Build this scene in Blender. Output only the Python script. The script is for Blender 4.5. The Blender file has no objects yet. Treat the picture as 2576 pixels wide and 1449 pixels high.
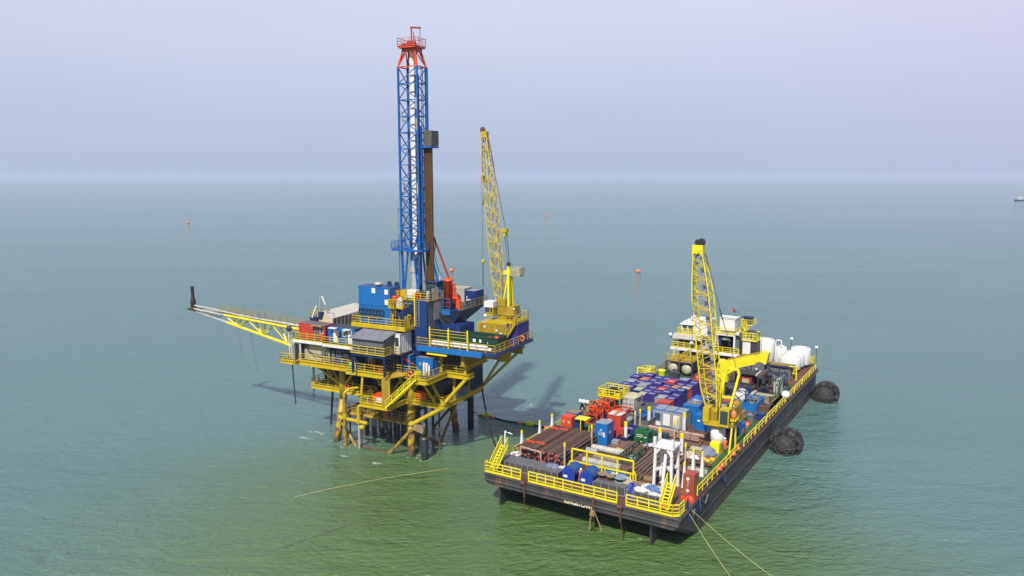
import bpy, bmesh, math, random
from mathutils import Vector, Matrix
R = math.radians
random.seed(7)
S = bpy.context.scene
COL = S.collection
# ------------------------------------------------------------------ camera
PITCH = math.atan(284.5/1940)
cd = bpy.data.cameras.new("camera"); cam = bpy.data.objects.new("camera", cd); COL.objects.link(cam)
cam.location = (0, 0, 39.5); cam.rotation_euler = (math.pi/2-PITCH, 0, 0)
cd.sensor_width = 36; cd.lens = 36*1940/2576; cd.clip_start = 1; cd.clip_end = 60000
S.camera = cam
# ------------------------------------------------------------------ sky, sun, exposure
SUN_EL = R(48); LIGHT = Vector((0.33, 0.944, 0)).normalized()      # way the light travels over the water
W = bpy.data.worlds.new("World"); S.world = W; W.use_nodes = True
nt = W.node_tree; nt.nodes.clear()
out = nt.nodes.new('ShaderNodeOutputWorld'); bg = nt.nodes.new('ShaderNodeBackground')
sky = nt.nodes.new('ShaderNodeTexSky'); sky.sky_type = 'NISHITA'; sky.sun_disc = False
sky.sun_elevation = SUN_EL; sky.sun_rotation = math.atan2(-LIGHT.x, -LIGHT.y); sky.dust_density = 6; sky.air_density = 1.0; sky.altitude = 0
tc = nt.nodes.new('ShaderNodeTexCoord'); sx = nt.nodes.new('ShaderNodeSeparateXYZ')
cr = nt.nodes.new('ShaderNodeValToRGB')
nt.links.new(tc.outputs['Generated'], sx.inputs[0]); nt.links.new(sx.outputs['Z'], cr.inputs[0])
cr.color_ramp.elements[0].position = 0.0; cr.color_ramp.elements[0].color = (3.7, 4.3, 5.75, 1)
cr.color_ramp.elements[1].position = 1.0; cr.color_ramp.elements[1].color = (1.3, 2.0, 4.2, 1)
for p_, c_ in ((0.07, (4.1, 4.6, 6.1)), (0.22, (5.3, 5.4, 6.7)), (0.42, (3.2, 3.9, 5.9))):
    el = cr.color_ramp.elements.new(p_); el.color = (*c_, 1)
mx = nt.nodes.new('ShaderNodeMix'); mx.data_type = 'RGBA'; mx.inputs[0].default_value = 0.85
nt.links.new(sky.outputs[0], mx.inputs[6]); nt.links.new(cr.outputs[0], mx.inputs[7])
# the haze is pinker towards the right of the view
mr = nt.nodes.new('ShaderNodeMapRange'); mr.inputs['From Min'].default_value = 0.2; mr.inputs['From Max'].default_value = 0.75
nt.links.new(sx.outputs['X'], mr.inputs['Value'])
mp = nt.nodes.new('ShaderNodeMix'); mp.data_type = 'RGBA'; mp.blend_type = 'MULTIPLY'; mp.inputs[7].default_value = (1.09, 0.985, 1.03, 1)
nt.links.new(mr.outputs[0], mp.inputs[0]); nt.links.new(mx.outputs[2], mp.inputs[6])
wn = nt.nodes.new('ShaderNodeTexNoise'); wn.inputs['Scale'].default_value = 2.2; wn.inputs['Detail'].default_value = 5; wmp = nt.nodes.new('ShaderNodeMapping'); wmp.inputs['Scale'].default_value = (1, 1, 4)
nt.links.new(tc.outputs['Generated'], wmp.inputs[0]); nt.links.new(wmp.outputs[0], wn.inputs['Vector'])
wr = nt.nodes.new('ShaderNodeMapRange'); wr.inputs['To Min'].default_value = .94; wr.inputs['To Max'].default_value = 1.06; nt.links.new(wn.outputs['Fac'], wr.inputs['Value'])
wv = nt.nodes.new('ShaderNodeVectorMath'); wv.operation = 'SCALE'; nt.links.new(mp.outputs[2], wv.inputs[0]); nt.links.new(wr.outputs[0], wv.inputs['Scale'])
nt.links.new(wv.outputs[0], bg.inputs[0]); bg.inputs[1].default_value = 0.10
nt.links.new(bg.outputs[0], out.inputs[0])
sd = bpy.data.lights.new("sun", 'SUN'); sd.energy = 5.0; sd.angle = R(1.6); sd.color = (1, .95, .86)
so = bpy.data.objects.new("sun", sd); COL.objects.link(so)
so.rotation_euler = Vector((LIGHT.x*math.cos(SUN_EL), LIGHT.y*math.cos(SUN_EL), -math.sin(SUN_EL))).to_track_quat('-Z', 'Y').to_euler()
so.location = (0, -60, 150)
vs = S.view_settings; vs.view_transform = 'Standard'; vs.look = 'None'; vs.exposure = 0.5; vs.gamma = 1
# ------------------------------------------------------------------ materials
MATS = {}
def mat(name, col, rough=.5, metal=0, rust=0.0, grime=.25, scale=1.2, rustcol=(.16, .055, .025), streak=False, spec=.5):
    if name in MATS: return MATS[name]
    col = [c*.74 for c in col]
    m = bpy.data.materials.new(name); m.use_nodes = True; t = m.node_tree; b = t.nodes['Principled BSDF']
    b.inputs['Roughness'].default_value = rough; b.inputs['Metallic'].default_value = metal; b.inputs['Specular IOR Level'].default_value = spec
    g = t.nodes.new('ShaderNodeTexCoord'); mpg = t.nodes.new('ShaderNodeMapping'); t.links.new(g.outputs['Object'], mpg.inputs[0])
    if streak: mpg.inputs['Scale'].default_value = (1, 1, .22)
    n1 = t.nodes.new('ShaderNodeTexNoise'); n1.inputs['Scale'].default_value = scale; n1.inputs['Detail'].default_value = 6; n1.inputs['Roughness'].default_value = .65
    t.links.new(mpg.outputs[0], n1.inputs['Vector'])
    r1 = t.nodes.new('ShaderNodeValToRGB'); r1.color_ramp.elements[0].position = .3; r1.color_ramp.elements[1].position = .7
    r1.color_ramp.elements[0].color = (*[c*(1-grime) for c in col], 1); r1.color_ramp.elements[1].color = (*[min(1, c*(1+grime*.35)) for c in col], 1)
    t.links.new(n1.outputs['Fac'], r1.inputs[0]); last = r1.outputs[0]
    if rust > 0:
        n2 = t.nodes.new('ShaderNodeTexNoise'); n2.inputs['Scale'].default_value = scale*2.1; n2.inputs['Detail'].default_value = 9; n2.inputs['Roughness'].default_value = .7
        t.links.new(mpg.outputs[0], n2.inputs['Vector'])
        r2 = t.nodes.new('ShaderNodeValToRGB'); r2.color_ramp.elements[0].position = .68-rust*.35; r2.color_ramp.elements[1].position = .76-rust*.35
        t.links.new(n2.outputs['Fac'], r2.inputs[0])
        mm = t.nodes.new('ShaderNodeMix'); mm.data_type = 'RGBA'; mm.inputs[7].default_value = (*rustcol, 1)
        t.links.new(r2.outputs[0], mm.inputs[0]); t.links.new(last, mm.inputs[6]); last = mm.outputs[2]
    t.links.new(last, b.inputs['Base Color'])
    MATS[name] = m; return m
YEL = mat('yellow paint', (.54, .40, .006), .42, rust=.10, grime=.25)
YLG = mat('fresh yellow paint', (.80, .68, .011), .4, rust=.05, grime=.15)
YRL = mat('aged railing yellow', (.62, .46, .010), .45, rust=.14, grime=.3)
YOL = mat('weathered ochre paint', (.37, .25, .012), .5, rust=.22, grime=.35, streak=True)
YRU = mat('rusting yellow steel', (.38, .28, .015), .6, rust=.55, grime=.4, streak=True, rustcol=(.13, .05, .025))
BLU = mat('blue derrick paint', (.005, .115, .43), .4, rust=.06, grime=.3)
BLC = mat('bright blue container paint', (.005, .14, .43), .45, rust=.08, grime=.22, streak=True)
BLD = mat('dark blue steel paint', (.006, .018, .085), .5, rust=.15, grime=.4)
BLM = mat('mid blue paint', (.006, .036, .17), .45, rust=.12, grime=.3)
PUR = mat('purple blue skip paint', (.034, .022, .20), .5, rust=.10, grime=.3, streak=True)
RED = mat('red container paint', (.48, .048, .032), .5, rust=.1, grime=.3, streak=True)
ORG = mat('orange red machine paint', (.70, .062, .006), .42, rust=.06, grime=.25)
MAR = mat('dark red boom paint', (.3, .03, .03), .5, grime=.3)
WHT = mat('white paint', (.72, .72, .70), .45, rust=.05, grime=.10)
WHD = mat('dirty white paint', (.46, .45, .40), .6, rust=.22, grime=.3, streak=True)
CRM = mat('cream panel paint', (.44, .42, .29), .6, rust=.16, grime=.28, streak=True)
GRY = mat('grey steel paint', (.12, .13, .145), .6, rust=.12, grime=.3)
GRL = mat('light grey paint', (.27, .29, .32), .55, rust=.08, grime=.2)
GRD = mat('dark grey steel', (.035, .037, .042), .6, rust=.25, grime=.4)
BLK = mat('black rubber', (.011, .011, .013), .75, grime=.3)
SOOT = mat('sooty black steel', (.018, .015, .014), .7, rust=.25, grime=.4)
GRN = mat('dark green paint', (.008, .052, .03), .5, rust=.10, grime=.35)
GRB = mat('bright green paint', (.01, .12, .03), .5, rust=.08, grime=.3)
GRM = mat('green deck paint', (.028, .11, .03), .7, rust=.25, grime=.4, scale=.6)
BRN = mat('brown drill pipe steel', (.16, .105, .082), .55, metal=.1, rust=.3, grime=.45, rustcol=(.055, .03, .02))
TAN = mat('tan plywood', (.28, .20, .11), .8, rust=.2, grime=.3)
RUSTDECK = mat('rust brown deck', (.15, .062, .034), .8, rust=.25, grime=.5, scale=.35, rustcol=(.09, .06, .045))
HULL = mat('weathered hull paint', (.05, .05, .054), .6, rust=.36, grime=.4, scale=.5, streak=True, rustcol=(.10, .052, .032))
HULLD = mat('dark marine growth hull', (.03, .04, .04), .6, rust=.2, grime=.4)
PILE = mat('wet dark pile', (.05, .05, .045), .45, rust=.25, grime=.5, scale=1.5, rustcol=(.13, .10, .05))
BRS = mat('rusty brown steel', (.115, .05, .03), .8, rust=.2, grime=.4)
TARPB = mat('blue tarpaulin', (.035, .06, .32), .55, grime=.35)
TARPG = mat('grey blue tarpaulin', (.16, .19, .28), .7, grime=.4)
TARPW = mat('white canvas', (.6, .59, .57), .8, grime=.2)
TARPC = mat('beige canvas', (.5, .44, .30), .85, grime=.25, rust=.12, rustcol=(.32, .24, .12))
GTARP = mat('faded grey lilac tarpaulin', (.19, .19, .235), .75, grime=.35, rust=.2, rustcol=(.15, .15, .2))
ORGS = mat('orange safety cloth', (.85, .17, .02), .8, grime=.15)
ORBUOY = mat('orange buoy plastic', (.85, .20, .05), .5, grime=.15)
SKIN = mat('skin', (.36, .19, .12), .6, grime=.05)
ROPE = mat('yellow green rope', (.42, .40, .14), .8, grime=.2)
CABLE = mat('steel cable', (.09, .09, .10), .5, grime=.2)
LIME = mat('lime yellow box paint', (.75, .78, .01), .45, grime=.12)
DECKG = mat('dark grating', (.07, .065, .06), .8, rust=.3, grime=.4, scale=.8)
STONE = mat('rolled grey mat top', (.12, .12, .128), .85, rust=.15, grime=.3, rustcol=(.3, .28, .24))
LAMPW = mat('white lamp housing', (.85, .85, .83), .3, grime=.05)
def glass():
    m = bpy.data.materials.new('window glass'); m.use_nodes = True; b = m.node_tree.nodes['Principled BSDF']
    b.inputs['Base Color'].default_value = (.03, .045, .05, 1); b.inputs['Roughness'].default_value = .08; return m
GLS = glass()
def gleg():  # leg paint: yellow above, rust and growth nearer the water (a stain of its own on the steel)
    m = mat('splash zone leg steel', (.46, .33, .01), .5, rust=.12, grime=.3).copy(); m.name = 'leg steel with rusted splash zone'
    t = m.node_tree; b = t.nodes['Principled BSDF']; src = b.inputs['Base Color'].links[0].from_socket
    g = t.nodes.new('ShaderNodeNewGeometry'); s = t.nodes.new('ShaderNodeSeparateXYZ'); t.links.new(g.outputs['Position'], s.inputs[0])
    n = t.nodes.new('ShaderNodeTexNoise'); n.inputs['Scale'].default_value = 1.3; n.inputs['Detail'].default_value = 8; t.links.new(g.outputs['Position'], n.inputs['Vector'])
    a = t.nodes.new('ShaderNodeMath'); a.operation = 'MULTIPLY_ADD'; a.inputs[1].default_value = -22; t.links.new(n.outputs['Fac'], a.inputs[0]); t.links.new(s.outputs['Z'], a.inputs[2])
    r = t.nodes.new('ShaderNodeMapRange'); r.inputs['From Min'].default_value = -8.9; r.inputs['From Max'].default_value = -8.2; t.links.new(a.outputs[0], r.inputs['Value'])
    mm = t.nodes.new('ShaderNodeMix'); mm.data_type = 'RGBA'; mm.inputs[6].default_value = (.14, .06, .03, 1); t.links.new(r.outputs[0], mm.inputs[0]); t.links.new(src, mm.inputs[7])
    r3 = t.nodes.new('ShaderNodeMapRange'); r3.inputs['From Min'].default_value = .5; r3.inputs['From Max'].default_value = .9; t.links.new(s.outputs['Z'], r3.inputs['Value'])
    m3 = t.nodes.new('ShaderNodeMix'); m3.data_type = 'RGBA'; m3.inputs[6].default_value = (.09, .095, .05, 1); t.links.new(r3.outputs[0], m3.inputs[0]); t.links.new(mm.outputs[2], m3.inputs[7])
    t.links.new(m3.outputs[2], b.inputs['Base Color']); return m
LEG = gleg()
# ------------------------------------------------------------------ mesh builder
class MB:
    def __init__(s): s.v = []; s.f = []
    def add(s, vs, fs):
        o = len(s.v); s.v += [tuple(v) for v in vs]; s.f += [tuple(i+o for i in f) for f in fs]; return s
    def box(s, a, b, c, d, e, f):      # x0,y0,z0,x1,y1,z1
        vs = [(x, y, z) for z in (c, f) for y in (b, e) for x in (a, d)]
        return s.add(vs, [(0, 2, 3, 1), (4, 5, 7, 6), (0, 1, 5, 4), (2, 6, 7, 3), (0, 4, 6, 2), (1, 3, 7, 5)])
    def tube(s, p, q, r, n=8, r2=None, cap=True):
        p = Vector(p); q = Vector(q); d = q-p
        if d.length < 1e-6: return s
        d.normalize(); u = d.orthogonal().normalized()
        if n == 4 and abs(d.z) < .95: u = (d.cross(Vector((0, 0, 1))).normalized()+d.cross(d.cross(Vector((0, 0, 1)))).normalized()).normalized()
        if n == 4 and abs(d.z) >= .95: u = Vector((1, 1, 0)).normalized(); u = (u-d*u.dot(d)).normalized()
        w = d.cross(u); r2 = r if r2 is None else r2; vs = []
        for k in range(n):
            a = 2*math.pi*k/n; e = u*math.cos(a)+w*math.sin(a); vs += [p+e*r, q+e*r2]
        fs = [(2*k, 2*((k+1) % n), 2*((k+1) % n)+1, 2*k+1) for k in range(n)]
        if cap: fs += [tuple(2*k for k in reversed(range(n))), tuple(2*k+1 for k in range(n))]
        return s.add(vs, fs)
    def bar(s, p, q, w): return s.tube(p, q, w*.707, 4)
    def path(s, pts, r, n=6):
        for a, b in zip(pts, pts[1:]): s.tube(a, b, r, n)
        return s
    def lathe(s, prof, c=(0, 0, 0), n=16, axis='z'):
        vs = []; m = len(prof)
        for k in range(n):
            a = 2*math.pi*k/n
            for r, h in prof:
                x, y, z = r*math.cos(a), r*math.sin(a), h
                if axis == 'y': x, y, z = x, h, y
                if axis == 'x': x, y, z = h, x, y
                vs.append((c[0]+x, c[1]+y, c[2]+z))
        fs = []
        for k in range(n):
            l = (k+1) % n
            for j in range(m-1):
                f = (k*m+j, l*m+j, l*m+j+1, k*m+j+1); fs.append(f if axis != 'y' else f[::-1])
        fs.append(tuple(k*m for k in (range(n-1, -1, -1) if axis != 'y' else range(n)))); fs.append(tuple(k*m+m-1 for k in (range(n) if axis != 'y' else range(n-1, -1, -1))))
        return s.add(vs, fs)
    def prism(s, poly, z0, z1):
        n = len(poly); vs = [(x, y, z0) for x, y in poly]+[(x, y, z1) for x, y in poly]
        return s.add(vs, [tuple(range(n-1, -1, -1)), tuple(range(n, 2*n))]+[(i, (i+1) % n, (i+1) % n+n, i+n) for i in range(n)])
    def rail(s, pts, h=1.1, sp=1.6, t=.075, toe=True, mid=2):
        pts = [Vector(p) for p in pts]
        for a, b in zip(pts, pts[1:]):
            L = (b-a).length; n = max(1, round(L/sp))
            for k in range(n+1):
                p = a.lerp(b, k/n); s.bar(p, p+Vector((0, 0, h)), t*1.15)
            for j in range(mid+1):
                z = Vector((0, 0, h*(j+1)/(mid+1) if mid else h)); s.bar(a+z, b+z, t if j == mid else t*.75)
            if toe:
                d = (b-a).normalized(); 
                s.bar(a+Vector((0, 0, .09)), b+Vector((0, 0, .09)), t*1.6)
        return s
    def stair(s, a, b, w, side):        # a low, b high, side = unit vector across
        a = Vector(a); b = Vector(b); sd_ = Vector(side).normalized()*w
        s.bar(a, b, .2); s.bar(a+sd_, b+sd_, .2); n = max(3, int(abs(b.z-a.z)/.28))
        for k in range(n):
            p = a.lerp(b, (k+.5)/n); s.bar(p, p+sd_, .14)
        up = Vector((0, 0, 1))
        for o in (Vector(), sd_):
            s.bar(a+o+up, b+o+up, .08); s.bar(a+o+up*.5, b+o+up*.5, .06)
            for k in range(6): p = a.lerp(b, k/5)+o; s.bar(p, p+up, .07)
        return s
    def ladder(s, a, b, side, w=.5):
        a = Vector(a); b = Vector(b); d = Vector(side).normalized()*w
        s.bar(a, b, .07); s.bar(a+d, b+d, .07); n = int((b-a).length/.35)
        for k in range(n+1): p = a.lerp(b, k/max(1, n)); s.bar(p, p+d, .05)
        return s
    def grid_blob(s, c, rx, ry, rz, seed=0, n=14, m=8, amp=.25, flat=True):   # draped cloth heap / bundle
        rnd = random.Random(seed); ph = [rnd.uniform(0, 6.28) for _ in range(8)]; vs = []
        for j in range(m+1):
            t = j/m*math.pi/2
            for k in range(n):
                a = 2*math.pi*k/n
                q = 1+amp*(.6*math.sin(3*a+ph[0])+.5*math.sin(5*a+ph[1]+2*t)+.4*math.sin(7*a+4*t+ph[2]))*math.cos(t)**.5
                zz = math.sin(t)*(1+amp*.6*math.sin(4*a+ph[3]+3*t))
                vs.append((c[0]+rx*math.cos(t)*q*math.cos(a), c[1]+ry*math.cos(t)*q*math.sin(a), c[2]+rz*zz+rnd.uniform(-.04, .04)*rz))
        fs = [(j*n+k, j*n+(k+1) % n, (j+1)*n+(k+1) % n, (j+1)*n+k) for j in range(m) for k in range(n)]
        fs.append(tuple(range(n-1, -1, -1)))
        return s.add(vs, fs)
    def corr(s, p, q, z0, z1, amp=.05, pitch=.28):     # corrugated wall from p to q (2D), outward = right of p->q
        p = Vector((p[0], p[1], 0)); q = Vector((q[0], q[1], 0)); d = q-p; L = d.length; d.normalize(); nrm = Vector((d.y, -d.x, 0))
        n = max(2, int(L/pitch)); pts = []
        for k in range(n):
            x0 = L*k/n; st = L/n
            pts += [p+d*x0+nrm*amp, p+d*(x0+st*.35)+nrm*amp, p+d*(x0+st*.5)-nrm*0, p+d*(x0+st*.85)-nrm*0]
        pts.append(q+nrm*amp); m = len(pts)
        return s.add([(v.x, v.y, z0) for v in pts]+[(v.x, v.y, z1) for v in pts], [(i, i+1, m+i+1, m+i) for i in range(m-1)])
    def mesh(s, name, m, smooth=False):
        me = bpy.data.meshes.new(name); me.from_pydata(s.v, [], s.f); me.update(); me.materials.append(m)
        if smooth:
            for p in me.polygons: p.use_smooth = len(p.vertices) < 6
        return me
# ------------------------------------------------------------------ scene graph helpers
RIG = (Vector((-26.218, 111.04, 0)), 27.2)
BAR = (Vector((0, 0, 0)), 32.0)
def _barorg():
    H = 39.5; a = 1215-1288; b = 1190-724.5; c_, s_ = math.cos(PITCH), math.sin(PITCH)
    d = Vector((a, 1940*c_-b*s_, -1940*s_-b*c_)); t = (4-H)/d.z; return Vector((d.x*t, d.y*t, 0))
BAR = (_barorg(), 32.0)
SEA = (Vector((0, 0, 0)), 0.0)
def wpt(F, u, v, z):
    a = R(F[1]); return F[0]+Vector((math.cos(a)*u+math.sin(a)*v, -math.sin(a)*u+math.cos(a)*v, z))
def tag(o, label, cat, group=None, kind=None):
    if label: o['label'] = label
    if cat: o['category'] = cat
    if group: o['group'] = group
    if kind: o['kind'] = kind
    return o
def T(name, label, cat, F, loc=(0, 0, 0), rot=0, group=None):
    o = bpy.data.objects.new(name, None); COL.objects.link(o); o.empty_display_size = .3
    o.location = wpt(F, *loc); o.rotation_euler = (0, 0, -R(F[1])+R(rot)); return tag(o, label, cat, group)
def part(par, name, mb, m, label=None, smooth=False):
    o = bpy.data.objects.new(name, mb.mesh(name, m, smooth)); COL.objects.link(o); o.parent = par
    if label: o['label'] = label
    return o
def solo(name, label, cat, F, loc, mb, m, rot=0, group=None, smooth=False):
    o = bpy.data.objects.new(name, mb.mesh(name, m, smooth)); COL.objects.link(o)
    o.location = wpt(F, *loc); o.rotation_euler = (0, 0, -R(F[1])+R(rot)); return tag(o, label, cat, group)
def dup(o, par=None):
    c = o.copy(); COL.objects.link(c)
    if par: c.parent = par; c.matrix_parent_inverse = o.matrix_parent_inverse.copy()
    for ch in [x for x in bpy.data.objects if x.parent == o and x != c]: dup(ch, c)
    return c
def place(o, F, loc, rot=0, label=None, group=None):
    o.location = wpt(F, *loc); o.rotation_euler = (o.rotation_euler[0], o.rotation_euler[1], -R(F[1])+R(rot))
    if label: o['label'] = label
    if group: o['group'] = group
    return o
def text(par, name, s, loc, size, m, face='front', ext=.01, bold=0.0):
    cu = bpy.data.curves.new('t', 'FONT'); cu.body = s; cu.size = size; cu.extrude = ext; cu.offset = bold
    o = bpy.data.objects.new('t', cu); COL.objects.link(o); bpy.context.view_layer.update()
    me = bpy.data.meshes.new_from_object(o.evaluated_get(bpy.context.evaluated_depsgraph_get())); bpy.data.objects.remove(o)
    me.materials.clear(); me.materials.append(m)
    if face == 'front': me.transform(Matrix.Rotation(math.pi/2, 4, 'X'))
    if face == 'right': me.transform(Matrix.Rotation(math.pi/2, 4, 'Z') @ Matrix.Rotation(math.pi/2, 4, 'X'))
    me.transform(Matrix.Translation(loc)); c = bpy.data.objects.new(name, me); COL.objects.link(c); c.parent = par; return c
def person(label, F, loc, rot=0, pose='stand', cloth=None, helmet=None):
    """one continuous skinned body, helmet as a child"""
    cloth = cloth or ORGS; helmet = helmet or LAMPW
    if pose == 'bend':
        J = dict(pel=(0, 0, .86), chest=(0, .28, 1.14), neck=(0, .42, 1.22), head=(0, .55, 1.27), le=(.24, .40, .92), lh=(.2, .55, .72), re=(-.24, .42, .9), rh=(-.18, .58, .75), lk=(.12, .14, .47), lf=(.13, 0, .07), rk=(-.12, .05, .46), rf=(-.15, -.12, .07))
    elif pose == 'walk':
        J = dict(pel=(0, 0, .93), chest=(0, .03, 1.33), neck=(0, .04, 1.50), head=(0, .07, 1.64), le=(.27, -.1, 1.14), lh=(.26, .08, .93), re=(-.27, .08, 1.13), rh=(-.24, .3, .98), lk=(.11, .2, .52), lf=(.11, .2, .07), rk=(-.11, .02, .5), rf=(-.11, -.25, .12))
    else:
        J = dict(pel=(0, 0, .93), chest=(0, .02, 1.33), neck=(0, .02, 1.50), head=(0, .05, 1.64), le=(.28, .02, 1.13), lh=(.24, .22, .98), re=(-.28, -.02, 1.12), rh=(-.27, .08, .88), lk=(.12, .04, .5), lf=(.13, 0, .07), rk=(-.12, .02, .5), rf=(-.14, .05, .07))
    rad = dict(pel=.16, chest=.175, neck=.06, head=.105, le=.055, lh=.04, re=.055, rh=.04, lk=.075, lf=.055, rk=.075, rf=.055)
    names = list(J); vs = [Vector(J[k]) for k in names]; rr = [rad[k] for k in names]
    def ex(p, r): vs.append(Vector(p)); rr.append(r); return len(vs)-1
    ix = {k: i for i, k in enumerate(names)}; ch = vs[ix['chest']]; pe = vs[ix['pel']]
    ls = ex(ch+Vector((.19, 0, .06)), .075); rs = ex(ch+Vector((-.19, 0, .06)), .075); lp = ex(pe+Vector((.1, 0, -.08)), .1); rp = ex(pe+Vector((-.1, 0, -.08)), .1)
    lt = ex(vs[ix['lf']]+Vector((0, .2, -.03)), .045); rt = ex(vs[ix['rf']]+Vector((0, .2, -.03)), .045)
    es = [(ix['pel'], ix['chest']), (ix['chest'], ix['neck']), (ix['neck'], ix['head']), (ix['chest'], ls), (ls, ix['le']), (ix['le'], ix['lh']), (ix['chest'], rs), (rs, ix['re']), (ix['re'], ix['rh']),
          (ix['pel'], lp), (lp, ix['lk']), (ix['lk'], ix['lf']), (ix['lf'], lt), (ix['pel'], rp), (rp, ix['rk']), (ix['rk'], ix['rf']), (ix['rf'], rt)]
    for hk in ('lh', 'rh'):
        h = vs[ix[hk]]
        for k in range(4):
            f1 = ex(h+Vector(((k-1.5)*.022, .05, -.05)), .012); f2 = ex(h+Vector(((k-1.5)*.024, .07, -.10+.008*abs(k-1.5))), .010); es += [(ix[hk], f1), (f1, f2)]
        tb = ex(h+Vector((-.05 if hk == 'lh' else .05, .05, -.02)), .012); es.append((ix[hk], tb))
    me = bpy.data.meshes.new('body'); me.from_pydata(vs, es, []); o = bpy.data.objects.new('tmp', me); COL.objects.link(o)
    o.modifiers.new('s', 'SKIN'); 
    for i, sv in enumerate(me.skin_vertices[0].data): sv.radius = (rr[i], rr[i]*(.8 if i == ix['chest'] or i == ix['pel'] else 1)); sv.use_root = (i == ix['pel'])
    sb = o.modifiers.new('u', 'SUBSURF'); sb.levels = 1; bpy.context.view_layer.update()
    m2 = bpy.data.meshes.new_from_object(o.evaluated_get(bpy.context.evaluated_depsgraph_get())); bpy.data.objects.remove(o)
    m2.materials.clear(); m2.materials.append(cloth); m2.materials.append(SKIN); m2.materials.append(BLK)
    hd = vs[ix['head']]
    for p in m2.polygons:
        c = p.center; p.use_smooth = True
        if (c-hd).length < .15 or (c-vs[ix['lh']]).length < .11 or (c-vs[ix['rh']]).length < .11: p.material_index = 1
        elif c.z < .16: p.material_index = 2
    r = T('person', label, 'person', F, loc, rot); b = bpy.data.objects.new('body', m2); COL.objects.link(b); b.parent = r
    hm = MB().lathe([(.15, -.0), (.135, .02), (.13, .08), (.09, .14), (.02, .165)], (hd.x, hd.y, hd.z+.03), 12); part(r, 'helmet', hm, helmet, smooth=True)
    return r
# ------------------------------------------------------------------ box-like builders
def container(name, label, F, loc, L, D, H, m, rot=0, cat='container', group=None, frame=None, door=None, roof=None, pitch=.28, roofpatch=None):
    """corrugated box; loc = front-left-bottom corner, L along x, D along y"""
    t = T(name, label, cat, F, loc, rot, group); w = .12
    b = MB(); b.corr((w, .06), (L-w, .06), .12, H-.1, .04, pitch); b.corr((L-.06, w), (L-.06, D-w), .12, H-.1, .04, pitch); b.corr((L-w, D-.06), (w, D-.06), .12, H-.1, .04, pitch); b.corr((.06, D-w), (.06, w), .12, H-.1, .04, pitch)
    part(t, 'wall_panel', b, m)
    f = MB()
    for x in (0, L-w):
        for y in (0, D-w): f.box(x, y, .0, x+w, y+w, H)
    for z in (0, H-w):
        for y in (0, D-w): f.box(w, y+.003, z+.003, L-w, y+w-.003, z+w-.003)
        for x in (0, L-w): f.box(x+.003, w, z+.003, x+w-.003, D-w, z+w-.003)
    part(t, 'frame', f, frame or m)
    part(t, 'roof', MB().box(w, w, H-.09, L-w, D-w, H-.03), roof or m)
    return t
def window(par, x0, z0, x1, z1, y=-.03, side='front', fm=None):
    f = MB(); w = .07
    def B(a, b, c, d, e, g):
        if side == 'front': f.box(a, b, c, d, e, g)
        else: f.box(-e, a, c, -b, d, g)
    B(x0-w, y-.05, z0-w, x1+w, y, z0); B(x0-w, y-.05, z1, x1+w, y, z1+w); B(x0-w, y-.05, z0, x0, y, z1); B(x1, y-.05, z0, x1+w, y, z1)
    fr = part(par, 'window', f, fm or WHT)
    g = MB()
    if side == 'front': g.box(x0, y-.02, z0, x1, y-.008, z1)
    else: g.box(-y+.008, x0, z0, -y+.02, x1, z1)
    part(fr, 'pane', g, GLS); return fr
def door(par, x0, z0, x1, z1, m, y=-.05, side='front', label=None):
    d = MB()
    if side == 'front': d.box(x0, y-.05, z0, x1, y+.06, z1)
    else: d.box(-y-.06, x0, z0, -y+.05, x1, z1)
    o = part(par, 'door', d, m, label); h = MB()
    if side == 'front': h.box(x1-.15, y-.09, (z0+z1)/2-.05, x1-.05, y-.05, (z0+z1)/2+.05)
    else: h.box(-y+.05, x1-.15, (z0+z1)/2-.05, -y+.09, x1-.05, (z0+z1)/2+.05)
    part(o, 'handle', h, GRD); return o
def marks(par, cx, cy, z, w, h, m=WHT, seed=0):      # worn, unreadable white stencil marks lying flat on a lid
    rnd = random.Random(seed); b = MB(); x = -w/2
    while x < w/2-.08:
        q = rnd.uniform(.07, .13); hh = h*rnd.uniform(.6, 1)
        b.box(cx+x, cy-hh/2, z, cx+x+q, cy+hh*.1, z+.012); b.box(cx+x+.02, cy+hh*.12, z, cx+x+q*.8, cy+hh/2, z+.012); x += q+.05
    return part(par, 'marking', b, m)
def floodlight(label, F, loc, h, group, head=2, m=None):
    t = T('floodlight', label, 'floodlight', F, loc, 0, group); part(t, 'pole', MB().tube((0, 0, 0), (0, 0, h), .06, 6), m or WHT)
    for k in range(head):
        x = (k-(head-1)/2)*.55
        part(t, 'lamp_head', MB().lathe([(.05, -.22), (.2, -.18), (.3, -.02), (.3, .05), (.02, .08)], (x, 0, h+.15), 10, 'y'), LAMPW, smooth=True)
    if head > 1: part(t, 'crossbar', MB().bar((-.55*(head-1)/2, 0, h), (.55*(head-1)/2, 0, h), .07), m or WHT)
    return t
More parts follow.
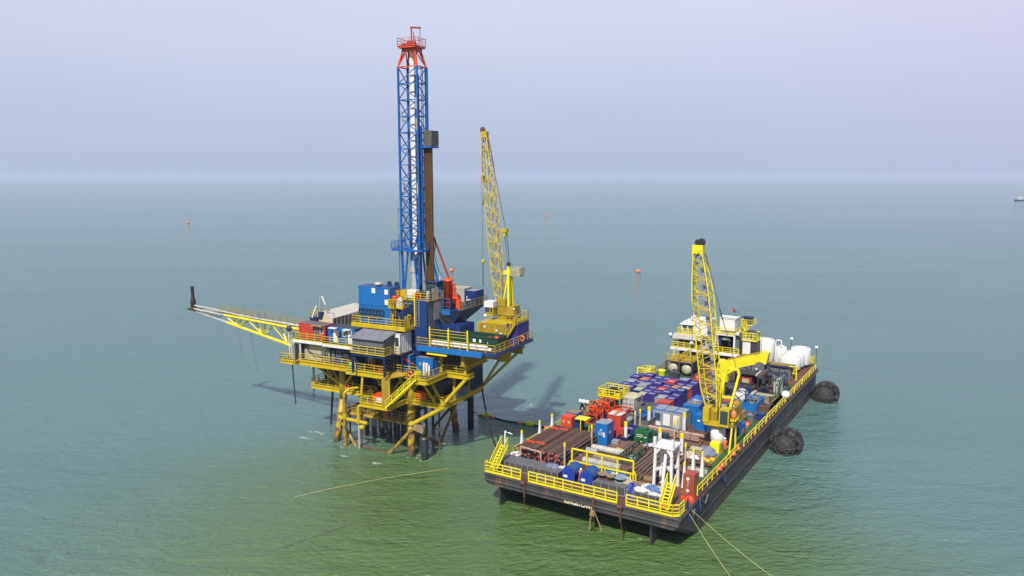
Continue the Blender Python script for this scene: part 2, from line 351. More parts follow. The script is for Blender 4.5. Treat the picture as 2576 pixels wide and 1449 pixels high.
def lattice_boom(p0, p1, w0, wm, w1, side, bays, rc=.07, rb=.04, tail=.12):
    """four-chord lattice: returns chord and lacing builders; width grows from w0 to wm and back to w1"""
    p0 = Vector(p0); p1 = Vector(p1); d = (p1-p0).normalized(); s = Vector(side); s = (s-d*s.dot(d)).normalized(); t = d.cross(s)
    ring = []
    for k in range(bays+1):
        f = k/bays; w = w0+(wm-w0)*min(1, f/tail) if f < tail else (wm if f < 1-tail*1.6 else wm+(w1-wm)*(f-(1-tail*1.6))/(tail*1.6))
        dep = w*.9; c = p0.lerp(p1, f); ring.append([c+s*w/2*a+t*dep/2*b for a, b in ((-1, -1), (1, -1), (1, 1), (-1, 1))])
    ch = [MB() for _ in range(4)]; lc = MB()
    for k in range(bays):
        for j in range(4):
            ch[j].tube(ring[k][j], ring[k+1][j], rc, 6)
            i = (j+1) % 4
            if k % 2: lc.tube(ring[k][j], ring[k+1][i], rb, 5)
            else: lc.tube(ring[k][i], ring[k+1][j], rb, 5)
            if k % 2 == 0: lc.tube(ring[k][j], ring[k][i], rb, 5)
    return ch, lc, ring
#==BODY==
# ================================================================== sea, haze
def sea_mat():
    m = bpy.data.materials.new('sea water'); m.use_nodes = True; t = m.node_tree; b = t.nodes['Principled BSDF']; L = t.links
    g = t.nodes.new('ShaderNodeNewGeometry')
    def noise(scale, rot, st, det=3, rough=.5, dist=0):
        mp_ = t.nodes.new('ShaderNodeMapping'); mp_.inputs['Rotation'].default_value = (0, 0, R(rot)); mp_.inputs['Scale'].default_value = st
        L.new(g.outputs['Position'], mp_.inputs[0]); n = t.nodes.new('ShaderNodeTexNoise'); n.inputs['Scale'].default_value = scale; n.inputs['Detail'].default_value = det
        n.inputs['Roughness'].default_value = rough; n.inputs['Distortion'].default_value = dist; L.new(mp_.outputs[0], n.inputs['Vector']); return n.outputs['Fac']
    b1 = noise(1.35, -24, (.7, 1.3, 1), 5, .6, .5); b2 = noise(.3, -14, (.5, 1.15, 1), 4, .55, .6); b3 = noise(.035, 8, (.35, 1, 1), 3); b4 = noise(.011, 4, (.16, 1, 1), 3)
    prev = None
    for src, dist, st in ((b4, 6, 1), (b3, 1.5, 1), (b2, .85, 1), (b1, .5, 1)):
        bp = t.nodes.new('ShaderNodeBump'); bp.inputs['Distance'].default_value = dist; bp.inputs['Strength'].default_value = st; L.new(src, bp.inputs['Height'])
        if prev: L.new(prev, bp.inputs['Normal'])
        prev = bp.outputs[0]
    L.new(prev, b.inputs['Normal'])
    c1 = noise(.012, 20, (.5, 1, 1), 4, .6, 1.2); r = t.nodes.new('ShaderNodeValToRGB'); L.new(c1, r.inputs[0])
    r.color_ramp.elements[0].position = .32; r.color_ramp.elements[1].position = .7
    r.color_ramp.elements[0].color = (.060, .126, .110, 1); r.color_ramp.elements[1].color = (.074, .142, .130, 1)
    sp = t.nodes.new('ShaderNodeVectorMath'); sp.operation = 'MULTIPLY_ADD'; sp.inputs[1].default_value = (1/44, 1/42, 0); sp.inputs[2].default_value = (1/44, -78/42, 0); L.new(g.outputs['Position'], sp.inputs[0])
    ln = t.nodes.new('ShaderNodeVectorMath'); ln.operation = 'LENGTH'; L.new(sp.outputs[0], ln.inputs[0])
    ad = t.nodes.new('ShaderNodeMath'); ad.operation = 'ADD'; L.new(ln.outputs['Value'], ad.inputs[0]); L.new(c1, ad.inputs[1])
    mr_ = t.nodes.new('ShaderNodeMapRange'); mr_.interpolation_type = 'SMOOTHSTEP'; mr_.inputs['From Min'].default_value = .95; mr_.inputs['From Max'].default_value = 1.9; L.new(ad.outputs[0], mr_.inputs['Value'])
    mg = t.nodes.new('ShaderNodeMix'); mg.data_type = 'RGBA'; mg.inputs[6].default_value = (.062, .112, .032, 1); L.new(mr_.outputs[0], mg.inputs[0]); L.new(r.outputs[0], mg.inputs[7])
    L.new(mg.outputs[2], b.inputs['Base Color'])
    c2 = noise(.006, 8, (.18, 1.2, 1), 4, .6, .6); r2 = t.nodes.new('ShaderNodeMapRange'); r2.inputs['To Min'].default_value = .06; r2.inputs['To Max'].default_value = .16; L.new(c2, r2.inputs['Value']); L.new(r2.outputs[0], b.inputs['Roughness'])
    b.inputs['IOR'].default_value = 1.5; return m
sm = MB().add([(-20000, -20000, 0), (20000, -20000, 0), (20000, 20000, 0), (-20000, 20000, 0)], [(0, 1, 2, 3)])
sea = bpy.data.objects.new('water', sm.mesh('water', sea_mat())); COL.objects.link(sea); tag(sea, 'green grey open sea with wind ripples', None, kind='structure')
hz = bpy.data.materials.new('haze'); hz.use_nodes = True; ht = hz.node_tree; ht.nodes.clear(); ho = ht.nodes.new('ShaderNodeOutputMaterial'); hv = ht.nodes.new('ShaderNodeVolumePrincipled')
hv.inputs['Color'].default_value = (.62, .72, .88, 1); hv.inputs['Density'].default_value = .00013; hv.inputs['Anisotropy'].default_value = 0
ht.links.new(hv.outputs[0], ho.inputs['Volume'])
ho_ = bpy.data.objects.new('haze', MB().box(-20500, -20500, -1, 20500, 20500, 72).mesh('haze', hz)); COL.objects.link(ho_); tag(ho_, 'thin pale sea haze over the water', None, kind='stuff')
def foam(F, u, v, seed, n=10, sx_=1.2):
    rnd = random.Random(seed); b = MB()
    for k in range(n*3):
        cx, cy = rnd.gauss(0, sx_*.7), rnd.gauss(0, .22*sx_); r = rnd.uniform(.03, .16); m_ = 9
        pts = [(cx+r*rnd.uniform(1, 2.6)*math.cos(6.283*i/m_), cy+r*rnd.uniform(.4, .9)*math.sin(6.283*i/m_)) for i in range(m_)]
        b.add([(x, y, .02+.003*k) for x, y in pts], [tuple(range(m_))])
    return b
FOAM = mat('sea foam', (.42, .50, .47), .6, grime=.3)
for i, (u, v, s_, lab) in enumerate(((-5.3, -1.2, 1.0, 'white foam streak left of the rig leg'), (-5.0, 1.5, .9, 'thin foam curl behind the foam streak'), (5.2, -4.6, .35, 'small foam fleck in front of the rusty waterline brace'), (10.7, -4.7, .5, 'foam fleck in front of the right front rig leg'))):
    o = bpy.data.objects.new('foam', foam(RIG, u, v, i+3, 12, s_).mesh('foam', FOAM)); COL.objects.link(o); o.location = wpt(RIG, u, v, 0); o.rotation_euler = (0, 0, -R(20)); tag(o, lab, None, kind='stuff')
for i, (u, v) in enumerate(((.0, -.1), (13.9, -.1), (13.9, 12.3), (2.4, -.9), (15.8, -.2), (14.9, 14.2))):
    rnd = random.Random(90+i); b = MB()
    for k in range(16):
        a = rnd.uniform(0, 6.28); q = rnd.uniform(.62, 1.0); s_ = rnd.uniform(.04, .13); m_ = 7
        b.add([(q*math.cos(a)+s_*rnd.uniform(.6, 1.8)*math.cos(6.283*j/m_), q*math.sin(a)+s_*rnd.uniform(.4, 1)*math.sin(6.283*j/m_), .02+.003*k) for j in range(m_)], [tuple(range(m_))])
    o = bpy.data.objects.new('foam', b.mesh('foam', FOAM)); COL.objects.link(o); o.location = wpt(RIG, u, v, 0); tag(o, ['thin foam flecks around the left front leg', 'thin foam flecks around the right front leg', 'thin foam flecks around the right back leg', 'thin foam flecks around the leftmost riser pipe', 'thin foam flecks around the ragged topped pile', 'thin foam flecks around the black fender pile'][i], None, kind='stuff')
# ================================================================== OIL PLATFORM
P = T('oil_platform', 'yellow steel offshore platform on four battered legs with two open decks', 'oil platform', RIG)
Z1, Z2, ZP = 8.0, 12.3, 16.2
bases = [(0, 0), (13.8, 0), (13.8, 12.2), (0, 12.2)]; tops = [(.8, .8), (13, .8), (13, 11.4), (.8, 11.4)]
for (a, b_), (c, d) in zip(bases, tops):
    g = MB(); g.tube((a-.25, b_-.25 if b_ < 5 else b_+.25, -2), (c, d, 6.5), .52, 14, .54); g.tube((c, d, 6.4), (c, d, Z2-.2), .54, 14)
    g.tube((a+(c-a)*.69, b_+(d-b_)*.69, 4.3), (a+(c-a)*.76, b_+(d-b_)*.76, 4.8), .64, 14); part(P, 'leg', g, LEG, smooth=True)
def deckplate(poly, z, name, m, edge=.45, rails=None, sp=1.5, em=YEL, lab=None):
    part(P, name, MB().prism(poly, z-.12, z), m, lab)
    e = MB(); n = len(poly)
    for i in range(n):
        a = Vector((*poly[i], 0)); b2 = Vector((*poly[(i+1) % n], 0)); d = (b2-a).normalized(); nr = Vector((d.y, -d.x, 0))*.06
        for p, q in ((a, b2),):
            e.add([p+nr+Vector((0, 0, z-edge)), q+nr+Vector((0, 0, z-edge)), q+nr+Vector((0, 0, z+.1)), p+nr+Vector((0, 0, z+.1)), p-nr+Vector((0, 0, z-edge)), q-nr+Vector((0, 0, z-edge)), q-nr+Vector((0, 0, z+.1)), p-nr+Vector((0, 0, z+.1))],
                  [(0, 1, 2, 3), (7, 6, 5, 4), (3, 2, 6, 7), (4, 5, 1, 0), (0, 3, 7, 4), (1, 5, 6, 2)])
            e.bar(p+nr*2.4+Vector((0, 0, z-edge)), q+nr*2.4+Vector((0, 0, z-edge)), .14); e.bar(p+nr*2.4+Vector((0, 0, z+.04)), q+nr*2.4+Vector((0, 0, z+.04)), .12)
    part(P, 'edge_beam', e, em)
    for r_ in rails or []: part(P, 'railing', MB().rail([(x, y, z) for x, y in r_], sp=sp), YRL if em is YEL else em)
main = [(-5, -2), (4.7, -2), (4.7, -3), (11.2, -3), (11.2, -1.2), (15.5, -1.2), (15.5, -3), (18.2, -3), (18.2, 2), (21.6, 2), (21.6, 3.6), (18.8, 3.6), (18.8, 12.5), (-5, 12.5)]
deckplate(main, Z2, 'main_deck', DECKG, .55, [[(-5, 12.5), (-5, .3)], [(-4.9, -2), (4.7, -2)], [(4.7, -2), (4.7, -3), (11.2, -3), (11.2, -1.2)], [(11.6, -1.2), (15.5, -1.2)], [(15.6, -3), (18.2, -3), (18.2, 2), (21.4, 2)]])
deckplate([(-7.6, -2.9), (-5.05, -2.9), (-5.05, .3), (-7.6, .3)], Z2-.004, 'side_landing', DECKG, .35, [[(-5.05, -2.9), (-7.6, -2.9), (-7.6, .3), (-5.05, .3)]])
cell = [(-5, .6), (7.4, .6), (7.4, -3.5), (12.2, -3.5), (12.2, .6), (18.6, .6), (18.6, 11.6), (-5, 11.6)]
deckplate(cell, Z1, 'cellar_deck', DECKG, .5, [[(-5, 11.6), (-5, .6), (7.4, .6)], [(7.4, .6), (7.4, -3.5), (11.2, -3.5)], [(12.2, .6), (18.6, .6), (18.6, 11.6)]])
# deck beams below the main deck
g = MB()
for u in (-4, -1.6, 3.2, 5.6, 8, 10.4, 15.4, 17.8): g.bar((u, -1.0 if u < 11 else .9, Z2-.4), (u, 12.2, Z2-.4), .32)
for v in (3.4, 6, 8.6): g.bar((-4.8, v, Z2-.45), (18.6, v, Z2-.45), .36)
for u in (-3, 3.2, 5.6, 8, 10.4, 15.4): g.bar((u, .9, Z1-.35), (u, 11.4, Z1-.35), .28)
part(P, 'deck_beam', g, YOL)
# vertical and diagonal members between the decks: one part each
def mem(name, a, b2, w=.3, m=YEL, n=8): return part(P, name, MB().tube(a, b2, w/2, n), m)
for v in (.7,):
    for u, k in ((-5, -1.8), (8, 9.2), (15.4, 16.3)): pass
for a, b2, w in [((-4.7, .7, Z1), (-4.7, .7, Z2), .32), ((.8, .8, Z1+.4), (-3.2, -.9, Z2-.5), .42), ((.8, .8, Z1+.1), (-1.8, .7, Z2-.4), .3), ((.9, .8, Z1+.4), (3.9, .7, Z2-.4), .36),
                 ((7.4, -3.4, Z1), (7.4, -2.8, Z2-.4), .34), ((9.2, .7, Z1), (6.0, .7, Z2-.4), .4), ((9.3, .7, Z1), (9.3, .7, Z2-.4), .42), ((9.4, .7, Z1), (12.2, .7, Z2-.4), .36),
                 ((13.0, .7, 9.2), (10.4, .7, Z2-.4), .3), ((13.1, .7, 9.2), (15.6, .7, Z2-.4), .32), ((12.3, -1.1, Z2-.4), (12.3, .7, Z1), .26), ((18.4, .8, Z1), (15.7, .8, Z2-.4), .38), ((17.2, .7, Z1), (17.2, -2.6, Z2-.4), .34),
                 ((18.4, .8, Z1+.1), (21.4, 2.2, Z2-.5), .55), ((18.5, 3.5, Z1), (18.5, 3.5, Z2-.4), .4), ((18.5, 7.6, Z1), (18.5, 7.6, Z2-.4), .34), ((18.5, 11.4, Z1), (18.5, 11.4, Z2-.4), .4), ((18.6, 11.5, Z1), (22.5, 13.6, 15.2), .42),
                 ((-4.8, 11.4, Z1), (-4.8, 11.4, Z2-.4), .3), ((.8, 11.4, Z1+.3), (-3.4, 12.1, Z2-.4), .36)]:
    mem('brace', a, b2, w)
# cantilever beams that carry the pipe deck
for u, v0, v1, z in ((21.4, 1.0, 14.2, 14.6), (17.2, 1.4, 12.2, 14.6)):
    part(P, 'cantilever_beam', MB().box(u-.25, v0, z-.8, u+.25, v1, z+.6).box(u-.4, v0-.003, z-.9, u+.4, v1+.003, z-.75).box(u-.4, v0-.003, z+.55, u+.4, v1+.003, z+.65), YOL)
part(P, 'cantilever_beam', MB().box(21.7, 9.5, 14.2, 26.2, 9.8, 15.2), YOL); part(P, 'cantilever_beam', MB().box(21.7, 4.4, 14.3, 25.6, 4.7, 15.2), YOL)
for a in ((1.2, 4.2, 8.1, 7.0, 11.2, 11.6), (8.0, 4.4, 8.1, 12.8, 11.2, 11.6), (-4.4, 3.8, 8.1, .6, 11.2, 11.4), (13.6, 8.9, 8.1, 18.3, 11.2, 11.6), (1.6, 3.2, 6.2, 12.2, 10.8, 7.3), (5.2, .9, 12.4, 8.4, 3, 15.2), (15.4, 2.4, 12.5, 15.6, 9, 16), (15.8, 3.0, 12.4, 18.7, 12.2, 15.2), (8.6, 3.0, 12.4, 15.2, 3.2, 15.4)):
    part(P, 'shade_infill_wall', MB().box(*a), GRD)  # equipment walls, extended as dark boxes to deepen shade between and under decks
for u, v in ((21.3, 1.9), (18.4, 10.8), (17.4, 1.9)): mem('column', (u, v, Z2), (u, v, 15.2), .5)
mem('brace', (18.6, 11.4, 8), (25.8, 11, 15), .4)
# jacket: walkway, horizontals, braces
wz = 4.6
part(P, 'walkway', MB().prism([(1, .4), (12.8, .4), (12.8, 1.7), (1, 1.7)], wz+.25, wz+.33).rail([(1.3, .4, wz+.3), (12.6, .4, wz+.3)], sp=1.4, toe=False), YOL)
for a, b2, w, m in [((.4, .25, wz), (13.4, .25, wz), .5, YRU), ((13.4, .25, wz), (13.4, 11.8, wz), .45, YRU), ((.5, 11.8, wz), (13.4, 11.8, wz), .45, YRU), ((.5, .4, wz), (.5, 11.8, wz), .45, YRU),
                    ((13.6, -.1, 4.7), (18.4, .8, 7.6), .6, YEL), ((13.7, -.1, 4.0), (9.7, -.5, -.3), .5, YRU), ((.2, 0, 4.3), (4.0, -.3, -.3), .45, YRU), ((13.7, 0, 4), (13.6, 7, -.3), .42, YRU), ((13.7, 11.9, 4.6), (13.8, 7, -.3), .42, YRU),
                    ((.3, 12, 4.3), (6, 12.2, -.3), .42, YRU), ((13.4, 11.8, 4.6), (9, 12.2, -.3), .42, YRU), ((13.1, 11.3, 4.6), (18.4, 11.4, 7.6), .5, YOL), ((4.3, -.2, .15), (9.9, -.5, -.1), .42, BRS), ((.9, 11.4, 8), (13, 11.4, 4.8), .35, YOL)]:
    mem('brace', a, b2, w, m, 10)
for u, v in [(1.6+1.45*i, 5.2+1.7*j) for i in range(6) for j in range(3)]:
    part(P, 'conductor_pipe', MB().tube((u, v, -1), (u, v, Z1-.3), .33, 10), PILE)
part(P, 'conductor_guide', MB().box(1, 4.6, 3.9, 9.6, 9.3, 4.15).box(1, 4.5, 6.6, 9.6, 4.7, 7.0).box(9.4, 1, 6.4, 9.7, 9, 7), GRD)
for u, v, z1, r, m in [(2.4, -.9, 7.5, .28, YRU), (4.85, -.8, 4.2, .15, WHD), (2.1, .6, 5, .12, BRS), (4.4, .4, 6, .12, BRS), (14.2, 4.5, 7.6, .2, HULLD), (15.6, 4.0, 7.6, .13, BRS), (11.9, 3.6, 7.6, .3, PILE), (12.9, 4.6, 7.6, .25, PILE), (10.6, 3.2, 7.6, .25, PILE)]:
    part(P, 'riser_pipe', MB().tube((u, v, -1), (u, v, z1), r, 10), m)
part(P, 'riser_pipe', MB().path([(4.85, -.8, 4.1), (4.85, -.8, 6.2), (5.6, -.4, 7), (5.9, .8, 7.6)], .22, 10).tube((4.85, -.8, 3.8), (4.85, -.8, 4.6), .34, 10), YEL)
part(P, 'riser_pipe', MB().path([(2.4, -.9, 4), (2.4, -.9, 8.0), (3.0, -.4, 8.6), (4.2, .8, 8.7)], .2, 10).tube((2.4, -.9, 4.2), (2.4, -.9, 4.9), .38, 10).tube((1.2, -.7, 4.1), (6.5, -.9, 4.0), .26, 10), YEL)
part(P, 'valve', MB().lathe([(.1, -.4), (.35, -.3), (.35, .3), (.1, .4)], (5.6, -.95, 3.3), 10, 'x'), YEL)
part(P, 'ladder', MB().ladder((1.4, -.1, -.3), (1.4, .1, 4.6), (1, 0, 0)), BRS)
# stair with its yellow wind panel between the decks
part(P, 'stair', MB().stair((12.1, -4.0, Z1), (16.8, -3.4, Z2+.1), 1.0, (0, 1, 0)), YLG)
part(P, 'wind_panel', MB().box(11.2, -3.6, Z1+.2, 12.6, -3.5, 12.0).add([(11.2, -3.6, 12.0), (12.6, -3.6, 12.0), (13.8, -1.4, 12.1), (12.4, -1.4, 12.6)], [(0, 1, 2, 3)]), YOL)
part(P, 'sign_board', MB().box(15.2, -3.2, 12.4, 16.2, -3.1, 13.6), BRS)
part(P, 'cladding_panel', MB().corr((18.75, 7.6), (18.75, 11.2), Z1+.4, 12, .05).box(18.62, 7.6, Z1+.4, 18.68, 11.2, 12), BLD)
part(P, 'cladding_panel', MB().box(18.75, 3.6, 8.0, 18.8, 6.8, 9.4), GRY)
# clutter of pipework on the cellar deck, each run a part
rnd = random.Random(3)
for k in range(46):
    u = rnd.uniform(-4.3, 17.5); v = rnd.uniform(1.2, 3.6); z = Z1+rnd.uniform(.3, 3.3); r = rnd.uniform(.07, .2); ax = rnd.choice('uvz'); Lh = rnd.uniform(1.5, 4)
    q = (min(u+Lh, 18), v, z) if ax == 'u' else ((u, v+Lh, z) if ax == 'v' else (u, v, min(z+Lh, 11.6)))
    part(P, 'pipe_run', MB().path([(u, v, z), q, (q[0], q[1], Z1)], r, 8), rnd.choice([YEL, YOL, BRS, GRD, GRL, BLM, YEL]))
# main deck clutter (valves and pipes in the shade of the upper storeys)
for k in range(20):
    u = rnd.uniform(5, 12.5); v = rnd.uniform(-.6, 3); r = rnd.uniform(.06, .16)
    part(P, 'pipe_run', MB().path([(u, v, Z2), (u, v, Z2+rnd.uniform(.8, 2.4)), (u+rnd.uniform(-1.5, 1.5), v+1, Z2+rnd.uniform(.8, 2.4))], r, 7), rnd.choice([YEL, ORG, BRS, GRD, BLM, GRB]))
# second storey walkway on white edge beams
for u0, u1, z, v0 in ((-6.2, -.7, 15.3, -1.7), (-.6, 5.2, 15.2, -1.7)):
    part(P, 'upper_walkway', MB().box(u0, v0, z-.08, u1, 9.5, z), DECKG); part(P, 'edge_beam', MB().box(u0, v0-.1, z-.35, u1, v0-.003, z+.04), WHT)
    part(P, 'railing', MB().rail([(u0, v0+9 if u0 < -3 else v0, z), (u0, v0, z), (u1, v0, z)], sp=1.5), YRL)
    for u in (u0+.15, u1-.15): mem('column', (u, v0+.1, Z2), (u, v0+.1, z-.1), .22, GRY)
part(P, 'railing', MB().rail([(-6.2, 9.4, 15.3), (-1.5, 9.4, 15.3)], sp=1.5), YRL)
# lifebuoys on the rails
for i, (F_, u, v, z, lab) in enumerate(((RIG, 1.9, .5, Z1+.5, 'orange lifebuoy on the cellar deck rail beside the left front leg'), (RIG, 9.0, .3, wz+.6, 'orange lifebuoy on the low walkway between the front legs'), (RIG, 15.7, -3.1, Z2+.6, 'orange lifebuoy on the stair head rail of the main deck'), (RIG, 27.0, 8.0, ZP+.6, 'orange lifebuoy on the far right rail of the pipe deck'))):
    b = MB(); 
    for k in range(14):
        a0, a1 = 6.2832*k/14, 6.2832*(k+1)/14; b.tube((.32*math.cos(a0), 0, .32*math.sin(a0)), (.32*math.cos(a1), 0, .32*math.sin(a1)), .08, 6)
    solo('lifebuoy', lab, 'lifebuoy', F_, (u, v-.12, z+.1), b, ORBUOY, group='orange lifebuoys on the platform rails')
# ---- pipe deck
D = T('pipe_deck', 'cantilevered blue edged pipe deck with yellow rails on the right of the platform', 'pipe deck', RIG)
part(D, 'deck_plate', MB().box(14.6, .2, ZP-.15, 26.9, 11.4, ZP), BRS)
part(D, 'edge_beam', MB().box(14.6, .05, ZP-.75, 24.9, .19, ZP+.02), BLC)
part(D, 'edge_beam', MB().box(24.9, .06, ZP-.35, 26.9, .18, ZP+.02), BLM); part(D, 'edge_beam', MB().box(26.91, .2, ZP-.4, 27.05, 11.4, ZP+.02), BLM); part(D, 'edge_beam', MB().box(14.45, .2, ZP-.7, 14.59, 4, ZP+.02), BLM)
part(D, 'rub_rail', MB().box(16.4, -.2, ZP-1.05, 19.6, .0, ZP-.85), YLG)
for r_ in ([(14.6, 2.4), (14.6, .2), (16.3, .2)], [(16.3, .2), (20.3, .2)], [(20.3, .2), (24, .2)], [(24, .2), (26.9, .2), (26.9, 4)], [(26.9, 4), (26.9, 11.4)], [(26.9, 11.4), (21, 11.4)]):
    part(D, 'railing', MB().rail([(x, y, ZP) for x, y in r_], sp=1.35, t=.062, toe=False), YRL)
for u in (16.6, 19.6, 22.6): part(D, 'stanchion', MB().tube((u, .35, ZP-.3), (u, .35, ZP+2.5), .11, 8).tube((u, .35, ZP+2.5), (u, .35, ZP+2.8), .11, 8, .02), YLG)
part(D, 'guard_rail', MB().rail([(16.6, .35, ZP+1.2), (22.6, .35, ZP+1.2)], h=1.2, sp=3, toe=False), YRL)
for u in (15.6, 18.5, 22, 25.6): part(D, 'support_beam', MB().bar((u, .5, ZP-.45), (u, 11.2, ZP-.45), .5), BLM if u < 17 else YOL)
# green pipe bin, pipes in front of it
G = T('pipe_bin', 'long dark green steel trough standing on the pipe deck', 'trough', RIG, (16.6, 2.6, ZP))
for a in ((0, 0, 0, 9.4, .1, 1.45), (0, 2.5, 0, 9.4, 2.6, 1.45), (0, .1, 0, .1, 2.5, 1.45), (9.3, .1, 0, 9.4, 2.5, 1.45), (.1, .1, 0, 9.3, 2.5, .1)): part(G, 'side_panel', MB().box(*a), GRN)
g = MB()
for k in range(11): g.box(.05+.92*k, -.09, 0, .13+.92*k, -.003, 1.45)
g.box(-.05, -.12, 1.45, 9.45, .12, 1.57).box(-.05, 2.48, 1.45, 9.45, 2.72, 1.57).box(-.05, .12, 1.45, .12, 2.48, 1.57).box(9.28, .12, 1.45, 9.45, 2.48, 1.57); part(G, 'rib', g, GRN)
for x, w in ((5.6, .45), (6.6, .32), (7.8, .16)): part(G, 'notice', MB().box(x, -.14, .75, x+w, -.125, 1.2 if w > .2 else .9), WHT)
part(G, 'notice', MB().box(8.4, -.14, .8, 8.55, -.125, .95), GRB)
for k in range(5):
    solo('white_pipe', 'long white coated pipe lying in front of the green trough', 'pipe', RIG, (16.3+.1*k, .8+.36*(k % 3), ZP+.25+(.32 if k > 2 else 0)), MB().tube((0, 0, 0), (9.7-.3*k, 0, 0), .17, 8), WHT, group='white pipes in front of the green trough')
for k, (u, v, m, lab) in enumerate(((21.2, 5.6, ORG, 'orange drum behind the green trough, leftmost of the row'), (22.6, 5.7, ORG, 'orange drum in the middle of the row behind the green trough'), (24.6, 5.2, ORG, 'tall orange drum at the right end of the green trough'), (25.4, 6.2, BRS, 'rusty drum beside the purple crane house'), (23.6, 6.4, GRD, 'dark drum behind the orange drums'), (20.3, 5.7, GRY, 'grey drum left of the orange drums'))):
    solo('drum', lab, 'drum', RIG, (u, v-.3, ZP), MB().lathe([(.28, 0), (.3, .02), (.3, .3), (.32, .33), (.3, .36), (.3, .6), (.32, .63), (.3, .66), (.3, .95), (.28, 1.0 if k != 2 else 1.3)], n=14), m, group='drums on the pipe deck', smooth=True)
t = T('hose_bundle', 'heap of brown hoses in front of the yellow container', 'hoses', RIG, (21.4, 5.2, ZP))
for k in range(6):
    b = MB(); r0 = .35+.06*k
    for j in range(12): b.tube((r0*math.cos(j*.5236)+k*.5, .15*math.sin(k), r0*math.sin(j*.5236)+.5), (r0*math.cos(j*.5236+.5236)+k*.5, .15*math.sin(k), r0*math.sin(j*.5236+.5236)+.5), .06, 6)
    part(t, 'coil', b, [BRS, ORG, GRD][k % 3])
t = T('compressed_gas_cylinder', 'blue cylinder lying with an orange and white end cap behind the trough', 'cylinder', RIG, (17.6, 6.0, ZP+.4)); part(t, 'shell', MB().lathe([(.2, 0), (.3, .15), (.3, 2.4), (.2, 2.6)], n=12, axis='x'), PUR, smooth=True); part(t, 'end_cap', MB().lathe([(.31, 2.5), (.33, 2.6), (.3, 2.9), (.05, 3)], n=12, axis='x'), ORBUOY)
part(t, 'cradle', MB().box(.3, -.35, -.4, .5, .35, -.2).box(2, -.35, -.4, 2.2, .35, -.2), YEL)
# containers on the pipe deck
c = container('generator_container', 'ochre yellow container with dark louvres below the platform crane', RIG, (20.4, 7.0, ZP), 4.6, 2.4, 2.6, YOL, roof=CRM, frame=YEL)
for x in (.5, 1.2, 1.9): part(c, 'louvre', MB().box(x, -.07, .3, x+.55, -.02, 1.2), GRD)
for x, z in ((1.0, 1.9), (3.6, 1.1), (2.9, 1.5)): part(c, 'notice', MB().box(x, -.08, z, x+.35, -.06, z+.28), WHT)
c = container('crane_house', 'purple blue steel house under the right side of the crane', RIG, (25.05, 7.0, ZP), 1.7, 3.6, 2.75, PUR)
# ---- rig crane
K = T('platform_crane', 'tall yellow lattice boom crane on the right of the drilling platform', 'crane', RIG, (23.4, 8.2, 19.0))
part(K, 'pedestal', MB().tube((0, 1.2, -6), (0, 1.2, .1), 1.0, 18), YEL, smooth=True)
part(K, 'platform', MB().box(-1.8, -.9, 0, 3.0, 3.0, .12).box(-1.8, -.98, -.2, 3.0, -.9, .14).box(3.0, -.98, -.2, 3.08, 3, .14), YEL)
part(K, 'railing', MB().rail([(-1.7, -.85, .12), (-.9, -.85, .12)], sp=1), YEL); part(K, 'railing', MB().rail([(.9, -.85, .12), (2.95, -.85, .12), (2.95, 2.95, .12), (-1.7, 2.95, .12)], sp=1.2), YEL)
part(K, 'stair', MB().stair((1.4, -1.7, -2.7), (3.2, -1.7, .1), .7, (0, 1, 0)), YEL)
part(K, 'slew_ring', MB().tube((0, 1.2, .12), (0, 1.2, .55), 1.05, 20).tube((0, 1.2, .55), (0, 1.2, .8), .9, 20), YOL)
part(K, 'machinery_house', MB().box(-.6, .2, .8, 1.9, 2.4, 2.1).box(-.5, .1, 2.1, .8, 1.6, 3.1).box(.9, .0, .85, 2.2, .19, 1.8), YOL)
cb = part(K, 'cab', MB().add([(-1.9, -.8, .9), (-.75, -.8, .7), (-.75, .5, .7), (-1.9, .5, .9), (-2.1, -.85, 2.75), (-.7, -.85, 2.75), (-.7, .55, 2.75), (-2.1, .55, 2.75)], [(0, 3, 2, 1), (0, 1, 5, 4), (1, 2, 6, 5), (2, 3, 7, 6), (3, 0, 4, 7), (4, 5, 6, 7)]), YEL)
part(cb, 'cab_window', MB().add([(-1.93, -.84, 1.15), (-1.3, -.84, 1.1), (-1.25, -.87, 1.9), (-2.0, -.87, 1.9)], [(0, 1, 2, 3)]).add([(-1.97, -.7, 1.1), (-2.04, -.7, 1.9), (-2.04, .4, 1.9), (-1.97, .4, 1.1)], [(0, 1, 2, 3)]).add([(-1.15, -.83, 1.05), (-.85, -.83, 1.05), (-.82, -.87, 1.9), (-1.15, -.87, 1.9)], [(0, 1, 2, 3)]), GLS)
part(cb, 'cab_roof_panel', MB().box(-2.15, -.92, 1.98, -.65, .6, 2.8), WHT)
for s in (-1, 1): part(K, 'mast_leg', MB().bar((1.1, 1.2+s*.7, .8), (.9, 1.2+s*.35, 7.0), .34).bar((.1, 1.2+s*.7, 2.0), (.8, 1.2+s*.35, 6.4), .2), YLG)
part(K, 'mast_head', MB().box(.1, .7, 6.6, 1.5, 1.7, 7.1).bar((.7, 1.2, 7), (.7, 1.2, 7.8), .3), YLG)
part(K, 'mast_basket', MB().box(1.3, .6, 6.4, 2.8, 1.9, 6.5).rail([(1.3, .6, 6.5), (2.8, .6, 6.5), (2.8, 1.9, 6.5), (1.3, 1.9, 6.5)], sp=.5, h=1.1, mid=4), CRM)
part(K, 'sheave', MB().lathe([(.3, -.15), (.36, 0), (.3, .15)], (.7, 1.2, 8), 12, 'y'), GRD)
bf = Vector((-.5, .9, 2.8)); bt = Vector((-2.9, .9, 26.0))
ch, lc, ring = lattice_boom(bf, bt, .9, 1.35, .75, (1, .05, 0), 22, .085, .052, .12); [part(K, 'boom_chord', q_, YRL) for q_ in ch]; part(K, 'boom_lacing', lc, YRL)
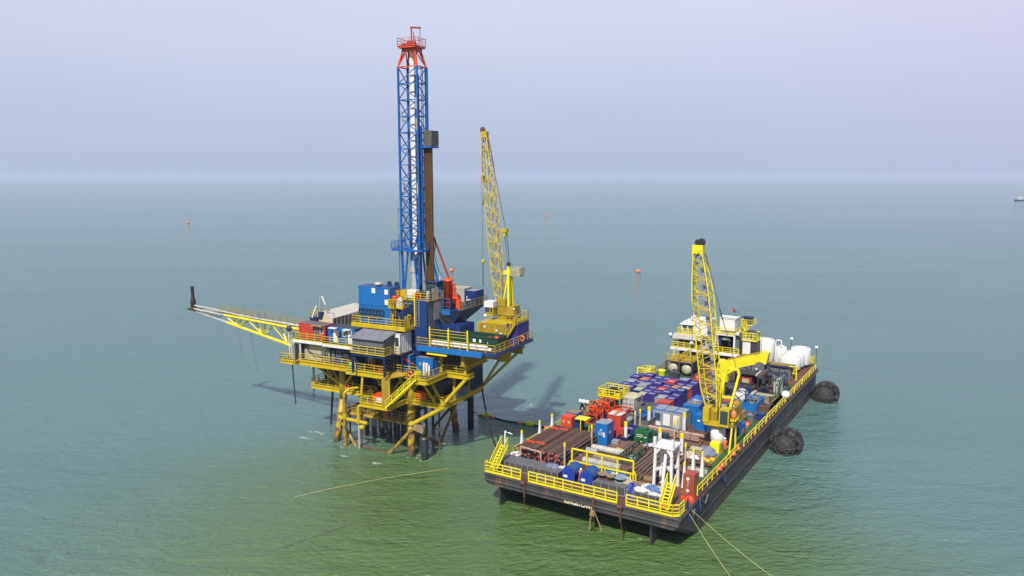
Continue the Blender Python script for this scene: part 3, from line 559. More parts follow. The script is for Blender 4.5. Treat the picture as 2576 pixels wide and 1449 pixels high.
part(K, 'boom_walkway', MB().bar(bf+Vector((.1, .25, 0)), bt+Vector((.1, .25, 0)), .34), GRL)
part(K, 'boom_head', MB().box(-3.3, .5, 25.7, -2.45, 1.3, 26.5), YEL); part(K, 'boom_tip_sheave', MB().lathe([(.38, -.1), (.45, 0), (.38, .1)], (-3.2, .9, 26.7), 14, 'y').bar((-3.0, .9, 26.2), (-3.3, .9, 27.1), .3), BRS)
part(K, 'hoist_spreader', MB().box(-.2, .5, 12.6, .7, 1.3, 13.0).box(.1, .6, 12.0, .5, 1.2, 12.6), YEL)
g = MB()
for s in (-.25, .25): g.tube((.7, 1.2+s, 8), (.3, .9+s, 12.6), .03, 4)
g.tube((.7, 1.0, 8), (.15, .8, 12.6), .03, 4).tube((.7, 1.5, 8), (.5, 1.1, 12.6), .03, 4)
g.tube((.4, .9, 13), (-2.5, .9, 26.2), .05, 5); part(K, 'pendant_wire', g, CABLE)
part(K, 'hoist_wire', MB().tube((-3.3, .6, 26.6), (-3.1, .6, 4.6), .03, 4).tube((-3.35, .95, 26.4), (-3.2, .95, 17), .035, 4), CABLE)
part(K, 'hook_block', MB().box(-3.4, .75, 19.5, -2.95, 1.1, 20.5).lathe([(.05, 0), (.25, .15), (.25, .5), (.05, .7)], (-3.12, .6, 7.9), 10), YEL); part(K, 'hook', MB().path([(-3.2, .95, 17), (-3.1, .95, 16.6), (-3.25, .95, 16.3), (-3.4, .95, 16.5)], .07, 6).tube((-3.12, .6, 7.9), (-3.1, .6, 4.7), .06, 5), GRD)
person('worker in orange coverall and white helmet standing beside the platform crane machinery', RIG, (25.4, 8.6, 19.12), 170)
person('worker in orange jacket at the far right corner rail of the pipe deck', RIG, (26.4, 10.3, ZP), 60)
floodlight('white floodlight on a short pole left of the yellow crane container', RIG, (19.4, 11.0, ZP), 2.6, 'floodlights on the drilling platform', 1)
# ---- substructure and drill floor
Q = T('drill_substructure', 'dark blue drilling substructure with yellow railed drill floor', 'substructure', RIG)
for a in ((8.2, 1.6, Z2, 15.6, 1.8, 18.6), (15.4, 1.8, Z2, 15.6, 8.5, 18.6), (5.4, 2.2, 15.6, 8.2, 2.4, 18.6), (5.4, 8.2, Z2, 15.6, 8.5, 20.2)): part(Q, 'wall_panel', MB().box(*a), BLD)
g = MB()
for u in (8.3, 10.7, 13.1, 15.4): g.bar((u, 1.5, Z2), (u, 1.5, 18.6), .3)
for u in (8.3, 10.7, 13.1): g.bar((u, 1.5, Z2+.2), (u+2.4, 1.5, 18.2), .18)
g.bar((8, 1.5, 15.6), (15.6, 1.5, 15.6), .25); part(Q, 'frame', g, BLM)
part(Q, 'lower_floor', MB().prism([(4.6, -1.3), (13.6, -1.3), (13.6, 9), (4.6, 9)], 18.4, 18.7), BLD)
part(Q, 'edge_beam', MB().box(4.5, -1.42, 18.25, 13.7, -1.303, 18.78).box(13.603, -1.3, 18.25, 13.72, 1.6, 18.78), YEL)
for r_ in ([(4.6, -1.3), (9, -1.3)], [(9, -1.3), (13.6, -1.3), (13.6, 1.0)], [(4.6, -1.3), (4.6, 5)]): part(Q, 'railing', MB().rail([(x, y, 18.7) for x, y in r_], sp=1.35), YRL)
part(Q, 'wind_wall', MB().box(13.7, 1.0, 16.0, 15.75, 5.4, 22.3), BLM)
part(Q, 'wind_wall_side', MB().corr((15.78, 1.1), (15.78, 5.3), 16.2, 22.2, .03, .5), GRY, 'grey blue side of the wind wall')
part(Q, 'canvas_sheet', MB().box(15.86, 2.6, 19.4, 15.9, 5.2, 22.0), GRL); part(Q, 'notice_board', MB().box(15.86, 2.2, 22.1, 15.92, 3.8, 23.9), WHD)
part(Q, 'ladder', MB().ladder((14.1, .85, 18.7), (14.1, .85, 22.4), (1, 0, 0)), GRL); part(Q, 'handrail_post', MB().bar((13.9, .8, 18.7), (13.9, .8, 23.2), .14), YLG)
part(Q, 'drill_floor', MB().box(9.6, 1.2, 21.9, 15.9, 8.6, 22.2), BRS)
part(Q, 'floor_truss', MB().bar((9.6, 1.1, 21.9), (13.6, 1.1, 21.9), .16).bar((9.6, 1.1, 21.1), (13.6, 1.1, 21.1), .16).bar((9.6, 1.1, 21.1), (11, 1.1, 21.9), .1).bar((11, 1.1, 21.9), (12.4, 1.1, 21.1), .1).bar((12.4, 1.1, 21.1), (13.6, 1.1, 21.9), .1), BLM)
part(Q, 'railing', MB().rail([(9.6, 1.2, 22.2), (15.9, 1.2, 22.2), (15.9, 5, 22.2)], sp=1.2), YRL)
part(Q, 'landing', MB().box(10.1, -.2, 21.1, 12.6, 1.1, 21.25).rail([(10.3, -.2, 21.25), (12.6, -.2, 21.25), (12.6, 1.1, 21.25)], sp=1.1), YRL)
part(Q, 'caged_ladder', MB().ladder((10.7, -.35, 18.7), (10.7, -.35, 22.4), (.7, 0, 0)).rail([(10.6, -.8, 21.2), (11.5, -.8, 21.2)], h=1.2, sp=.4), YEL)
for s_ in ((9, 5, 0), (13.2, 5, 0)): pass
part(Q, 'mud_pump_skid', MB().box(10.8, -.2, 18.7, 12.2, .6, 19.3).lathe([(.1, 0), (.35, .1), (.35, .8), (.1, .9)], (12.6, .4, 18.8), 10), YOL)
g = MB(); g.add([(15.6, 4.5, 20.4), (18.6, 5.5, 20.4), (18.6, 12.6, 20.4), (15.6, 12.6, 20.4), (15.6, 4.5, 17.2), (17.2, 5.5, 18.4), (17.2, 9.6, 18.6), (15.6, 9.6, 17.2)], [(0, 1, 2, 3), (7, 6, 5, 4), (0, 4, 5, 1), (1, 5, 6, 2), (2, 6, 7, 3), (3, 7, 4, 0)])
part(Q, 'side_wing', g, BLD); part(Q, 'wing_deck', MB().box(11, 5.4, 20.42, 18.7, 12.7, 20.55), BLM); part(Q, 'railing', MB().rail([(18.7, 5.6, 20.55), (18.7, 12.7, 20.55), (13, 12.7, 20.55)], sp=1.2), YOL)
part(Q, 'drilling_skid_box', MB().corr((15.7, 4.2), (19.2, 4.2), ZP+.1, 18.6, .04).corr((19.2, 4.2), (19.2, 8), ZP+.1, 18.6, .04).box(15.7, 4.25, ZP, 19.15, 8, 18.55), BLM)
part(Q, 'stair', MB().stair((17.4, 4.9, ZP+1.4), (15.9, 4.0, 19.4), .6, (0, 1, 0)), GRD); part(Q, 'stair', MB().stair((17.0, 3.2, ZP), (15.8, 3.4, 18.6), .8, (0, 1, 0)), BLM)
rnd = random.Random(21)
for k in range(16):
    u = rnd.uniform(11, 13.3); v = rnd.uniform(-.9, 1.0); r = rnd.uniform(.05, .16); z = 18.7
    part(Q, 'pipe_run', MB().path([(u, v, z), (u, v, z+rnd.uniform(.5, 2.2)), (u+rnd.uniform(-1.2, .8), v+rnd.uniform(-.3, .9), z+rnd.uniform(.3, 2.0))], r, 7), rnd.choice([YOL, ORG, BRS, GRD, BLM, YEL, GRL]))
for k in range(22):
    u = rnd.uniform(8.6, 15.2); z = rnd.uniform(12.8, 17.8); r = rnd.uniform(.05, .14); L_ = rnd.uniform(.8, 2.6)
    part(Q, 'pipe_run', MB().path([(u, 1.35, z), (min(u+L_, 15.4), 1.3, z), (min(u+L_, 15.4), 1.3, z-1.1)], r, 6), rnd.choice([GRD, BLM, GRL, YOL, BRS, BLD]))
for k in range(14):
    u = rnd.uniform(9.8, 15.4); v = rnd.uniform(1.5, 3.2)
    part(Q, 'floor_tool', MB().box(u, v, 22.2, u+rnd.uniform(.2, .6), v+rnd.uniform(.2, .5), 22.2+rnd.uniform(.3, 1.3)), rnd.choice([GRL, YOL, BRS, WHD, BLM, ORG]))
# upper containers on the floor
c = container('equipment_container', 'bright blue corrugated container with white squares, upper of two stacked boxes', RIG, (4.9, -.1, 21.25), 5.5, 2.5, 2.65, BLC, roof=BLM)
for x, z in ((2.4, 1.75), (4.6, 1.7), (4.6, .25)): part(c, 'panel', MB().box(x, -.06, z, x+.62, -.03, z+.72), WHT)
b = MB(); b.lathe([(.3, 0), (.3, .15), (.6, .2), (.6, .45), (.3, .55)], (2.7, 1.2, 2.62), 14); part(c, 'roof_vent', b, WHD, smooth=True)
c = container('reel_container', 'bright blue container hung with black hoses, lower of two stacked boxes', RIG, (4.9, -.1, 18.7), 5.5, 2.5, 2.5, BLC)
for k in range(7):
    b = MB(); x = .45+.62*k
    for j in range(10): b.tube((x+.3*math.cos(j*.628), -.18, 1.7+.38*math.sin(j*.628)), (x+.3*math.cos(j*.628+.628), -.18, 1.7+.38*math.sin(j*.628+.628)), .07, 6)
    part(c, 'hose_coil', b, BLK)
for k in range(12): part(c, 'cable_gland', MB().lathe([(.08, 0), (.16, .05), (.05, .2)], (.4+.32*k, -.25, .95), 8, 'z'), GRD)
for k, x in enumerate((8.6, 9.9)):
    b = MB().lathe([(.1, -.2), (.68, -.18), (.68, .18), (.1, .2)], n=20, axis='x'); solo('cable_reel', ['left', 'right'][k]+' black reel standing on top of the blue container beside the mast', 'reel', RIG, (x-.2, 2.6, 23.75), b, BLD, group='reels on the container roof', rot=55, smooth=False)
solo('drum', 'orange and yellow banded drum beside the upper blue container', 'drum', RIG, (11.0, .3, 22.2-.95), MB().lathe([(.5, 0), (.5, .9), (.6, .95), (.5, 1.0), (.5, 1.4), (.55, 1.5), (.3, 1.55)], n=16), ORG, smooth=True)
solo('white_bag', 'crumpled white bulk bag on the small landing beside the upper blue container', 'bag', RIG, (11.8, .3, 21.25), MB().grid_blob((0, 0, 0), .55, .5, 1.35, 4, amp=.2), TARPW)
t = T('drawworks', 'yellow machine with white covers on the drill floor under the mast', 'machine', RIG, (10.6, 2.6, 22.2)); part(t, 'housing', MB().box(-.7, -.6, 0, .9, 1, 1.1), YEL); part(t, 'cover', MB().box(1.1, -.9, .1, 2.6, .1, .55).box(1.3, -.7, .6, 2.8, .3, 1.3), WHT); part(t, 'pipework', MB().path([(.9, 0, .5), (3, 0, .7), (3, .8, 1.2)], .12, 8), BRS)
t = T('driller_cabin', 'grey blue glazed driller cabin with a flat blue roof beside the mast foot', 'cabin', RIG, (13.2, 4.6, 22.2)); part(t, 'body', MB().box(0, 0, 0, 1.9, 1.9, 1.0), BLD); part(t, 'roof', MB().box(-.2, -.2, 2.15, 2.1, 2.1, 2.3), BLM); part(t, 'corner_post', MB().box(0, 0, 1, .12, .12, 2.15).box(1.78, 0, 1, 1.9, .12, 2.15).box(1.78, 1.78, 1, 1.9, 1.9, 2.15).box(0, 1.78, 1, .12, 1.9, 2.15), GRY); part(t, 'glazing', MB().box(.12, .03, 1, 1.78, .06, 2.15).box(1.84, .12, 1, 1.87, 1.78, 2.15), GLS)
part(t, 'air_unit', MB().lathe([(.3, 0), (.35, .2), (.3, .4), (.05, .5)], (1.6, 1.2, 2.3), 10), WHD)
# ---- derrick mast
Mx = T('drilling_derrick', 'tall slender blue lattice drilling mast with a red crown', 'derrick', RIG, (10, 3.5, 22.2))
w_, d_ = 3.1, 2.3; HT = 32.0; LV = [0]+[7.6+i*(HT-7.6)/11 for i in range(12)]
cor = [(0, 0), (w_, 0), (w_, d_), (0, d_)]
for k, (x, y) in enumerate(cor):
    s_ = .24 if k != 2 else .34
    part(Mx, 'mast_leg', MB().bar((x, y, 6.8), (x, y, HT), s_), BLU)
    part(Mx, 'leg_foot', MB().bar((x*.92+(.25 if x == 0 else -.1), y, 0), (x, y, 6.8), .26).bar((x*.92+(.25 if x == 0 else -.1), y, 0), (x+(1.1 if x == 0 else -1.1), y, 6.8), .2).bar((x, y, 2.2), (x+(.5 if x == 0 else -.5), y, 2.6), .12).bar((x, y, 4.4), (x+(.8 if x == 0 else -.8), y, 4.4), .12), BLU)
for k in range(1, 12):
    z0, z1 = LV[k], LV[k+1]; g = MB()
    for (x0, y0, x1, y1) in ((0, 0, w_, 0), (w_, 0, w_, d_), (0, d_, 0, 0), (w_, d_, 0, d_)):
        if y0 == y1 == d_ : g.bar((x0, y0, z1), (x1, y1, z1), .11); g.bar((x0, y0, z0), (x1, y1, z1), .09); continue
        g.bar((x0, y0, z1), (x1, y1, z1), .12)
        if k < 5:
            g.bar((x0, y0, z0), (x1, y1, z1), .1); g.bar((x1, y1, z0), (x0, y0, z1), .1)
        elif k % 2: g.bar((x0, y0, z0), (x1, y1, z1), .1)
        else: g.bar((x1, y1, z0), (x0, y0, z1), .1)
    part(Mx, 'lattice_bay', g, BLU)
ap = []
g = MB()
for i in range(13):
    a = math.pi*i/12; g.bar((.5+1.05*(1-math.cos(a)), 0, 8.6-1.7*math.sin(a)), (.5+1.05*(1-math.cos(a+math.pi/12 if i < 12 else a)), 0, 8.6-1.7*math.sin(a+math.pi/12 if i < 12 else a)), .2)
part(Mx, 'arch_brace', g, BLU)
g = MB(); g.box(-1.3, -.6, 6.6, 3.9, -.1, 6.85).box(-1.3, -.1, 6.6, -.1, 2.6, 6.8).box(3.25, -.1, 6.6, 4.0, 2.6, 6.8); part(Mx, 'monkey_board', g, BLU); part(Mx, 'railing', MB().rail([(-.2, -.6, 6.85), (-1.3, -.6, 6.85), (-1.3, 2.6, 6.85), (-.2, 2.6, 6.85)], sp=.8, t=.06), BLU); part(Mx, 'railing', MB().rail([(3.2, -.6, 6.85), (4, -.6, 6.85), (4, 2.6, 6.85)], sp=.8, t=.06), BLU)
part(Mx, 'ladder', MB().ladder((-.5, .1, 0), (-.5, .1, 9), (.4, 0, 0), .4), BLU); part(Mx, 'ladder', MB().ladder((w_+.02, 1.0, 7), (w_+.02, 1.0, 32), (0, .4, 0), .4), BLU)
part(Mx, 'stay', MB().bar((3.9, 1.4, 6.6), (5.5, 2.0, -.2), .24), BLU); part(Mx, 'hook_arm', MB().path([(-.5, 0, 9.6), (-.5, 0, 12.3), (-.3, -.1, 12.7), (0, -.1, 12.7)], .09, 6), GRL)
part(Mx, 'guide_rail', MB().box(1.25, 1.0, .6, 1.95, 1.3, 34.2).tube((1.6, 1.15, 34.2), (1.6, 1.15, 34.9), .3, 4, .05), WHT, 'white top drive guide column')
part(Mx, 'guide_collar', MB().box(1.2, 1.1, 9, 2.1, 1.6, 9.3).box(1.25, 1.1, 17, 2.05, 1.6, 17.3).box(1.2, 1.1, 26.2, 2.3, 1.7, 26.6), GRL)
part(Mx, 'rear_guide_rail', MB().box(1.99, 1.1, .6, 2.5, 1.4, 31), GRD, 'dark rear guide rail')  # dark steel rail beside the white guide column
part(Mx, 'standpipe', MB().tube((2.65, .8, 8.5), (2.55, .8, 35), .12, 10), ORG, 'orange standpipe')
for x, m in ((.75, BRS), (1.0, GRD), (.9, GRL)): part(Mx, 'hanging_pipe', MB().tube((x, 1.6, 0), (x, 1.6, 21), .07, 6), m)
g = MB()
for i, (x, y) in enumerate(((.9, 1.7), (1.1, 1.7), (2.3, 1.0), (2.2, .7))): g.tube((x, y, .5), (x+.3*(i % 2), y, 33.5), .045, 4)
part(Mx, 'drill_line', g, CABLE)
part(Mx, 'top_drive', MB().box(1.1, .7, 1.0, 1.9, 1.2, 5.6).box(1.0, .6, 3.5, 2.0, 1.1, 4.4), WHD)
for x, z in ((.35, 26), (.35, 16.5), (2.95, 25), (2.95, 27.8), (2.95, 16.2)): part(Mx, 'lamp_tube', MB().bar((x, -.05, z), (x+(.3 if x < 1 else 0), -.05, z-1.6), .16), WHD)
for x0, x1, k in ((-.02, .35, 0), ):
    pass
g = MB(); z0, z1 = HT, HT+2.5
for (x, y) in cor: g.bar((x, y, z0), (w_*.2+x*.6, d_*.2+y*.6, z1), .17)
for (a, b2) in ((0, 1), (1, 2), (2, 3), (3, 0)):
    A_ = Vector((*cor[a], z0)); B_ = Vector((*cor[b2], z0)); C_ = (A_+B_)/2; C2 = Vector((w_*.18+C_.x*.64, d_*.18+C_.y*.64, z1)); g.bar(A_, C2, .13); g.bar(B_, C2, .13); g.bar(A_, B_, .14)
part(Mx, 'crown_frame', g, ORG)
part(Mx, 'crown_platform', MB().box(.15, -.1, z1, 2.95, 2.4, z1+.22).box(.4, .4, z1-.35, 2.7, 2.0, z1), ORG)
part(Mx, 'crown_sheave', MB().lathe([(.2, -.25), (.42, -.2), (.42, .2), (.2, .25)], (1.3, 1, z1+.65), 14, 'y').lathe([(.2, -.25), (.42, -.2), (.42, .2), (.2, .25)], (1.9, 1, z1+.6), 14, 'y').box(.4, .3, z1+.22, .9, .8, z1+.6), MAR)
part(Mx, 'crown_railing', MB().rail([(.1, -.15, z1+.2), (3.0, -.15, z1+.2), (3.0, 2.45, z1+.2), (.1, 2.45, z1+.2), (.1, -.15, z1+.2)], sp=1.0, t=.05), ORG)
part(Mx, 'gin_pole', MB().bar((1.5, 1.2, z1+.2), (1.5, 1.2, z1+2.9), .13).bar((1.4, 1.2, z1+2.85), (3.0, 1.2, z1+2.65), .22).tube((2.95, 1.2, z1+2.7), (2.9, 1.2, z1+.8), .05, 5).bar((1.5, 1.2, z1+2.7), (2.0, 1.2, z1+2.8), .1), MAR); part(Mx, 'antenna', MB().tube((2.2, .8, z1), (2.1, .8, z1+2.2), .09, 6), ORG)
part(Mx, 'racking_board', MB().box(3.2, .6, 21.0, 4.7, 2.8, 21.25).bar((3.2, .6, 24), (3.2, .6, 21), .2).bar((3.2, .7, 21.1), (3.2, .7, 7), .3).bar((3.2, 2.6, 23.4), (3.6, 2.6, 21), .15), BLU)
part(Mx, 'wind_box', MB().grid_blob((4.2, 1.8, 21.25), .1, .1, .1, 2).box(3.5, .9, 21.3, 4.75, 2.7, 23.35), mat('stained canvas', (.10, .105, .095), .85, rust=.4, grime=.5, rustcol=(.06, .055, .04)), 'grey canvas windbreak box')
for k in range(10):
    x = 3.35+.25*(k % 5); y = 1.3+.24*(k//5)
    solo('drill_pipe_stand', 'tall brown drill pipe racked upright on the right side of the mast', 'drill pipe', RIG, (10+x, 3.5+y, 22.2), MB().tube((0, 0, 0), (0, 0, 21), .105, 7), mat('ochre brown drill pipe', (.125, .06, .016), .5, rust=.2, grime=.4, streak=True), group='drill pipes racked in the mast')
# ---- orange mixing tank with blue basket
t = T('surge_tank', 'bright orange red vertical tank with pipes right of the mast', 'tank', RIG, (16.0, 6.3, 20.55))
part(t, 'vessel', MB().lathe([(.1, -.1), (.62, 0), (.62, 3.9), (.72, 3.95), (.72, 4.1), (.45, 4.3), (.1, 4.4)], n=18), ORG, smooth=True)
part(t, 'side_pipe', MB().tube((.85, 0, 1), (.85, 0, 3.6), .12, 8).tube((1.1, .1, 1), (1.1, .1, 3.4), .1, 8).tube((.4, 0, 3.6), (1.1, 0, 3.6), .12, 8), ORG)
part(t, 'downpipe', MB().path([(.9, -.2, 1.6), (1.9, -.3, 1.5), (2.0, -.4, -.8), (1.4, -.6, -1.2)], .24, 10).path([(1.5, -.2, 2.2), (1.6, -.3, .2)], .18, 8), ORG)
part(t, 'pump', MB().box(-1.7, -.7, 0, -.7, .3, .9).lathe([(.1, 0), (.38, .1), (.38, .9), (.1, 1)], (-.9, -.5, .6), 12).box(-1.3, -.3, .9, -.7, .3, 1.6), ORG)
b = MB().prism([(-2.1, -.2), (-1.9, -1.3), (0, -1.9), (1.0, -1.3), (1.2, .3)], -.75, 0); part(t, 'platform', b, BLC)
part(t, 'railing', MB().rail([(-2.1, -.2, 0), (-1.9, -1.3, 0), (0, -1.9, 0), (1.0, -1.3, 0)], sp=1.6, h=1.6, t=.07), BLC)
part(t, 'support', MB().bar((0, -1.0, -2.6), (0, -1.3, -.7), .3).bar((0, -1.3, -4), (0, -1.3, -.8), .16), BLM)
part(t, 'boom', MB().bar((.1, 0, 4.3), (-2.2, -.3, 10.2), .22).bar((-2.2, -.3, 10.2), (-4.6, -.3, 10.0), .12).bar((-2.2, -.3, 10.2), (-2.35, -.3, 10.7), .16), MAR)
t = T('hose', 'thin dark hose sagging beside the dark red boom', 'hose', RIG, (0, 0, 0)); pts = [(13.8, 6.0, 30.3), (14.0, 6.0, 27.6), (14.6, 6.0, 25.9), (15.4, 6.1, 24.9), (16, 6.2, 24.7)]; part(t, 'line', MB().path(pts, .05, 6), GRD)
container('tool_container', 'cream white container behind the orange tank', RIG, (12.3, 9.2, 20.56), 4.6, 2.4, 2.5, WHD, roof=CRM)
c = container('workshop_container', 'short white container on the wing deck right of the mast', RIG, (12.8, 7.0, 20.56), 2.4, 1.9, 2.3, WHT, roof=CRM)
c = container('water_container', 'dark blue open topped container on the right wing deck', RIG, (16.6, 9.4, 20.56), 2.0, 2.6, 2.2, BLM, roof=GRL); marks(c, 1, -.08, 1, .01, .01)
b = MB()
for k in range(4): b.box(.55+.2*k, -.09, .75, .67+.2*k, -.07, 1.0)
b.box(.6, -.09, 1.15, .75, -.07, 1.4); part(c, 'marking', b, WHT)
# ---- cabins at the left
c = container('red_cabin', 'red corrugated cabin with a grey door on the left upper walkway', RIG, (-6.1, -.6, 15.35), 5.1, 2.2, 2.3, RED, cat='cabin', roof=GRY)
part(c, 'plain_panel', MB().box(2.95, -.075, .1, 5.0, -.04, 2.15), RED); door(c, 3.1, .15, 3.85, 2.15, GRY, -.08, label='grey door with a black diamond sign'); window(c, 4.25, 1.1, 4.75, 1.95, -.08); part(c, 'awning', MB().box(2.75, -.7, 2.16, 4.9, .0, 2.28), TAN)
c = container('blue_cabin', 'bright blue cabin with white doors right of the red cabin', RIG, (-.45, -.6, 15.3), 5.3, 2.2, 2.3, BLC, cat='cabin', roof=GRD)
door(c, 1.0, .1, 1.75, 2.15, WHT); door(c, 3.7, .1, 4.45, 2.15, WHT); part(c, 'air_conditioner', MB().box(1.8, -.5, 1.2, 2.4, -.08, 1.8), GRY); part(c, 'air_conditioner', MB().box(4.7, -.5, 1.2, 5.2, -.08, 1.7), GRD)
part(c, 'awning', MB().box(.6, -.75, 2.18, 1.9, -.07, 2.28), WHT); part(c, 'awning', MB().box(3.2, -.75, 2.15, 4.4, -.07, 2.25), WHT)
for x in (2.8,): window(c, x, 1.1, x+.5, 1.8)
container('cream_container', 'cream white container under the red cabin on the main deck', RIG, (-6.2+1.4, -.8, Z2), 4.6, 2.4, 2.55, CRM)
part(T('cable_loop', 'dark cables drooping over the cream container front', 'cables', RIG, (-4.6, -1.0, Z2)), 'cable', MB().path([(0, 0, 2.4), (.4, -.1, 1.6), (1.4, -.1, 1.1), (2.8, -.1, .9), (3.9, -.1, 1.4), (4.3, 0, 2.2)], .06, 6).path([(.2, 0, 2.4), (.5, 0, 1.3), (1.6, 0, .7)], .05, 6), GRD)
c = container('pump_house', 'dark blue container under the bright blue cabin', RIG, (-.1, -.6, Z2), 5.0, 2.4, 2.5, BLM)
window(c, 1.2, 1.0, 1.9, 1.7, fm=GRL); part(c, 'valve_panel', MB().box(2.6, -.35, .5, 3.6, -.05, 1.6).box(4.2, -.3, .9, 4.7, -.05, 1.7), GRD); part(c, 'louvre', MB().box(.2, -.1, .4, .8, -.05, 1.8), GRY)
t = T('vent_housing', 'white curved housing on the left corner of the main deck', 'housing', RIG, (-6.9, -1.6, Z2))
for y in (0, .9): 
    prof = [(0, 0), (.55, 0), (.55, 2.0), (1.0, 2.4), (1.7, 2.4), (1.7, 0), (2.0, 0), (2.0, 2.7), (.3, 2.7), (0, 2.3)]
    n_ = len(prof); part(t, 'side_frame', MB().add([(x, y, z) for x, z in prof]+[(x, y+.12, z) for x, z in prof], [tuple(range(n_)), tuple(range(2*n_-1, n_-1, -1))]+[(i, i+n_, (i+1) % n_+n_, (i+1) % n_) for i in range(n_)]), WHD)
part(t, 'duct', MB().box(.1, .12, 0, .9, .9, 2.4), WHD); part(t, 'panel', MB().box(1.2, .12, .2, 1.9, .9, 2.5), GRD)
t = T('lamp_post', 'white pole with a round grey floodlight at the left end of the main deck', 'lamp post', RIG, (-6.4, -2.4, Z2-.3)); part(t, 'pole', MB().tube((0, 0, 0), (0, 0, 6.0), .07, 8).bar((0, 0, 3), (1.2, .8, 3), .05), WHT); part(t, 'lamp_head', MB().lathe([(.1, .2), (.4, .15), (.45, -.15), (.05, -.2)], (.25, -.1, 5.1), 14, 'y'), GRD, smooth=True)
# tarpaulin shelter
t = T('tarpaulin_shelter', 'beige canvas ridge shelter on the upper left deck', 'shelter', RIG, (-5.5, 2.6, 15.35))
gx = [(-.0, 0), (3.2, 0)]; LN = 8.2
part(t, 'canvas_roof', MB().add([(-.1, -.1, 2.9), (1.1, -.1, 3.6), (1.1, LN, 3.8), (-.1, LN, 3.1), (3.3, -.1, 2.75), (3.3, LN, 3.0), (-.1, -.1, 2.8), (1.1, -.1, 3.5), (1.1, LN, 3.7), (-.1, LN, 3.0), (3.3, -.1, 2.65), (3.3, LN, 2.9)], [(0, 1, 2, 3), (1, 4, 5, 2), (9, 8, 7, 6), (8, 11, 10, 7), (0, 6, 7, 1), (1, 7, 10, 4), (4, 10, 11, 5), (3, 2, 8, 9), (2, 5, 11, 8)]), mat('pale canvas roof', (.52, .49, .43), .85, grime=.2))
g = MB(); nx = 9
for j in range(5):
    for i in range(nx): x = 3.3*i/(nx-1); zt = 2.9+(.7*x/1.1 if x < 1.1 else .7-.85*(x-1.1)/2.2); g.v.append((x, -.05-.35*(1-j/4)*(1+.5*math.sin(i*2.1)), zt*j/4))
for j in range(4):
    for i in range(nx-1): g.f.append((j*nx+i, j*nx+i+1, (j+1)*nx+i+1, (j+1)*nx+i))
part(t, 'canvas_front', g, TARPC, smooth=True)
part(t, 'canvas_side', MB().corr((3.25, 0), (3.25, LN), 0, 2.7, .07, .9), mat('grey weathered canvas', (.20, .19, .17), .85, rust=.35, grime=.4, rustcol=(.33, .30, .2)))
t = T('lamp_post', 'cream pole with a drooping white lamp behind the red cabin', 'lamp post', RIG, (-5.2, 4, 15.35)); part(t, 'pole', MB().path([(0, -.8, 0), (0, -.8, 5.6), (.3, -.8, 5.9), (.6, -.8, 5.6)], .08, 8), CRM); part(t, 'lamp_head', MB().tube((.5, -.8, 5.8), (1.2, -.9, 4.6), .16, 8, .1), TARPW)
t = T('antenna_mast', 'thin yellow pole with a crossarm and white lamp behind the red cabin', 'antenna', RIG, (-3.6, 3.0, 15.35)); part(t, 'pole', MB().tube((0, 0, 0), (0, 0, 4.3), .06, 6).bar((-.6, 0, 3.9), (.9, 0, 4.1), .07).tube((1.2, 0, 2), (1.2, 0, 3.7), .04, 5), YOL); part(t, 'lamp_head', MB().lathe([(.1, -.1), (.28, 0), (.1, .15)], (-.3, -.1, 3.1), 10), LAMPW)
part(T('machine_pump', 'dark red and blue pump between the red cabin and the canvas shelter', 'pump', RIG, (-6.2, 2.0, 18.0)), 'body', MB().box(0, 0, -.6, 1.4, .9, .1).lathe([(.2, 0), (.4, .1), (.4, .8), (.2, .9)], (1.8, .4, .0), 10).box(1.5, .2, .8, 2.4, .5, 1.0), BLD)
solo('white_plank', 'white tube leaning against the pump behind the red cabin', 'tube', RIG, (-5.7, 2.0, 18.0), MB().bar((0, 0, 0), (.9, 0, 1.9), .18), WHT)
part(T('roof_railing', 'yellow railing behind the roof of the red cabin', 'railing', RIG, (-7.2, 4.2, 15.35)), 'railing', MB().rail([(-.8, 0, 2.2), (1.5, 0, 2.2)], sp=.9).rail([(-.8, 0, 2.2), (-.8, 2.6, 2.2)], sp=.9).bar((-.8, 0, 0), (-.8, 0, 2.2), .15).bar((1.4, 0, 0), (1.4, 0, 2.2), .15), YRL)
# grey module
t = T('lean_to_module', 'grey sheeted module with a faded lilac lean-to roof on blue legs', 'module', RIG, (6.7, -4.0, 15.2))
part(t, 'base_frame', MB().box(-.1, -.1, -.35, 5.6, 3.2, 0), BLM); part(t, 'sheet_wall', MB().corr((0, 0), (5.3, 0), 0, 2.2, .02, .9).corr((5.3, 0), (5.3, 3), 0, 2.3, .02, .9), GRY)
part(t, 'roof', MB().add([(-.3, -.4, 2.15), (5.5, -.4, 2.2), (5.6, 3.1, 3.0), (-.2, 3.1, 2.95), (-.3, -.4, 2.05), (5.5, -.4, 2.1), (5.6, 3.1, 2.9), (-.2, 3.1, 2.85)], [(0, 1, 2, 3), (7, 6, 5, 4), (0, 4, 5, 1), (1, 5, 6, 2), (2, 6, 7, 3), (3, 7, 4, 0)]), GTARP)
part(t, 'railing', MB().rail([(-.1, -.25, 0), (5.6, -.25, 0), (5.6, 1.2, 0)], sp=1.6), YRL)
for x, y in ((0, 0), (5.4, 0), (0, 3), (5.4, 3)): part(t, 'leg', MB().bar((x, y, -2.9), (x, y, -.3), .26), BLD)
for x in (0, 5.4): part(t, 'knee_brace', MB().bar((x, 2.6, -2.7), (x, .2, -.4), .18), BLD)
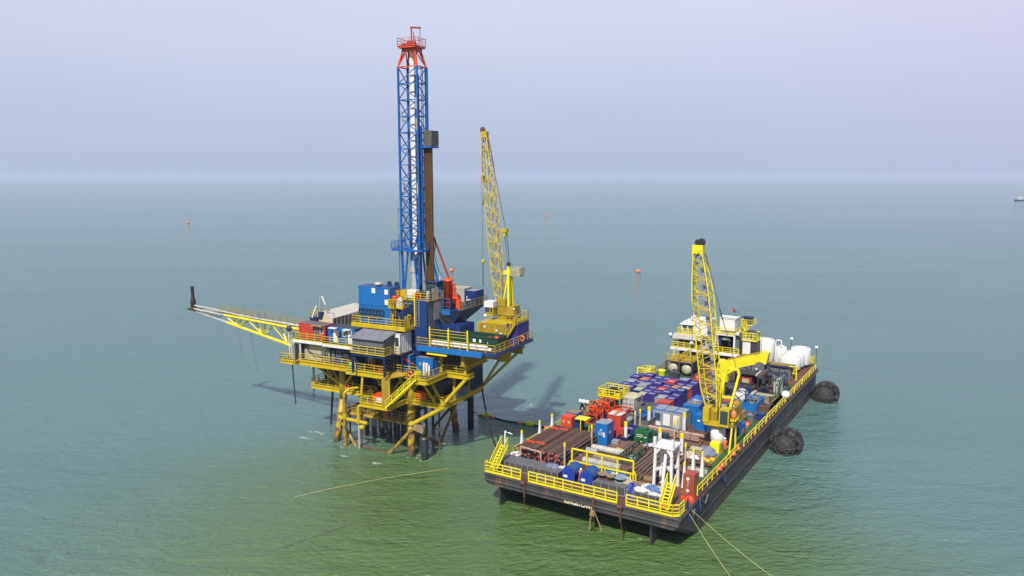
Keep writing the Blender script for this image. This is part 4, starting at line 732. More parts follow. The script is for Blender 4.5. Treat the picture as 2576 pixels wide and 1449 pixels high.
c = container('white_cabin', 'white rounded cabin with a dark window beside the lean-to module', RIG, (11.1, -1.6, 15.1), 1.9, 2.8, 2.8, WHT, cat='cabin', pitch=.4); window(c, 1.2, 1.2, 1.6, 2.2, -.05, fm=GRD); part(c, 'base', MB().box(0, 0, -.25, 1.9, 2.8, -.01), GRY); part(c, 'railing', MB().rail([(0, -.35, 0), (2.1, -.35, 0)], sp=.7), YOL); part(c, 'leg', MB().bar((.2, .3, -2.7), (.2, .3, -.2), .2).bar((2, .3, -2.7), (2, .3, -.2), .2), BLM)
# main deck front right
container('small_blue_locker', 'narrow bright blue locker on the main deck left of the tan roofed container', RIG, (11.9, .2, Z2), 1.5, 1.6, 2.3, BLC, cat='locker', roof=TAN)
c = container('tan_roof_container', 'blue container with a tan roof beside the gas cylinders', RIG, (14.6, -.1, Z2), 2.7, 3.2, 2.3, BLC, roof=TAN); part(c, 'notice', MB().box(.6, -.1, 1.2, .9, -.07, 1.6), CRM); part(c, 'notice', MB().box(1.4, -.1, 1.3, 2.0, -.07, 1.6), WHT)
for k in range(3): solo('gas_cylinder', 'white gas cylinder standing in front of the tan roofed container', 'gas cylinder', RIG, (16.2+.42*k, -.6, Z2), MB().lathe([(.13, 0), (.15, .05), (.15, 1.5-.15*k), (.05, 1.7-.15*k), (.05, 1.85-.15*k)], n=10), WHT, group='white gas cylinders by the stair', smooth=True)
solo('green_bag', 'yellow green sack beside the white gas cylinders', 'sack', RIG, (15.4, -.9, Z2), MB().grid_blob((0, 0, 0), .3, .3, .8, 9), mat('lime cloth', (.45, .6, .02), .8))
solo('red_valve_block', 'red valve block under the lean-to module', 'valve', RIG, (9.6, -2.2, Z2), MB().box(0, 0, 0, .5, .5, .7).lathe([(.1, 0), (.3, .1), (.3, .3), (.1, .4)], (.25, .25, .7), 10), ORG)
solo('fire_extinguisher_box', 'red box with a white notice on the main deck edge under the lean-to module', 'box', RIG, (10.0, -2.7, Z2), MB().box(0, 0, 0, .7, .4, .8).box(.1, -.03, .25, .5, -.003, .6), RED)
solo('green_light', 'small bright green barrel at the rail left of the lean-to module', 'barrel', RIG, (4.9, -2.2, Z2), MB().lathe([(.18, 0), (.22, .1), (.22, .8), (.1, .9)], n=10), mat('neon green plastic', (.05, .75, .15), .5), smooth=True)
person('worker in bright orange coverall walking on the main deck under the lean-to module', RIG, (8.4, -1.9, Z2), 150, 'walk')
# cellar deck vessels
t = T('separator_vessel', 'large dark horizontal pressure vessel on the cellar deck right side', 'pressure vessel', RIG, (14.8, 2.4, Z1+1.75)); part(t, 'shell', MB().lathe([(.2, -.6), (1.0, -.4), (1.4, 0), (1.4, 5.6), (1.0, 6), (.2, 6.2)], (1.0, 0, 0), 20, 'y'), GRD, smooth=True); part(t, 'saddle', MB().box(.1, .8, -1.75, 1.9, 1.1, -1).box(.1, 4.4, -1.75, 1.9, 4.7, -1), YOL)
solo('orange_tank', 'orange red tank on the cellar deck beside the wind panel', 'tank', RIG, (8.6, -2.4, Z1), MB().box(0, 0, 0, 2.0, 1, .9).lathe([(.3, 0), (.5, .1), (.5, .6), (.3, .7)], (1, .5, .6), 12), ORG)
t = T('white_tank', 'small white horizontal tank on the projecting cellar deck', 'tank', RIG, (9.7, -3.0, Z1+.5)); part(t, 'shell', MB().lathe([(.1, 0), (.38, .1), (.38, 1.3), (.1, 1.4)], n=14, axis='x'), WHT, smooth=True); part(t, 'foot', MB().box(.2, -.3, -.5, .35, .3, -.2).box(1, -.3, -.5, 1.15, .3, -.2), GRY)
solo('orange_box', 'orange steel box on the cellar deck behind the stair', 'box', RIG, (13.5, -.1+1.3, Z1), MB().box(0, 0, 0, 1.7, 1, 1.3), ORG)
t = T('pig_launcher', 'yellow pipe vessel with a pale disc on the left of the cellar deck', 'pipe vessel', RIG, (-2.4, 1.4, Z1+1.9)); part(t, 'shell', MB().lathe([(.1, 0), (.42, .05), (.42, 2.6), (.1, 2.7)], n=14, axis='y'), YEL, smooth=True); part(t, 'disc', MB().lathe([(.1, -.12), (.3, -.1), (.3, -.02)], (.6, 0, -.2), 12, 'y'), CRM); part(t, 'elbow', MB().path([(-2, 0, .6), (-1.4, 0, 1.1), (-.7, 0, .9), (-.6, 0, -.8)], .16, 8), BRS)
# ---- flare boom
t = T('flare_boom', 'long yellow triangular truss boom reaching out over the water to the left', 'flare boom', RIG)
def fb(f): # f 0 root .. 1 tip
    u = -5.6-26*f; zt = 16.1+1.3*f; return u, zt
def low(f): return 12.4+ (15.6-12.4)*f/.68 if f < .68 else 15.6+(17.1-15.6)*(f-.68)/.32
tl = MB(); tr = MB(); lo = MB(); g2 = [MB() for _ in range(10)]; NB = 10
def wid(f): return 1.5*(1-f)**.5+.28
for k in range(NB):
    f0, f1 = k/NB, (k+1)/NB; a0, a1 = fb(f0), fb(f1); m_ = k >= 7
    for s_, bb in ((-1, tl), (1, tr)): bb.tube((a0[0], 2+s_*wid(f0)/2, a0[1]), (a1[0], 2+s_*wid(f1)/2, a1[1]), .17 if not m_ else .13, 8)
    lo.tube((a0[0], 2, low(f0)), (a1[0], 2, low(f1)), .2 if not m_ else .14, 8); q = g2[k]
    for s_ in (-1, 1):
        q.tube((a0[0], 2+s_*wid(f0)/2, a0[1]), (a1[0], 2, low(f1)) if k % 2 else (a0[0], 2, low(f0)), .09 if not m_ else .05, 6); q.tube((a1[0], 2+s_*wid(f1)/2, a1[1]), (a0[0], 2, low(f0)), .1 if not m_ else .05, 6) if k % 2 == 0 else None
    q.tube((a0[0], 2-wid(f0)/2, a0[1]), (a0[0], 2+wid(f0)/2, a0[1]), .07, 6); q.tube((a0[0], 2-wid(f0)/2, a0[1]), (a1[0], 2+wid(f1)/2, a1[1]), .06, 6)
# colour split: sooty grey tip, yellow inboard
def split(mbs, um, n1, n2, m1, m2):
    pass
def chord(off, zf, r):
    for (fa, fb_, m_) in ((0, .7, YLG), (.7, 1, WHD)):
        b = MB(); N = 6
        for k in range(N):
            f0 = fa+(fb_-fa)*k/N; f1 = fa+(fb_-fa)*(k+1)/N; b.tube((fb(f0)[0], 2+off*wid(f0)/2, zf(f0)), (fb(f1)[0], 2+off*wid(f1)/2, zf(f1)), r if m_ is YLG else r*.75, 8)
        part(t, 'chord', b, m_)
chord(-1, lambda f: fb(f)[1], .19); chord(1, lambda f: fb(f)[1], .19); chord(0, low, .23)
for k, q in enumerate(g2): part(t, 'truss_bay', q, YLG if k < 7 else GRY)
g = MB(); g.add([(fb(0)[0], 2-.5, fb(0)[1]+.2), (fb(.75)[0], 2-.3, fb(.75)[1]+.2), (fb(.75)[0], 2+.3, fb(.75)[1]+.2), (fb(0)[0], 2+.5, fb(0)[1]+.2)], [(3, 2, 1, 0)]); part(t, 'walkway', g, YOL)
for s_ in (-1, 1): part(t, 'railing', MB().rail([(fb(0)[0], 2+s_*.75, fb(0)[1]+.2), (fb(.4)[0], 2+s_*.6, fb(.4)[1]+.2), (fb(.75)[0], 2+s_*.4, fb(.75)[1]+.2)], sp=1.5, t=.05, toe=False), YOL)
part(t, 'gas_pipe', MB().path([(fb(0)[0], 1.2, 16.6), (fb(.55)[0], 1.4, 17.2), (fb(.8)[0], 1.6, 17.75), (fb(1)[0]+.4, 2, 17.9)], .14, 8).path([(fb(0)[0], 1.6, 16.5), (fb(.9)[0], 1.9, 17.4)], .08, 6), WHD)
part(t, 'tip_plate', MB().prism([(-32.6, 1.6), (-31, 1.4), (-30.4, 2), (-31, 2.6), (-32.6, 2.4)], 17.15, 17.35), SOOT)
part(t, 'hanging_rope', MB().path([(fb(.61)[0], 2, low(.61)), (fb(.6)[0]+.1, 2, 12.5), (fb(.6)[0]+.3, 2, 10.6)], .025, 4).path([(fb(.5)[0], 2, low(.5)), (fb(.49)[0], 2, 12), (fb(.48)[0]+.4, 2, 8.4)], .025, 4), CABLE)
t = T('flare_stack', 'sooty black flare stack standing at the tip of the yellow boom', 'flare stack', RIG, (-31.5, 2, 17.35)); part(t, 'burner', MB().lathe([(.38, 0), (.42, .6), (.45, 1.3), (.30, 1.9), (.27, 2.0), (.27, 3.7), (.29, 3.75), (.2, 3.75)], n=18), SOOT, smooth=True); part(t, 'collar', MB().lathe([(.5, 0), (.55, .1), (.5, .3)], n=14), BRS)
# ---- piles and fenders standing free in the water
g = MB().tube((0, 0, -1), (0, 0, 3.3), .5, 14).tube((0, 0, 3.3), (.05, 0, 5.3), .34, 10, .2); t = T('mooring_pile', 'weathered dark pile with a ragged thin top right of the right front leg', 'pile', RIG, (15.8, -.2, 0)); part(t, 'shaft', g, PILE, smooth=True); part(t, 'sleeve', MB().tube((0, 0, .9), (0, 0, 3.0), .55, 12), HULLD); part(t, 'strut', MB().bar((0, .1, 4.1), (-1.7, .1, 4.5), .75), TAN)
t = T('fender_pile', 'black fender pile standing in the water at the back right of the platform', 'pile', RIG, (14.9, 14.2, 0)); part(t, 'shaft', MB().tube((0, 0, -1), (0, 0, 6.2), .5, 14), BLK, smooth=True); part(t, 'strut', MB().tube((0, 0, 5), (-1.9, -2.6, 5), .35, 10), BLK)
solo('hanging_pipe', 'thin dark pipe hanging into the water from the left of the cellar deck', 'pipe', RIG, (-6.0, 6.0, 0), MB().tube((-.3, 0, -.5), (.6, 0, 8), .17, 8), GRD)
solo('hanging_pipe', 'thin dark rod hanging from the left corner landing above the water', 'pipe', RIG, (-5.9, -2.3, 0), MB().tube((.2, 0, 5.6), (-.2, 0, 12.0), .09, 6), GRD)
solo('hanging_pipe', 'short dark rod under the left end of the cellar deck', 'pipe', RIG, (-4.8, .7, 0), MB().tube((0, 0, 5.8), (0, 0, 7.6), .08, 6), GRD)
#==BODY==
# ================================================================== BARGE
B0 = T('cargo_barge', 'long flat grey work barge with a yellow railed stern moored beside the platform', 'barge', BAR)
Wb, Lb, DZ = 24.4, 77.0, 4.0
g = MB()
st = [(.5, 4.0), (.35, 3.9), (.35, 2.6), (.9, 2.35), (5.5, .2), (7, -1.2)]     # v,z stern profile
secs = []
def ring(v, zt, zb, in_=0, ch=1.2):
    return [(in_+ch*.0, v, zt), (in_, v, zb+ch*.9 if zb > 1 else zb), (in_+ch, v, zb-0), (Wb-in_-ch, v, zb), (Wb-in_, v, zb+ch*.9 if zb > 1 else zb), (Wb-in_, v, zt)]
prof = [(.35, 2.6, .0), (.95, 2.3, .0), (3.2, 1.2, .0), (6.0, -.2, 0), (8, -1.2, 0), (66, -1.2, 0), (74, -.6, .3), (Lb, 1.6, 1.2)]
for v, zb, i_ in prof:
    secs.append([(i_, v, DZ), (i_, v, zb+.5), (i_+.6, v, zb), (Wb-i_-.6, v, zb), (Wb-i_, v, zb+.5), (Wb-i_, v, DZ)])
o0 = 0
for sct in secs: g.v += sct
for k in range(len(secs)-1):
    for j in range(5): g.f.append((k*6+j, k*6+j+1, (k+1)*6+j+1, (k+1)*6+j))
g.f.append((5, 4, 3, 2, 1, 0)); g.f.append(tuple(range((len(secs)-1)*6, len(secs)*6)))
part(B0, 'hull', g, HULL)
part(B0, 'deck', MB().prism([(0, .35), (Wb, .35), (Wb, 66), (Wb-.3, 74), (Wb-1.2, Lb), (1.2, Lb), (.3, 74), (0, 66)], DZ, DZ+.02), RUSTDECK)
part(B0, 'rubbing_strake', MB().tube((-.02, .33, 3.15), (Wb, .33, 3.15), .14, 8).tube((-.02, .33, 3.9), (Wb, .33, 3.9), .12, 8), HULL)
part(B0, 'rubbing_strake', MB().tube((Wb+.02, .4, 3.8), (Wb+.02, 74, 3.8), .14, 8).tube((Wb+.02, 6, 1.6), (Wb+.02, 70, 1.6), .08, 8), HULL)
for (u0, v0, u1, v1) in ((.05, .45, Wb-.05, 1.7), (22.4, 7, 23.5, 60), (0.2, 17.6, 4.2, 26), (11, 17.4, 15.6, 19.4), (.2, 47, 6, 60), (20, 44, 23.4, 58)):
    part(B0, 'green_walkway', MB().box(u0, v0, DZ+.024, u1, v1, DZ+.05), GRM)
part(B0, 'walkway_line', MB().box(22.2, 7, DZ+.024, 22.38, 60, DZ+.055).box(4.22, 17.6, DZ+.024, 4.4, 26, DZ+.055), YOL)
part(B0, 'side_step', MB().box(23.55, 6.5, DZ+.021, 24.36, 74, DZ+.28), BRS)
for u in (1.7, 21.0): part(B0, 'skeg', MB().add([(u, .9, -1), (u+.25, .9, -1), (u+.25, .9, 2.5), (u, .9, 2.5), (u, 8, -1), (u+.25, 8, -1), (u+.25, 8, .2), (u, 8, .2)], [(0, 1, 2, 3), (7, 6, 5, 4), (0, 3, 7, 4), (1, 5, 6, 2), (3, 2, 6, 7)]), HULLD)
for r_ in ([(0, 1.0), (0, .5), (5.0, .5)], [(6.1, .5), (11.8, .5)], [(11.8, .5), (17.3, .5)], [(18.4, .5), (23.6, .5), (24.2, 1.0), (24.2, 2.4)]): part(B0, 'stern_railing', MB().rail([(x, y, DZ+.05) for x, y in r_], h=1.25, sp=1.25, t=.11), YLG)
for v0 in range(3, 33, 5): part(B0, 'side_railing', MB().rail([(.1, v0, DZ), (.1, v0+4.9, DZ)], h=1.2, sp=1.25, t=.09), YLG)
for v0 in range(33, 63, 6): part(B0, 'side_railing', MB().rail([(.1, v0, DZ), (.1, v0+5.8, DZ)], h=1.2, sp=1.5, t=.09), YOL)
for v0 in (6.6, 12, 17.4, 25.2, 31, 37, 43, 49, 55, 61, 67): part(B0, 'side_railing', MB().rail([(24.25, v0, DZ+.3), (24.25, v0+5.2, DZ+.3)], h=1.05, sp=1.9, t=.1, mid=1, toe=False), YLG)
for v0 in range(26, 62, 4): part(B0, 'rail_pipe', MB().tube((24.1, v0+.3, DZ+.95), (24.1, v0+3.2, DZ+.95), .13, 8), WHD)
part(B0, 'bow_railing', MB().rail([(24.0, 73, DZ), (23.2, 76.8, DZ), (1.3, 76.8, DZ)], h=1.3, sp=2, t=.09), YEL)
part(B0, 'stern_stair', MB().stair((.35, 1.0, DZ+.3), (.35, 3.6, DZ+2.6), .9, (1, 0, 0)), YLG); part(B0, 'stern_stair', MB().stair((22.0, 1.0, DZ+.3), (22.0, 3.2, DZ+2.6), .9, (1, 0, 0)), YLG)
for u in (5.55, 17.85): part(B0, 'fairlead', MB().box(u-.45, .35, DZ+.05, u+.45, 1.0, DZ+.5).tube((u-.3, .1, DZ-.1), (u+.3, .1, DZ-.1), .22, 10), BRS); 
for u, k in ((5.7, 0), (14.6, 1), (17.9, 2)):
    part(B0, 'mooring_chain', MB().path([(u, .15, 4.2), (u+.05, .05, 3.2), (u, .2, 2.2)], .13, 6).path([(u, .2, 2.4), (u-.1+.2*k, .3, .4), (u-.1+.2*k, .4, -.5)], .05, 5), BRS)
part(B0, 'hanging_fender_rope', MB().path([(14.6, .1, 3.1), (14.3, .1, 1.4), (14.2, .2, .3)], .09, 5).path([(14.6, .1, 3.0), (15.4, .1, 1.4), (15.7, .2, .4)], .06, 5).grid_blob((14.55, .1, 2.1), .28, .22, .9, 5), TAN)
text(B0, 'lettering', 'KINGSTOWN', (10.9, .32, 2.72), .62, mat('faded cream lettering', (.85, .74, .5), .8, rust=.1), bold=.02)
for u, v, l in ((21, 12, 1.5), (23, 30, 2.2), (24.42, 5, 1)): pass
for v0, v1, z0 in ((4, 4.9, 3.6), (7.3, 9.5, 3.6), (15, 16.4, 3.5)): part(B0, 'hull_rope', MB().path([(24.55, v0, z0), (24.6, (v0+v1)/2, z0-.9), (24.55, v1, z0-.1)], .09, 6), [BLM, GRY, BLD][int(v0) % 3])
part(B0, 'bitt', MB().tube((2.6, 5.4, DZ), (2.6, 5.4, DZ+.9), .22, 10).tube((3.3, 5.6, DZ), (3.3, 5.6, DZ+.9), .22, 10), BLK)
g = MB()
for v in range(9, 72, 3): g.box(Wb+.004, v, .3, Wb+.02, v+.06, 3.6)
g.box(Wb+.004, 7, 2.6, Wb+.018, 71, 2.66); part(B0, 'weld_seam', g, HULLD)
part(B0, 'waterline_growth', MB().box(Wb+.003, 7.4, -.6, Wb+.03, 70, .38).box(-.03, 7.4, -.6, -.003, 70, .38), mat('olive marine growth', (.045, .05, .022), .9, rust=.4, grime=.5, scale=.9, rustcol=(.09, .05, .03)))
rnd = random.Random(44)
for k in range(9):
    v = 8+6.6*k+rnd.uniform(-1.5, 1.5); part(B0, 'hull_patch', MB().box(Wb+.022, v, rnd.uniform(.6, 1.4), Wb+.034, v+rnd.uniform(1.2, 3.4), rnd.uniform(2.0, 3.3)), [HULLD, mat('rust stained plate', (.12, .055, .03), .8, rust=.5, grime=.5, rustcol=(.05, .045, .045)), HULL][k % 3])
for k in range(5):
    v = 5.2+.5*k; part(B0, 'hull_rope', MB().path([(Wb+.1, v, 4.0), (Wb+.12, v+.2, 3.2-.2*(k % 2)), (Wb+.08, v+.4, 2.4)], .1, 6), [BLM, HULLD, BLD, GRY, BLM][k])
# low mesh covered boxes behind the stern rail
for i, (u0, v0, u1, v1, h, lab) in enumerate(((.6, 2.6, 8.8, 4.8, .95, 'long grey covered box behind the left half of the stern rail'), (13.4, 2.6, 17.3, 4.8, 1.0, 'grey covered box under the cable spools'), (17.6, 2.5, 21.8, 4.6, .9, 'grey covered box under the tarpaulins at the right of the stern'))):
    t = T('covered_box', lab, 'box', BAR, (u0, v0, DZ), 0, 'grey covered boxes behind the stern rail'); part(t, 'lid', MB().box(0, 0, h-.08, u1-u0, v1-v0, h), STONE); part(t, 'mesh_side', MB().box(.05, .05, 0, u1-u0-.05, v1-v0-.05, h-.085), DECKG)
    n_ = int((u1-u0)/.8); b = MB()
    for k in range(n_+1): x = (u1-u0)*k/n_; b.bar((x, -.02, 0), (x, -.02, h), .06)
    b.bar((0, -.02, .06), (u1-u0, -.02, .06), .06); part(t, 'frame', b, GRL)
# stanchions: slender poles and tapered posts with yellow tips
pm = MB().tube((0, 0, 0), (0, 0, 2.6), .13, 8); st0 = T('stanchion', 'x', 'post', BAR); part(st0, 'pole', pm, CRM); part(st0, 'tip', MB().tube((0, 0, 2.6), (0, 0, 3.1), .14, 8), YLG)
wp0 = T('stanchion', 'x', 'post', BAR); part(wp0, 'pole', MB().tube((0, 0, 0), (0, 0, 2.2), .24, 8), WHT); part(wp0, 'tip', MB().tube((0, 0, 2.2), (0, 0, 2.8), .25, 8), YLG)
tp0 = T('stanchion', 'x', 'post', BAR); part(tp0, 'pole', MB().tube((0, 0, 0), (0, 0, 2.7), .34, 4, .14), WHT); part(tp0, 'tip', MB().tube((0, 0, 2.7), (0, 0, 3.1), .17, 4, .15), YLG)
def many(src, items, group):
    for i, (u, v, lab) in enumerate(items): o = src if i == 0 else dup(src); place(o, BAR, (u, v, DZ), 0, lab, group)
many(st0, [(7.4, 6.9, 'slender cream post with yellow tip at the near right corner of the pipe stacks'), (7.2, 14.8, 'slender cream post with yellow tip at the far right corner of the pipe stacks'), (9.7, 23.3, 'left one of the close pair of slender posts by the green power unit'), (9.9, 24.6, 'right one of the close pair of slender posts by the green power unit'),
           (15.8, 22.2, 'near one of two slender posts in front of the long brown pipes'), (15.5, 24.2, 'rear one of two slender posts in front of the long brown pipes'), (20.0, 14.6, 'slender post with yellow tip behind the white tower frame'), (19.0, 8.8, 'short slender post beside the left foot of the white tower frame')], 'slender posts with yellow tips')
many(wp0, [(10.1, 19.2, 'thick white post with yellow top right of the tall blue box'), (14.9, 19.3, 'thick white post with yellow top left of the grey bin'), (18.1, 18.6, 'thick white post with yellow top right of the grey bin'), (15.4, 27.2, 'thick white post with yellow top at the right corner of the site office'), (10.2, 27.2, 'thick white post with yellow top at the left corner of the site office')], 'thick white posts with yellow tops')
many(tp0, [(.5, 8.2, 'tapered white post at the left rail, nearest the stern'), (.5, 12.8, 'tapered white post at the left rail, middle of three'), (.5, 16.2, 'tapered white post at the left rail, farthest from the stern'), (21.5, 13.2, 'smaller tapered white post left of the red cabinet'), (22.7, 12.9, 'tall tapered white post behind the red cabinet'), (22.0, 8.6, 'tapered grey white post just left of the red cabinet')], 'tapered white posts with yellow tips')
# drill pipe stacks: every visible pipe a thing
pA = bpy.data.meshes.new('drill_pipe'); mbp = MB().tube((0, 0, 0), (0, 9.6, 0), .13, 7).tube((0, -.05, 0), (0, .35, 0), .17, 7).tube((0, 9.2, 0), (0, 9.65, 0), .17, 7)
me1 = mbp.mesh('drill_pipe', BRN); PINK = mat('pipe end protector', (.38, .10, .09), .6, grime=.5, scale=3)
me2 = mbp.mesh('drill_pipe', BRS)
pe = MB().tube((0, -.12, 0), (0, -.051, 0), .15, 8).mesh('pipe_end', PINK); pe2 = MB().tube((0, -.12, 0), (0, -.051, 0), .15, 8).mesh('pipe_end', BLK); prd = MB().tube((0, 1.9, 0), (0, 2.5, 0), .15, 8).mesh('red_band', ORG); prd2 = MB().tube((0, 8.2, 0), (0, 8.8, 0), .15, 8).mesh('red_band', ORG)
rnd = random.Random(11)
for (u0, n_, rows, v0, red, lab, grp) in ((1.0, 8, 5, 6.6, True, 'red banded rusty drill pipe in the left pipe stack', 'red banded drill pipes in the left stack'), (3.9, 10, 5, 6.6, False, 'plain rusty drill pipe in the right pipe stack', 'plain drill pipes in the right stack')):
    for r_ in range(rows):
        for k in range(n_):
            if r_ < rows-1 and not (k == n_-1 or k == 0) and False: continue
            o = bpy.data.objects.new('drill_pipe', me1 if rnd.random() < .6 else me2); COL.objects.link(o)
            o.location = wpt(BAR, u0+.34*k+(.17 if r_ % 2 else 0), v0+rnd.uniform(-.4, .25), DZ+.35+.3*r_); o.rotation_euler = (0, 0, -R(32)); tag(o, lab, 'drill pipe', grp)
            e_ = bpy.data.objects.new('end_cap', pe if rnd.random() < .7 else pe2); COL.objects.link(e_); e_.parent = o
            if red and r_ == rows-1: 
                for pm_ in (prd, prd2): b_ = bpy.data.objects.new('red_band', pm_); COL.objects.link(b_); b_.parent = o
for i, v in enumerate((7.5, 11.3, 15.2)): solo('timber_bearer', ['near', 'middle', 'far'][i]+' timber bearer under the pipe stacks', 'timber', BAR, (.8, v, DZ), MB().box(0, 0, .02, 6.8, .25, .2), TAN, group='timbers under the pipe stacks')
t = T('goalpost_barrier', 'pale goalpost frame in front of the left pipe stack', 'frame', BAR, (1.9, 5.6, DZ)); part(t, 'post', MB().bar((0, 0, 0), (0, 0, 2.0), .12), CRM); part(t, 'post', MB().bar((2.9, 0, 0), (2.9, 0, 1.8), .12), CRM); part(t, 'crossbar', MB().bar((0, 0, 2.0), (2.9, 0, 1.8), .12), CRM)
# big pipes (second stack), long pipes amidships, white pipes
bp = MB().tube((0, 0, 0), (0, 8.6, 0), .17, 9).mesh('steel_pipe', mat('grey brown line pipe', (.16, .105, .08), .6, rust=.35, grime=.4))
for k in range(16):
    o = bpy.data.objects.new('steel_pipe', bp); COL.objects.link(o); uu = 15.0+.5*(k % 9)+(.25 if k > 8 else 0)
    o.location = wpt(BAR, uu, 7.6+rnd.uniform(-.6, .6)+.1*k, DZ+.45+(.33 if k > 8 else 0)); o.rotation_euler = (0, 0, -R(32)-R(rnd.uniform(-1.5, 1.5))); tag(o, 'grey brown line pipe lying between the green basket and the white tower', 'pipe', 'line pipes beside the green basket')
for i, (u, v, L_, r_) in enumerate(((14.6, 9.4, 4.8, .24), (15.0, 8.6, 3.6, .24), (16.5, 6.6, 4.6, .2))):
    solo('timber_beam', ['long pale timber beam across the deck under the line pipes, rearmost', 'pale timber beam under the line pipes, middle one', 'pale timber beam under the line pipes nearest the tarpaulins'][i], 'timber', BAR, (u, v, DZ+.2), MB().bar((0, 0, 0), (L_, 0, 0), r_*1.6), TAN, group='timber beams under the line pipes')
lpm = MB().tube((0, 0, 0), (8.8, 0, 0), .19, 9).mesh('long_pipe', mat('red brown casing pipe', (.24, .12, .075), .5, rust=.35, grime=.4)); lpw = MB().tube((0, 0, 0), (8.8, 0, 0), .19, 9).mesh('long_pipe', mat('pale casing pipe', (.48, .40, .33), .5, rust=.3, grime=.4))
for k in range(14):
    o = bpy.data.objects.new('casing_pipe', lpw if k in (12,) else lpm); COL.objects.link(o); o.location = wpt(BAR, 9.9+rnd.uniform(-.3, .5), 23.0+.4*(k % 7), DZ+.3+(.36 if k > 6 else 0)); o.rotation_euler = (0, 0, -R(32)+R(rnd.uniform(-1, 1)))
    tag(o, 'pale dusty casing pipe on top of the long pipe bundle' if k == 12 else 'long red brown casing pipe in the bundle in front of the site office', 'pipe', None if k == 12 else 'casing pipes in front of the site office')
lps = MB().tube((0, 0, 0), (5.4, 0, 0), .16, 8).mesh('short_pipe', mat('dark rusty pipe', (.12, .06, .045), .7, rust=.4, grime=.4))
for k in range(12):
    o = bpy.data.objects.new('short_pipe', lps); COL.objects.link(o); o.location = wpt(BAR, 14.0+rnd.uniform(-.6, .6), 20.6+.33*(k % 6), DZ+.2+(.3 if k > 5 else 0)); o.rotation_euler = (0, 0, -R(32)+R(rnd.uniform(-2, 2))); tag(o, 'short dark rusty pipe in the heap behind the grey bin', 'pipe', 'short rusty pipes behind the grey bin')
for k in range(7):
    o = bpy.data.objects.new('short_pipe', lps); COL.objects.link(o); o.location = wpt(BAR, 9.3+rnd.uniform(-.4, .4), 15.7+.42*k, DZ+.2+.05*k); o.rotation_euler = (0, 0, -R(32)+R(rnd.uniform(-3, 3))); tag(o, 'rusty rail lying between the green basket and the green power unit', 'pipe', 'rusty rails behind the green basket')
for i, (u, v, L_, m, lab) in enumerate(((7.8, 14.0, 4.4, WHD, 'thick white pipe section right of the pipe stacks'), (8.8, 9.3, 5.0, WHD, 'thick dirty white pipe behind the tall yellow frame, left'), (7.6, 12.6, 1.6, GRL, 'grey pipe stub right of the pipe stacks'), (9.4, 11.2, 3.4, TAN, 'tan pipe section behind the tall yellow frame'))):
    solo('thick_pipe', lab, 'pipe', BAR, (u, v, DZ+.45), MB().tube((0, 0, 0), (L_, 0, 0), .42, 16), m, smooth=False)
# tall yellow frame with mesh
t = T('yellow_mesh_barrier', 'tall yellow tube barrier frame with mesh behind the blue hose reels', 'barrier', BAR, (8.6, 6.6, DZ)); H_ = 2.7; g = MB()
for x in (0, 2, 4, 6, 8): g.bar((x, 0, 1.0 if x in (2, 6) else 0, ), (x, 0, H_), .17)
g.bar((0, 0, H_), (8, 0, H_), .17).bar((0, 0, 1.15), (4, 0, 1.15), .15).bar((4, 0, 1.15), (8, 0, 1.15), .15)
for x in (-.35, 3.6, 7.65, 3.1, 4.4): g.bar((x, 0, 0), (x, 0, 1.0), .15)
g.bar((-.35, 0, 1.0), (0, 0, 1.3), .15).bar((8.3, 0, 0), (8.3, 0, 1.1), .15).bar((8.3, 0, 1.1), (8, 0, 1.5), .15); part(t, 'frame', g, YLG)
g = MB()
for x in range(1, 32): g.bar((x*.25, .03, 1.15), (x*.25, .03, H_-.05), .02)
for z in range(6): g.bar((0, .03, 1.3+.25*z), (8, .03, 1.3+.25*z), .02)
part(t, 'mesh', g, GRY)
# hose reels
def reel(label, u, v):
    t = T('hose_reel', label, 'hose reel', BAR, (u, v, DZ), 0, 'blue hose reels behind the stern rail')
    for y in (0, 1.9): part(t, 'side_plate', MB().box(-.85, y-.06, 0, .85, y+.06, 1.1).lathe([(.1, -.07), (.85, -.07), (.85, .07), (.1, .07)], (0, y, 1.05), 18, 'y'), mat('royal blue reel paint', (.01, .05, .36), .45, rust=.1, grime=.35))
    for k in range(7): part(t, 'hose_coil', MB().lathe([(.62, -.1), (.76, -.05), (.76, .05), (.62, .1)], (0, .25+.24*k, 1.05), 16, 'y'), BLK if k % 2 else BLC)
    part(t, 'notice', MB().box(-.6, -.09, .55, -.1, -.063, .85), WHT); part(t, 'base', MB().box(-.9, -.1, 0, .9, 2.05, .12), BLD)
reel('left blue hose reel with black hose and a loose top coil behind the stern rail', 10.0, 3.0); reel('right blue hose reel with black hose behind the stern rail', 12.3, 3.0)
person('worker in orange trousers and white top bending between the two blue hose reels', BAR, (11.2, 3.7, DZ+.05), 20, 'bend')
for i, (u, v, r_, m, lab) in enumerate(((13.9, 4.0, .6, BRS, 'leftmost brown cable spool lying on the grey covered box'), (15.0, 3.9, .55, BRS, 'middle brown cable spool lying on the grey covered box'), (16.1, 4.1, .75, GRL, 'largest cable spool with a grey blue top on the grey covered box'))):
    t = T('cable_spool', lab, 'spool', BAR, (u, v, DZ+1.0), 0, 'cable spools on the covered box'); part(t, 'core', MB().lathe([(r_*.5, .06), (r_*.55, .5)], n=14), BLK); part(t, 'flange', MB().lathe([(r_*.9, 0), (r_*.9, .06), (.1, .06)], n=18), m); part(t, 'flange', MB().lathe([(.1, .5), (r_, .5), (r_, .58), (.1, .58)], n=18), TAN if i < 2 else mat('grey blue disc', (.25, .3, .36), .6))
